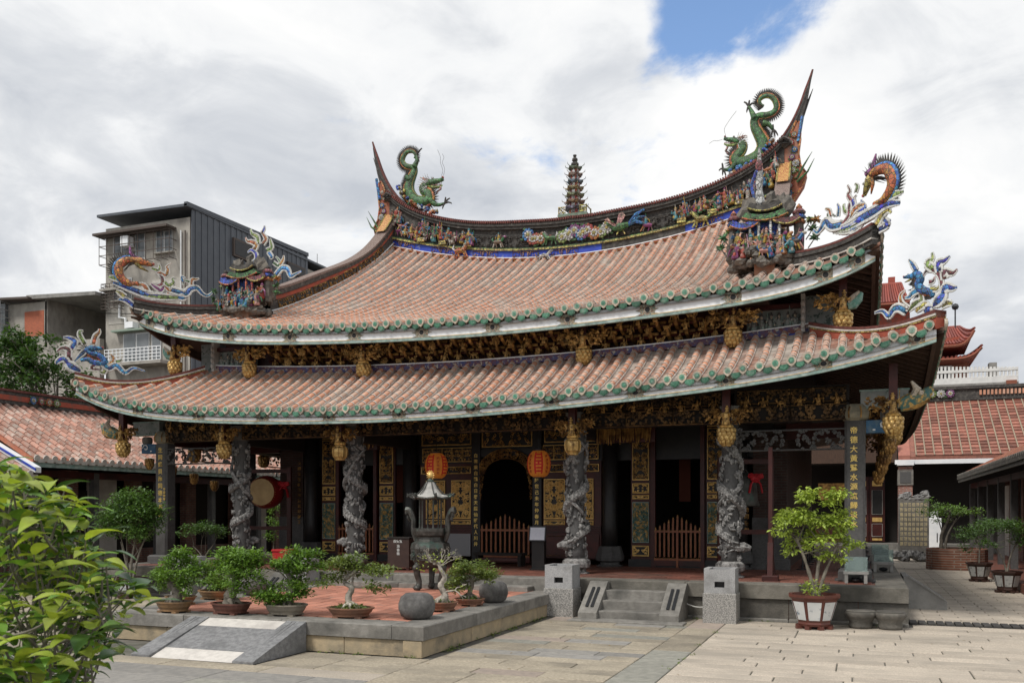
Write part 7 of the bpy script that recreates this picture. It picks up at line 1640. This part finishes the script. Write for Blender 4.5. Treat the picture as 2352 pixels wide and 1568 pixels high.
for i in range(60): MB().span(V(14+.17*i, 31.12, 7.78), V(14.1+.17*i, 31.2, 8.02)).obj('lattice_tile', TERRA, rd_)
for k in range(6): inst('ceramic_flower', FLOWM[k], V(10.6+.42*k, 31.15, 7.65), (0, 0, 0), .5, parent=rd_)
MB().span(V(10, 26.38, 4.2), V(24, 26.46, 4.4)).obj('eave_board', WHITEB, t)
MB().span(V(2, 28.5, .55), V(24, 28.7, 5.4)).obj('front_wall', DARKIN, t); MB().span(V(2, 26.6, 4.3), V(10.4, 31, 4.4)).obj('porch_ceiling', DARKIN, t); MB().span(V(2, 26.5, 4.3), V(10.1, 26.7, 5.6)).obj('porch_frieze', WOODD, t)
pier = MB().span(V(10.15, 26.5, .55), V(10.75, 27.2, 4.1)).obj('brick_pier', brick_mat('pale_red_brick', (.36, .14, .10), (.30, .115, .085), (.36, .29, .25), .8), t); MB().span(V(10.12, 26.44, 3.25), V(10.78, 27.2, 3.95)).obj('pier_plaque', STONE, pier); MB().span(V(10.22, 26.42, 3.35), V(10.68, 26.45, 3.85)).obj('plaque_relief', SHAFT, pier)
MB().span(V(10.1, 26.3, 4.15), V(10.8, 27.2, 4.4)).obj('eave_corner', WHITEB, t)
for i in range(2):
    x = 8.55+.72*i; dl = MB().span(V(x-.34, 27.9, .6), V(x+.34, 27.98, 3.7)).obj('door_leaf', REDW, t)
    for z0, z1, m in ((3.25, 3.5, GOLD), (1.9, 3.05, BLACKW), (1.55, 1.75, GOLD), (.85, 1.45, REDW), (.66, .76, GOLD)):
        MB().span(V(x-.22, 27.86, z0), V(x+.22, 27.9, z1)).obj('door_panel', m, dl)
        if m in (BLACKW, REDW): MB().tube([V(x+a*.23, 27.85, z) for a, z in ((-1, z0), (1, z0), (1, z1), (-1, z1), (-1, z0))], .012, 4).obj('panel_line', PLASTER, dl)
MB().tube([V(7.95, 26.4, .55), V(7.95, 26.4, 4.3)], .05, 6).obj('drain_pipe', METALD, t)
MB().span(V(6.6, 27.8, 2.6), V(7.8, 27.9, 3.4)).obj('gold_transom', GOLDD, t); MB().span(V(6.5, 27.4, .55), V(7.7, 27.8, 1.35)).obj('altar_front', REDW, t)
for i in range(5): MB().ball(V(6.7+.2*i, 27.5, 1.45), .1, None, 6, 4).obj('altar_flower', MPK, t)
t = thing('white_cabinet', 'narrow white cabinet standing beside the stele', 'cabinet', (11.55, 25.0, 0)); MB().bev((0, 0, .9), (.55, .4, 1.7), .02).obj('body', WHITEB, t); MB().box((0, 0, 1.9), (.3, .3, .3)).obj('top_unit', WHITEB, t); MB().box((.1, -.205, .9), (.04, .012, .4)).obj('handle', METALD, t)

# ---- red tiled tower building far behind
t = thing('red_roofed_tower', 'distant red tower with stacked upturned roofs and a white balustrade', 'building', (18, 52, 0)); O = Vector((18, 52, 0)); YF = 50.0
RW = mat('red_brown_wall', (.26, .085, .05), (.22, .075, .045), 4, .8); RT = mat('glazed_red_tile', (.26, .05, .03), (.20, .045, .03), 10, .5, rnd=.3); GT = mat('ochre_trim', (.42, .26, .09), rough=.7); CW = mat('white_balustrade', (.70, .69, .66), (.6, .59, .57), 3, .7)
def Q(x, y, Y=YF): return on_axis(x, y, 1, Y)-O
def qbox(name, x0, y0, x1, y1, dep, m, Y=YF, parent=None):
    a, c, xm = Q(x0, y0, Y), Q(x1, y1, Y), (x0+x1)/2; return MB().span((a.x, a.y, Q(xm, y1, Y).z), (c.x, a.y+dep, Q(xm, y0, Y).z)).obj(name, m, parent or t)
def upturned(name, x0, x1, ytop, ybot, dep, lift, Y=YF, m=RT):
    A, B_ = Q(x0, ybot, Y), Q(x1, ytop, Y); W = B_.x-A.x; H = B_.z-A.z; b = MB(); rows = []
    for j in range(6):
        v = j/5; rows.append([Vector((A.x+W/2+(W/2)*(2*i/16-1)*(1-.28*v), A.y+dep*v*.5, A.z+H*(v**1.3)+lift*abs(2*i/16-1)**4*(1-v))) for i in range(17)])
    b.grid(rows); b.grid([[Vector((p.x, 2*(A.y+dep*.5)-p.y, p.z)) for p in r] for r in rows], flip=True)
    for sg in (0, 16): b.grid([[r[sg], Vector((r[sg].x, 2*(A.y+dep*.5)-r[sg].y, r[sg].z))] for r in rows], flip=sg > 0)
    o = b.obj(name, m, t)
    ribs = MB()
    for i in range(0, 17): ribs.tube([r[i]+Vector((0, -.05, .03)) for r in rows], .09, 5)
    ribs.obj('tile_ribs', m, o, kind='stuff'); ev = MB(); ev.tube([p+Vector((0, -.05, -.12)) for p in rows[0]], .10, 5); ev.obj('eave_edge', RW, o); un = MB(); un.grid([[p+Vector((0, .1, -.2)) for p in rows[0]], [Vector((p.x*.8+(A.x+W/2)*.2, A.y+dep*.35, A.z-.25)) for p in rows[0]]]); un.obj('eave_soffit', REDP, o)
    rp = MB(); rp.tube([rows[-1][0], rows[-1][16]], .16, 6); rp.obj('roof_ridge', m, o); return o
upturned('tower_roof', 2120, 2238, 722, 795, 9, 1.0); qbox('tower_neck', 2140, 775, 2205, 800, 5, REDP, YF+1.5)
upturned('tower_roof', 2100, 2255, 792, 826, 11, .7); qbox('tower_wall', 2120, 828, 2222, 885, 7, RW, YF+1.5)
w_ = qbox('window', 2152, 840, 2186, 880, .1, CW, YF+1.4); qbox('pane', 2156, 846, 2182, 876, .08, BLACKW, YF+1.34, w_)
for k in range(24):
    a = Q(2135+8.6*k, 862); MB().box((a.x, a.y-.6, a.z), (.13, .13, 1.0)).obj('baluster', CW, t)
qbox('balustrade_rail', 2130, 848, 2338, 854, .25, CW, YF-.7); qbox('balustrade_rail', 2130, 866, 2338, 880, .25, CW, YF-.7); qbox('terrace_slab', 2125, 880, 2340, 893, 8, CONC, YF-.8)
upturned('skirt_roof', 2110, 2320, 893, 912, 6, .1, YF-1.2); qbox('lower_wall', 2120, 910, 2340, 1000, 6, DARKIN, YF+.5); qbox('brick_pillar', 2312, 872, 2336, 1000, 1, RW, YF-1.0)
for k in range(9): a = Q(2152+11*k, 916, YF-1); MB().ball(a, (.28, .28, .3), None, 8, 6).obj('yellow_lantern', mat('far_yellow_lantern', (.60, .36, .06), rough=.6), t)
qbox('chimney', 2272, 832, 2290, 862, .8, CONC, YF+3); a = Q(2194, 752, YF+4); MB().tube([a, a+Vector((0, 0, 1.4))], .05, 4).ball(a+Vector((0, 0, 1.5)), .25, None, 6, 4).obj('lamp_mast', METALD, t)
t = thing('red_roofed_wing', 'distant red tiled wing peeping between the hall eave and the blue dragon', 'building', (15, 60, 0)); O = Vector((15, 60, 0))
upturned('wing_roof', 1985, 2090, 622, 700, 8, .1, 56); qbox('wing_wall', 1990, 700, 2090, 900, 6, REDP, 57.5); qbox('ridge_finial', 2040, 636, 2056, 660, .6, RT, 60)

# ---- concrete apartment block and annex, upper left
t = thing('apartment_block', 'grey concrete apartment block with caged windows and dark corrugated side', 'building', (-22.4, 17.4, 0)); O = Vector((-22.4, 17.4, 0))
CONCB = mat('stained_concrete', (.40, .375, .33), (.31, .29, .26), 2.5, .9, bump=.4, bscale=8, c3=(.15, .14, .125), s3=.9, amt3=(.5, .75), stretch=(1, 1, .6)); CORR = mat('slate_corrugated_steel', (.07, .08, .095), (.085, .095, .11), 2, .5, rnd=.08); RUST = mat('rusty_bar', (.085, .065, .055), rough=.7)
YA = 17.4; XR = on_axis(440, 475, 1, YA).x; XL = on_axis(243, 500, 1, YA).x; ZT = on_axis(440, 480, 1, YA).z
def A(x, y, Y=YA): return on_axis(x, y, 1, Y)-O
def abox(name, x0, y0, x1, y1, dep, m, off=0.0, parent=None):
    a, c, xm = A(x0, y0), A(x1, y1), (x0+x1)/2; return MB().span((a.x, -off, A(xm, y1).z), (c.x, -off+dep, A(xm, y0).z)).obj(name, m, parent or t)
zl = A(243, 535).z
MB().span((XL-O.x, 0, 0), (XR-O.x-.1, 14, zl+.2)).obj('concrete_wall', CONCB, t)
rt_ = MB(); rt_.prism([Vector((XL-O.x-.15, -.45, A(243, 505).z)), Vector((XR-O.x+.1, -.45, A(440, 480).z)), Vector((XR-O.x+.1, -.45, A(440, 480).z+.13)), Vector((XL-O.x-.15, -.45, A(243, 505).z+.13))], (0, 14, 0)); rt_.obj('roof_sheet', CORR, t)
# corrugated flank running back
ZE = on_plane(705, 590, (XR, 0, 0), (1, 0, 0)); b = MB(); n = 44; Y1 = ZE.y-O.y
for i in range(n):
    y0 = Y1*i/n; b.box((XR-O.x, y0+Y1/n/2, (lerp(ZT, ZE.z, (i+.5)/n))/2), (.06+(.05 if i % 2 else 0), Y1/n*.98, lerp(ZT, ZE.z, (i+.5)/n)))
b.obj('corrugated_cladding', CORR, t, kind='stuff')
MB().prism([Vector((XR-O.x+.12, -.45, ZT+.02)), Vector((XR-O.x+.12, Y1, ZE.z+.02)), Vector((XR-O.x+.12, Y1, ZE.z+.22)), Vector((XR-O.x+.12, -.45, ZT+.22))], (-.2, 0, 0)).obj('verge_flashing', CORR, t)
def flank_window(xp0, yp0, xp1, yp1):
    a, c = on_plane(xp0, yp0, (XR+.1, 0, 0), (1, 0, 0))-O, on_plane(xp1, yp1, (XR+.1, 0, 0), (1, 0, 0))-O
    w = MB().span((a.x-.05, a.y, c.z), (a.x+.06, c.y, a.z)).obj('window', RUST, t); MB().span((a.x+.06, a.y+.1, c.z+.1), (a.x+.075, c.y-.1, a.z-.1)).obj('pane', BLACKW, w)
flank_window(535, 545, 580, 605); flank_window(660, 600, 700, 640)
GLS = mat('grey_window_glass', (.10, .115, .12), (.16, .17, .18), 1.2, .15, spec=.8); ALU = mat('aluminium_frame', (.45, .45, .44), rough=.4, metal=.5)
def win(x0, y0, x1, y1, cols=2):
    w = abox('window', x0, y0, x1, y1, .14, ALU, .06); dx = (x1-x0)/cols
    for i in range(cols): abox('pane', x0+dx*i+2, y0+2, x0+dx*(i+1)-2, y1-2, .02, GLS, .075, w)
    abox('sill', x0-3, y1, x1+3, y1+3, .3, CONCB, .2, w)
win(262, 538, 300, 590); win(312, 533, 335, 598, 1); win(360, 530, 398, 580); win(285, 765, 345, 835, 2); win(350, 765, 372, 830, 1); win(262, 640, 305, 690)
aw = abox('awning', 236, 534, 405, 539, .7, RUST, .7); abox('awning', 268, 757, 380, 761, .4, mat('pale_green_awning', (.25, .32, .26), rough=.7), .4); abox('floor_ledge', 243, 660, 395, 665, .5, CONCB, .45)
cg = MB()
def cage(x0, y0, x1, y1, nx, ny, off):
    a, c, xm = A(x0, y0), A(x1, y1), (x0+x1)/2; a.z, c.z = A(xm, y0).z, A(xm, y1).z
    for i in range(nx+1): x = lerp(a.x, c.x, i/nx); cg.box((x, -off, (a.z+c.z)/2), (.022, .022, a.z-c.z)); cg.box((x, -off/2, c.z), (.022, off, .022))
    for j in range(ny+1): z = lerp(a.z, c.z, j/ny); cg.box(((a.x+c.x)/2, -off, z), (c.x-a.x, .03, .03)); cg.box((a.x, -off/2, z), (.03, off, .03)); cg.box((c.x, -off/2, z), (.03, off, .03))
cage(245, 542, 405, 605, 9, 3, .5); cage(246, 655, 285, 712, 4, 8, .4); cg.obj('window_cage', RUST, t, kind='stuff')
rl = MB(); a, c = A(268, 805), A(395, 835); a.z, c.z = A(330, 805).z, A(330, 835).z
for i in range(15): x = lerp(a.x, c.x, i/14); rl.box((x, -.8, (a.z+c.z)/2), (.03, .03, a.z-c.z))
for z in (a.z, c.z, (a.z+c.z)/2, lerp(a.z, c.z, .25), lerp(a.z, c.z, .75)): rl.box(((a.x+c.x)/2, -.8, z), (c.x-a.x, .035, .035))
rl.obj('balcony_railing', WHITEB, t, kind='stuff'); abox('balcony_slab', 262, 836, 398, 843, 1.0, CONCB, .9)
abox('air_conditioner', 293, 548, 310, 570, .4, WHITEB, .5); abox('air_conditioner', 348, 690, 366, 706, .4, WHITEB, .4); abox('air_conditioner', 300, 742, 318, 756, .4, WHITEB, .4)
for q in (418, 428): MB().tube([A(q, 530)-Vector((0, .08, 0)), A(q, 900)-Vector((0, .08, 0))], .035, 5).obj('drain_pipe', RUST if q > 420 else WHITEB, t)
abox('patch_wall', 250, 700, 330, 742, .02, mat('newer_render', (.48, .455, .41), (.40, .38, .34), 3, .9), .02); abox('patch_wall', 350, 640, 420, 690, .02, mat('newer_render', (.48, .455, .41)), .02)
MB().tube([A(246, 720)-Vector((0, .1, 0)), A(330, 722)-Vector((0, .1, 0)), A(432, 700)-Vector((0, .1, 0))], .02, 4).obj('cable_run', BLACKW, t)
MB().tube([A(278, 700)-Vector((0, .1, 0)), A(278, 730)-Vector((0, .12, 0)), A(292, 732)-Vector((0, .12, 0)), A(292, 755)-Vector((0, .1, 0))], .06, 6).obj('drain_pipe', WHITEB, t)
t = thing('annex_building', 'lower patched building with dark open bay left of the apartment block', 'building', (-30, 17.0, 0)); O = Vector((-30, 17.0, 0)); YA = 17.0
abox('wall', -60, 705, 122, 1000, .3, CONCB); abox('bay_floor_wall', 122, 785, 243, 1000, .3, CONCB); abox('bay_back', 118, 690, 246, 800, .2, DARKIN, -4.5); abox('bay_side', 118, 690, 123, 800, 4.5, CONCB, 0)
a, c = A(-60, 702), A(245, 672)
MB().prism([Vector((a.x, -.6, a.z)), Vector((A(100, 695).x, -.6, A(100, 695).z)), Vector((A(100, 695).x, -.6, A(100, 690).z)), Vector((a.x, -.6, A(-60, 697).z))], (0, 7, 0)).obj('roof_sheet', RUST, t)
MB().prism([Vector((A(88, 694).x, -.35, A(88, 694).z)), Vector((c.x, -.35, A(245, 684).z)), Vector((c.x, -.35, A(245, 676).z)), Vector((A(88, 694).x, -.35, A(88, 685).z))], (0, 7, 0)).obj('roof_sheet', CONC, t)
abox('exposed_brick', 72, 718, 116, 775, .02, mat('orange_brick', (.42, .13, .07), (.34, .11, .065), 9, .85, bump=.4), .02); abox('window', 0, 705, 34, 785, .3, GLS, .2); cg = MB(); cage(-5, 703, 38, 788, 7, 5, .6); cg.obj('window_cage', ALU, t, kind='stuff')
sg_ = abox('sign', 20, 710, 40, 765, .08, mat('green_sign', (.02, .13, .07), rough=.5), .8); sa = A(30, 722)
text('lettering', '旋轉門', .42, (sa.x, -.83, sa.z), (R(90), 0, 0), WTXT, sg_, gap=1.0)
MB().tube([A(60, 723)-Vector((0, .3, 0)), A(48, 726)-Vector((0, .3, 0)), A(40, 740)-Vector((0, .3, 0)), A(40, 770)-Vector((0, .3, 0)), A(20, 800)-Vector((0, .3, 0))], .06, 6).obj('drain_pipe', WHITEB, t)
t = thing('water_tank', 'steel rooftop water tank just behind the gable ridge', 'water tank', on_axis(713, 625, 1, 30)); MB().lathe([(.4, -3), (.4, -.6), (.65, -.55), (.65, .3), (.5, .45), (.1, .5)], 14).obj('tank', ALU, t, True); MB().tube([(.5, 0, .3), (.5, 0, 1.1)], .03, 4).obj('pipe', ALU, t)

# ---- tree behind the left gallery
def far_tree(label, loc, h, blobs, nl, ls, lm, seed):
    rg = random.Random(seed); t = thing('leafy_tree', label, 'tree', loc); tb = MB(); branchy(tb, [(0, 0, 0), (.1, 0, h*.3), (-.1, .1, h*.6), (0, 0, h*.8)], .22, .08, rg, 6, blobs); tb.obj('trunk', BARK, t, True)
    lb = MB(); blob_leaves(lb, clumps(blobs, rg, 8, .42), nl, ls, rg, .1, .3); lb.obj('crown', lm, t); return t
def blobs_from(loc, lst, Y): 
    out = []
    for x, y, r in lst: p = on_axis(x, y, 1, Y)-Vector(loc); m = (on_axis(x, y, 1, Y)-CAM).length/FPX; out.append((p.x, p.y+random.Random(x).uniform(-.6, .6), p.z, r*m, r*m, r*m*.9))
    return out
L1 = (-21.5, 8.5, 0)
far_tree('leafy dark green tree rising behind the left gallery roof', L1, 8, blobs_from(L1, [(40, 840, 62), (100, 830, 58), (0, 800, 50), (60, 780, 42), (140, 860, 48), (150, 905, 50), (85, 890, 60), (20, 895, 60), (110, 790, 28), (-40, 850, 60), (185, 915, 36)], 8.5), 9000, .20, leafmat('tree_leaf', (.035, .085, .02), (.06, .12, .03)), 51)
bpy.context.view_layer.update()
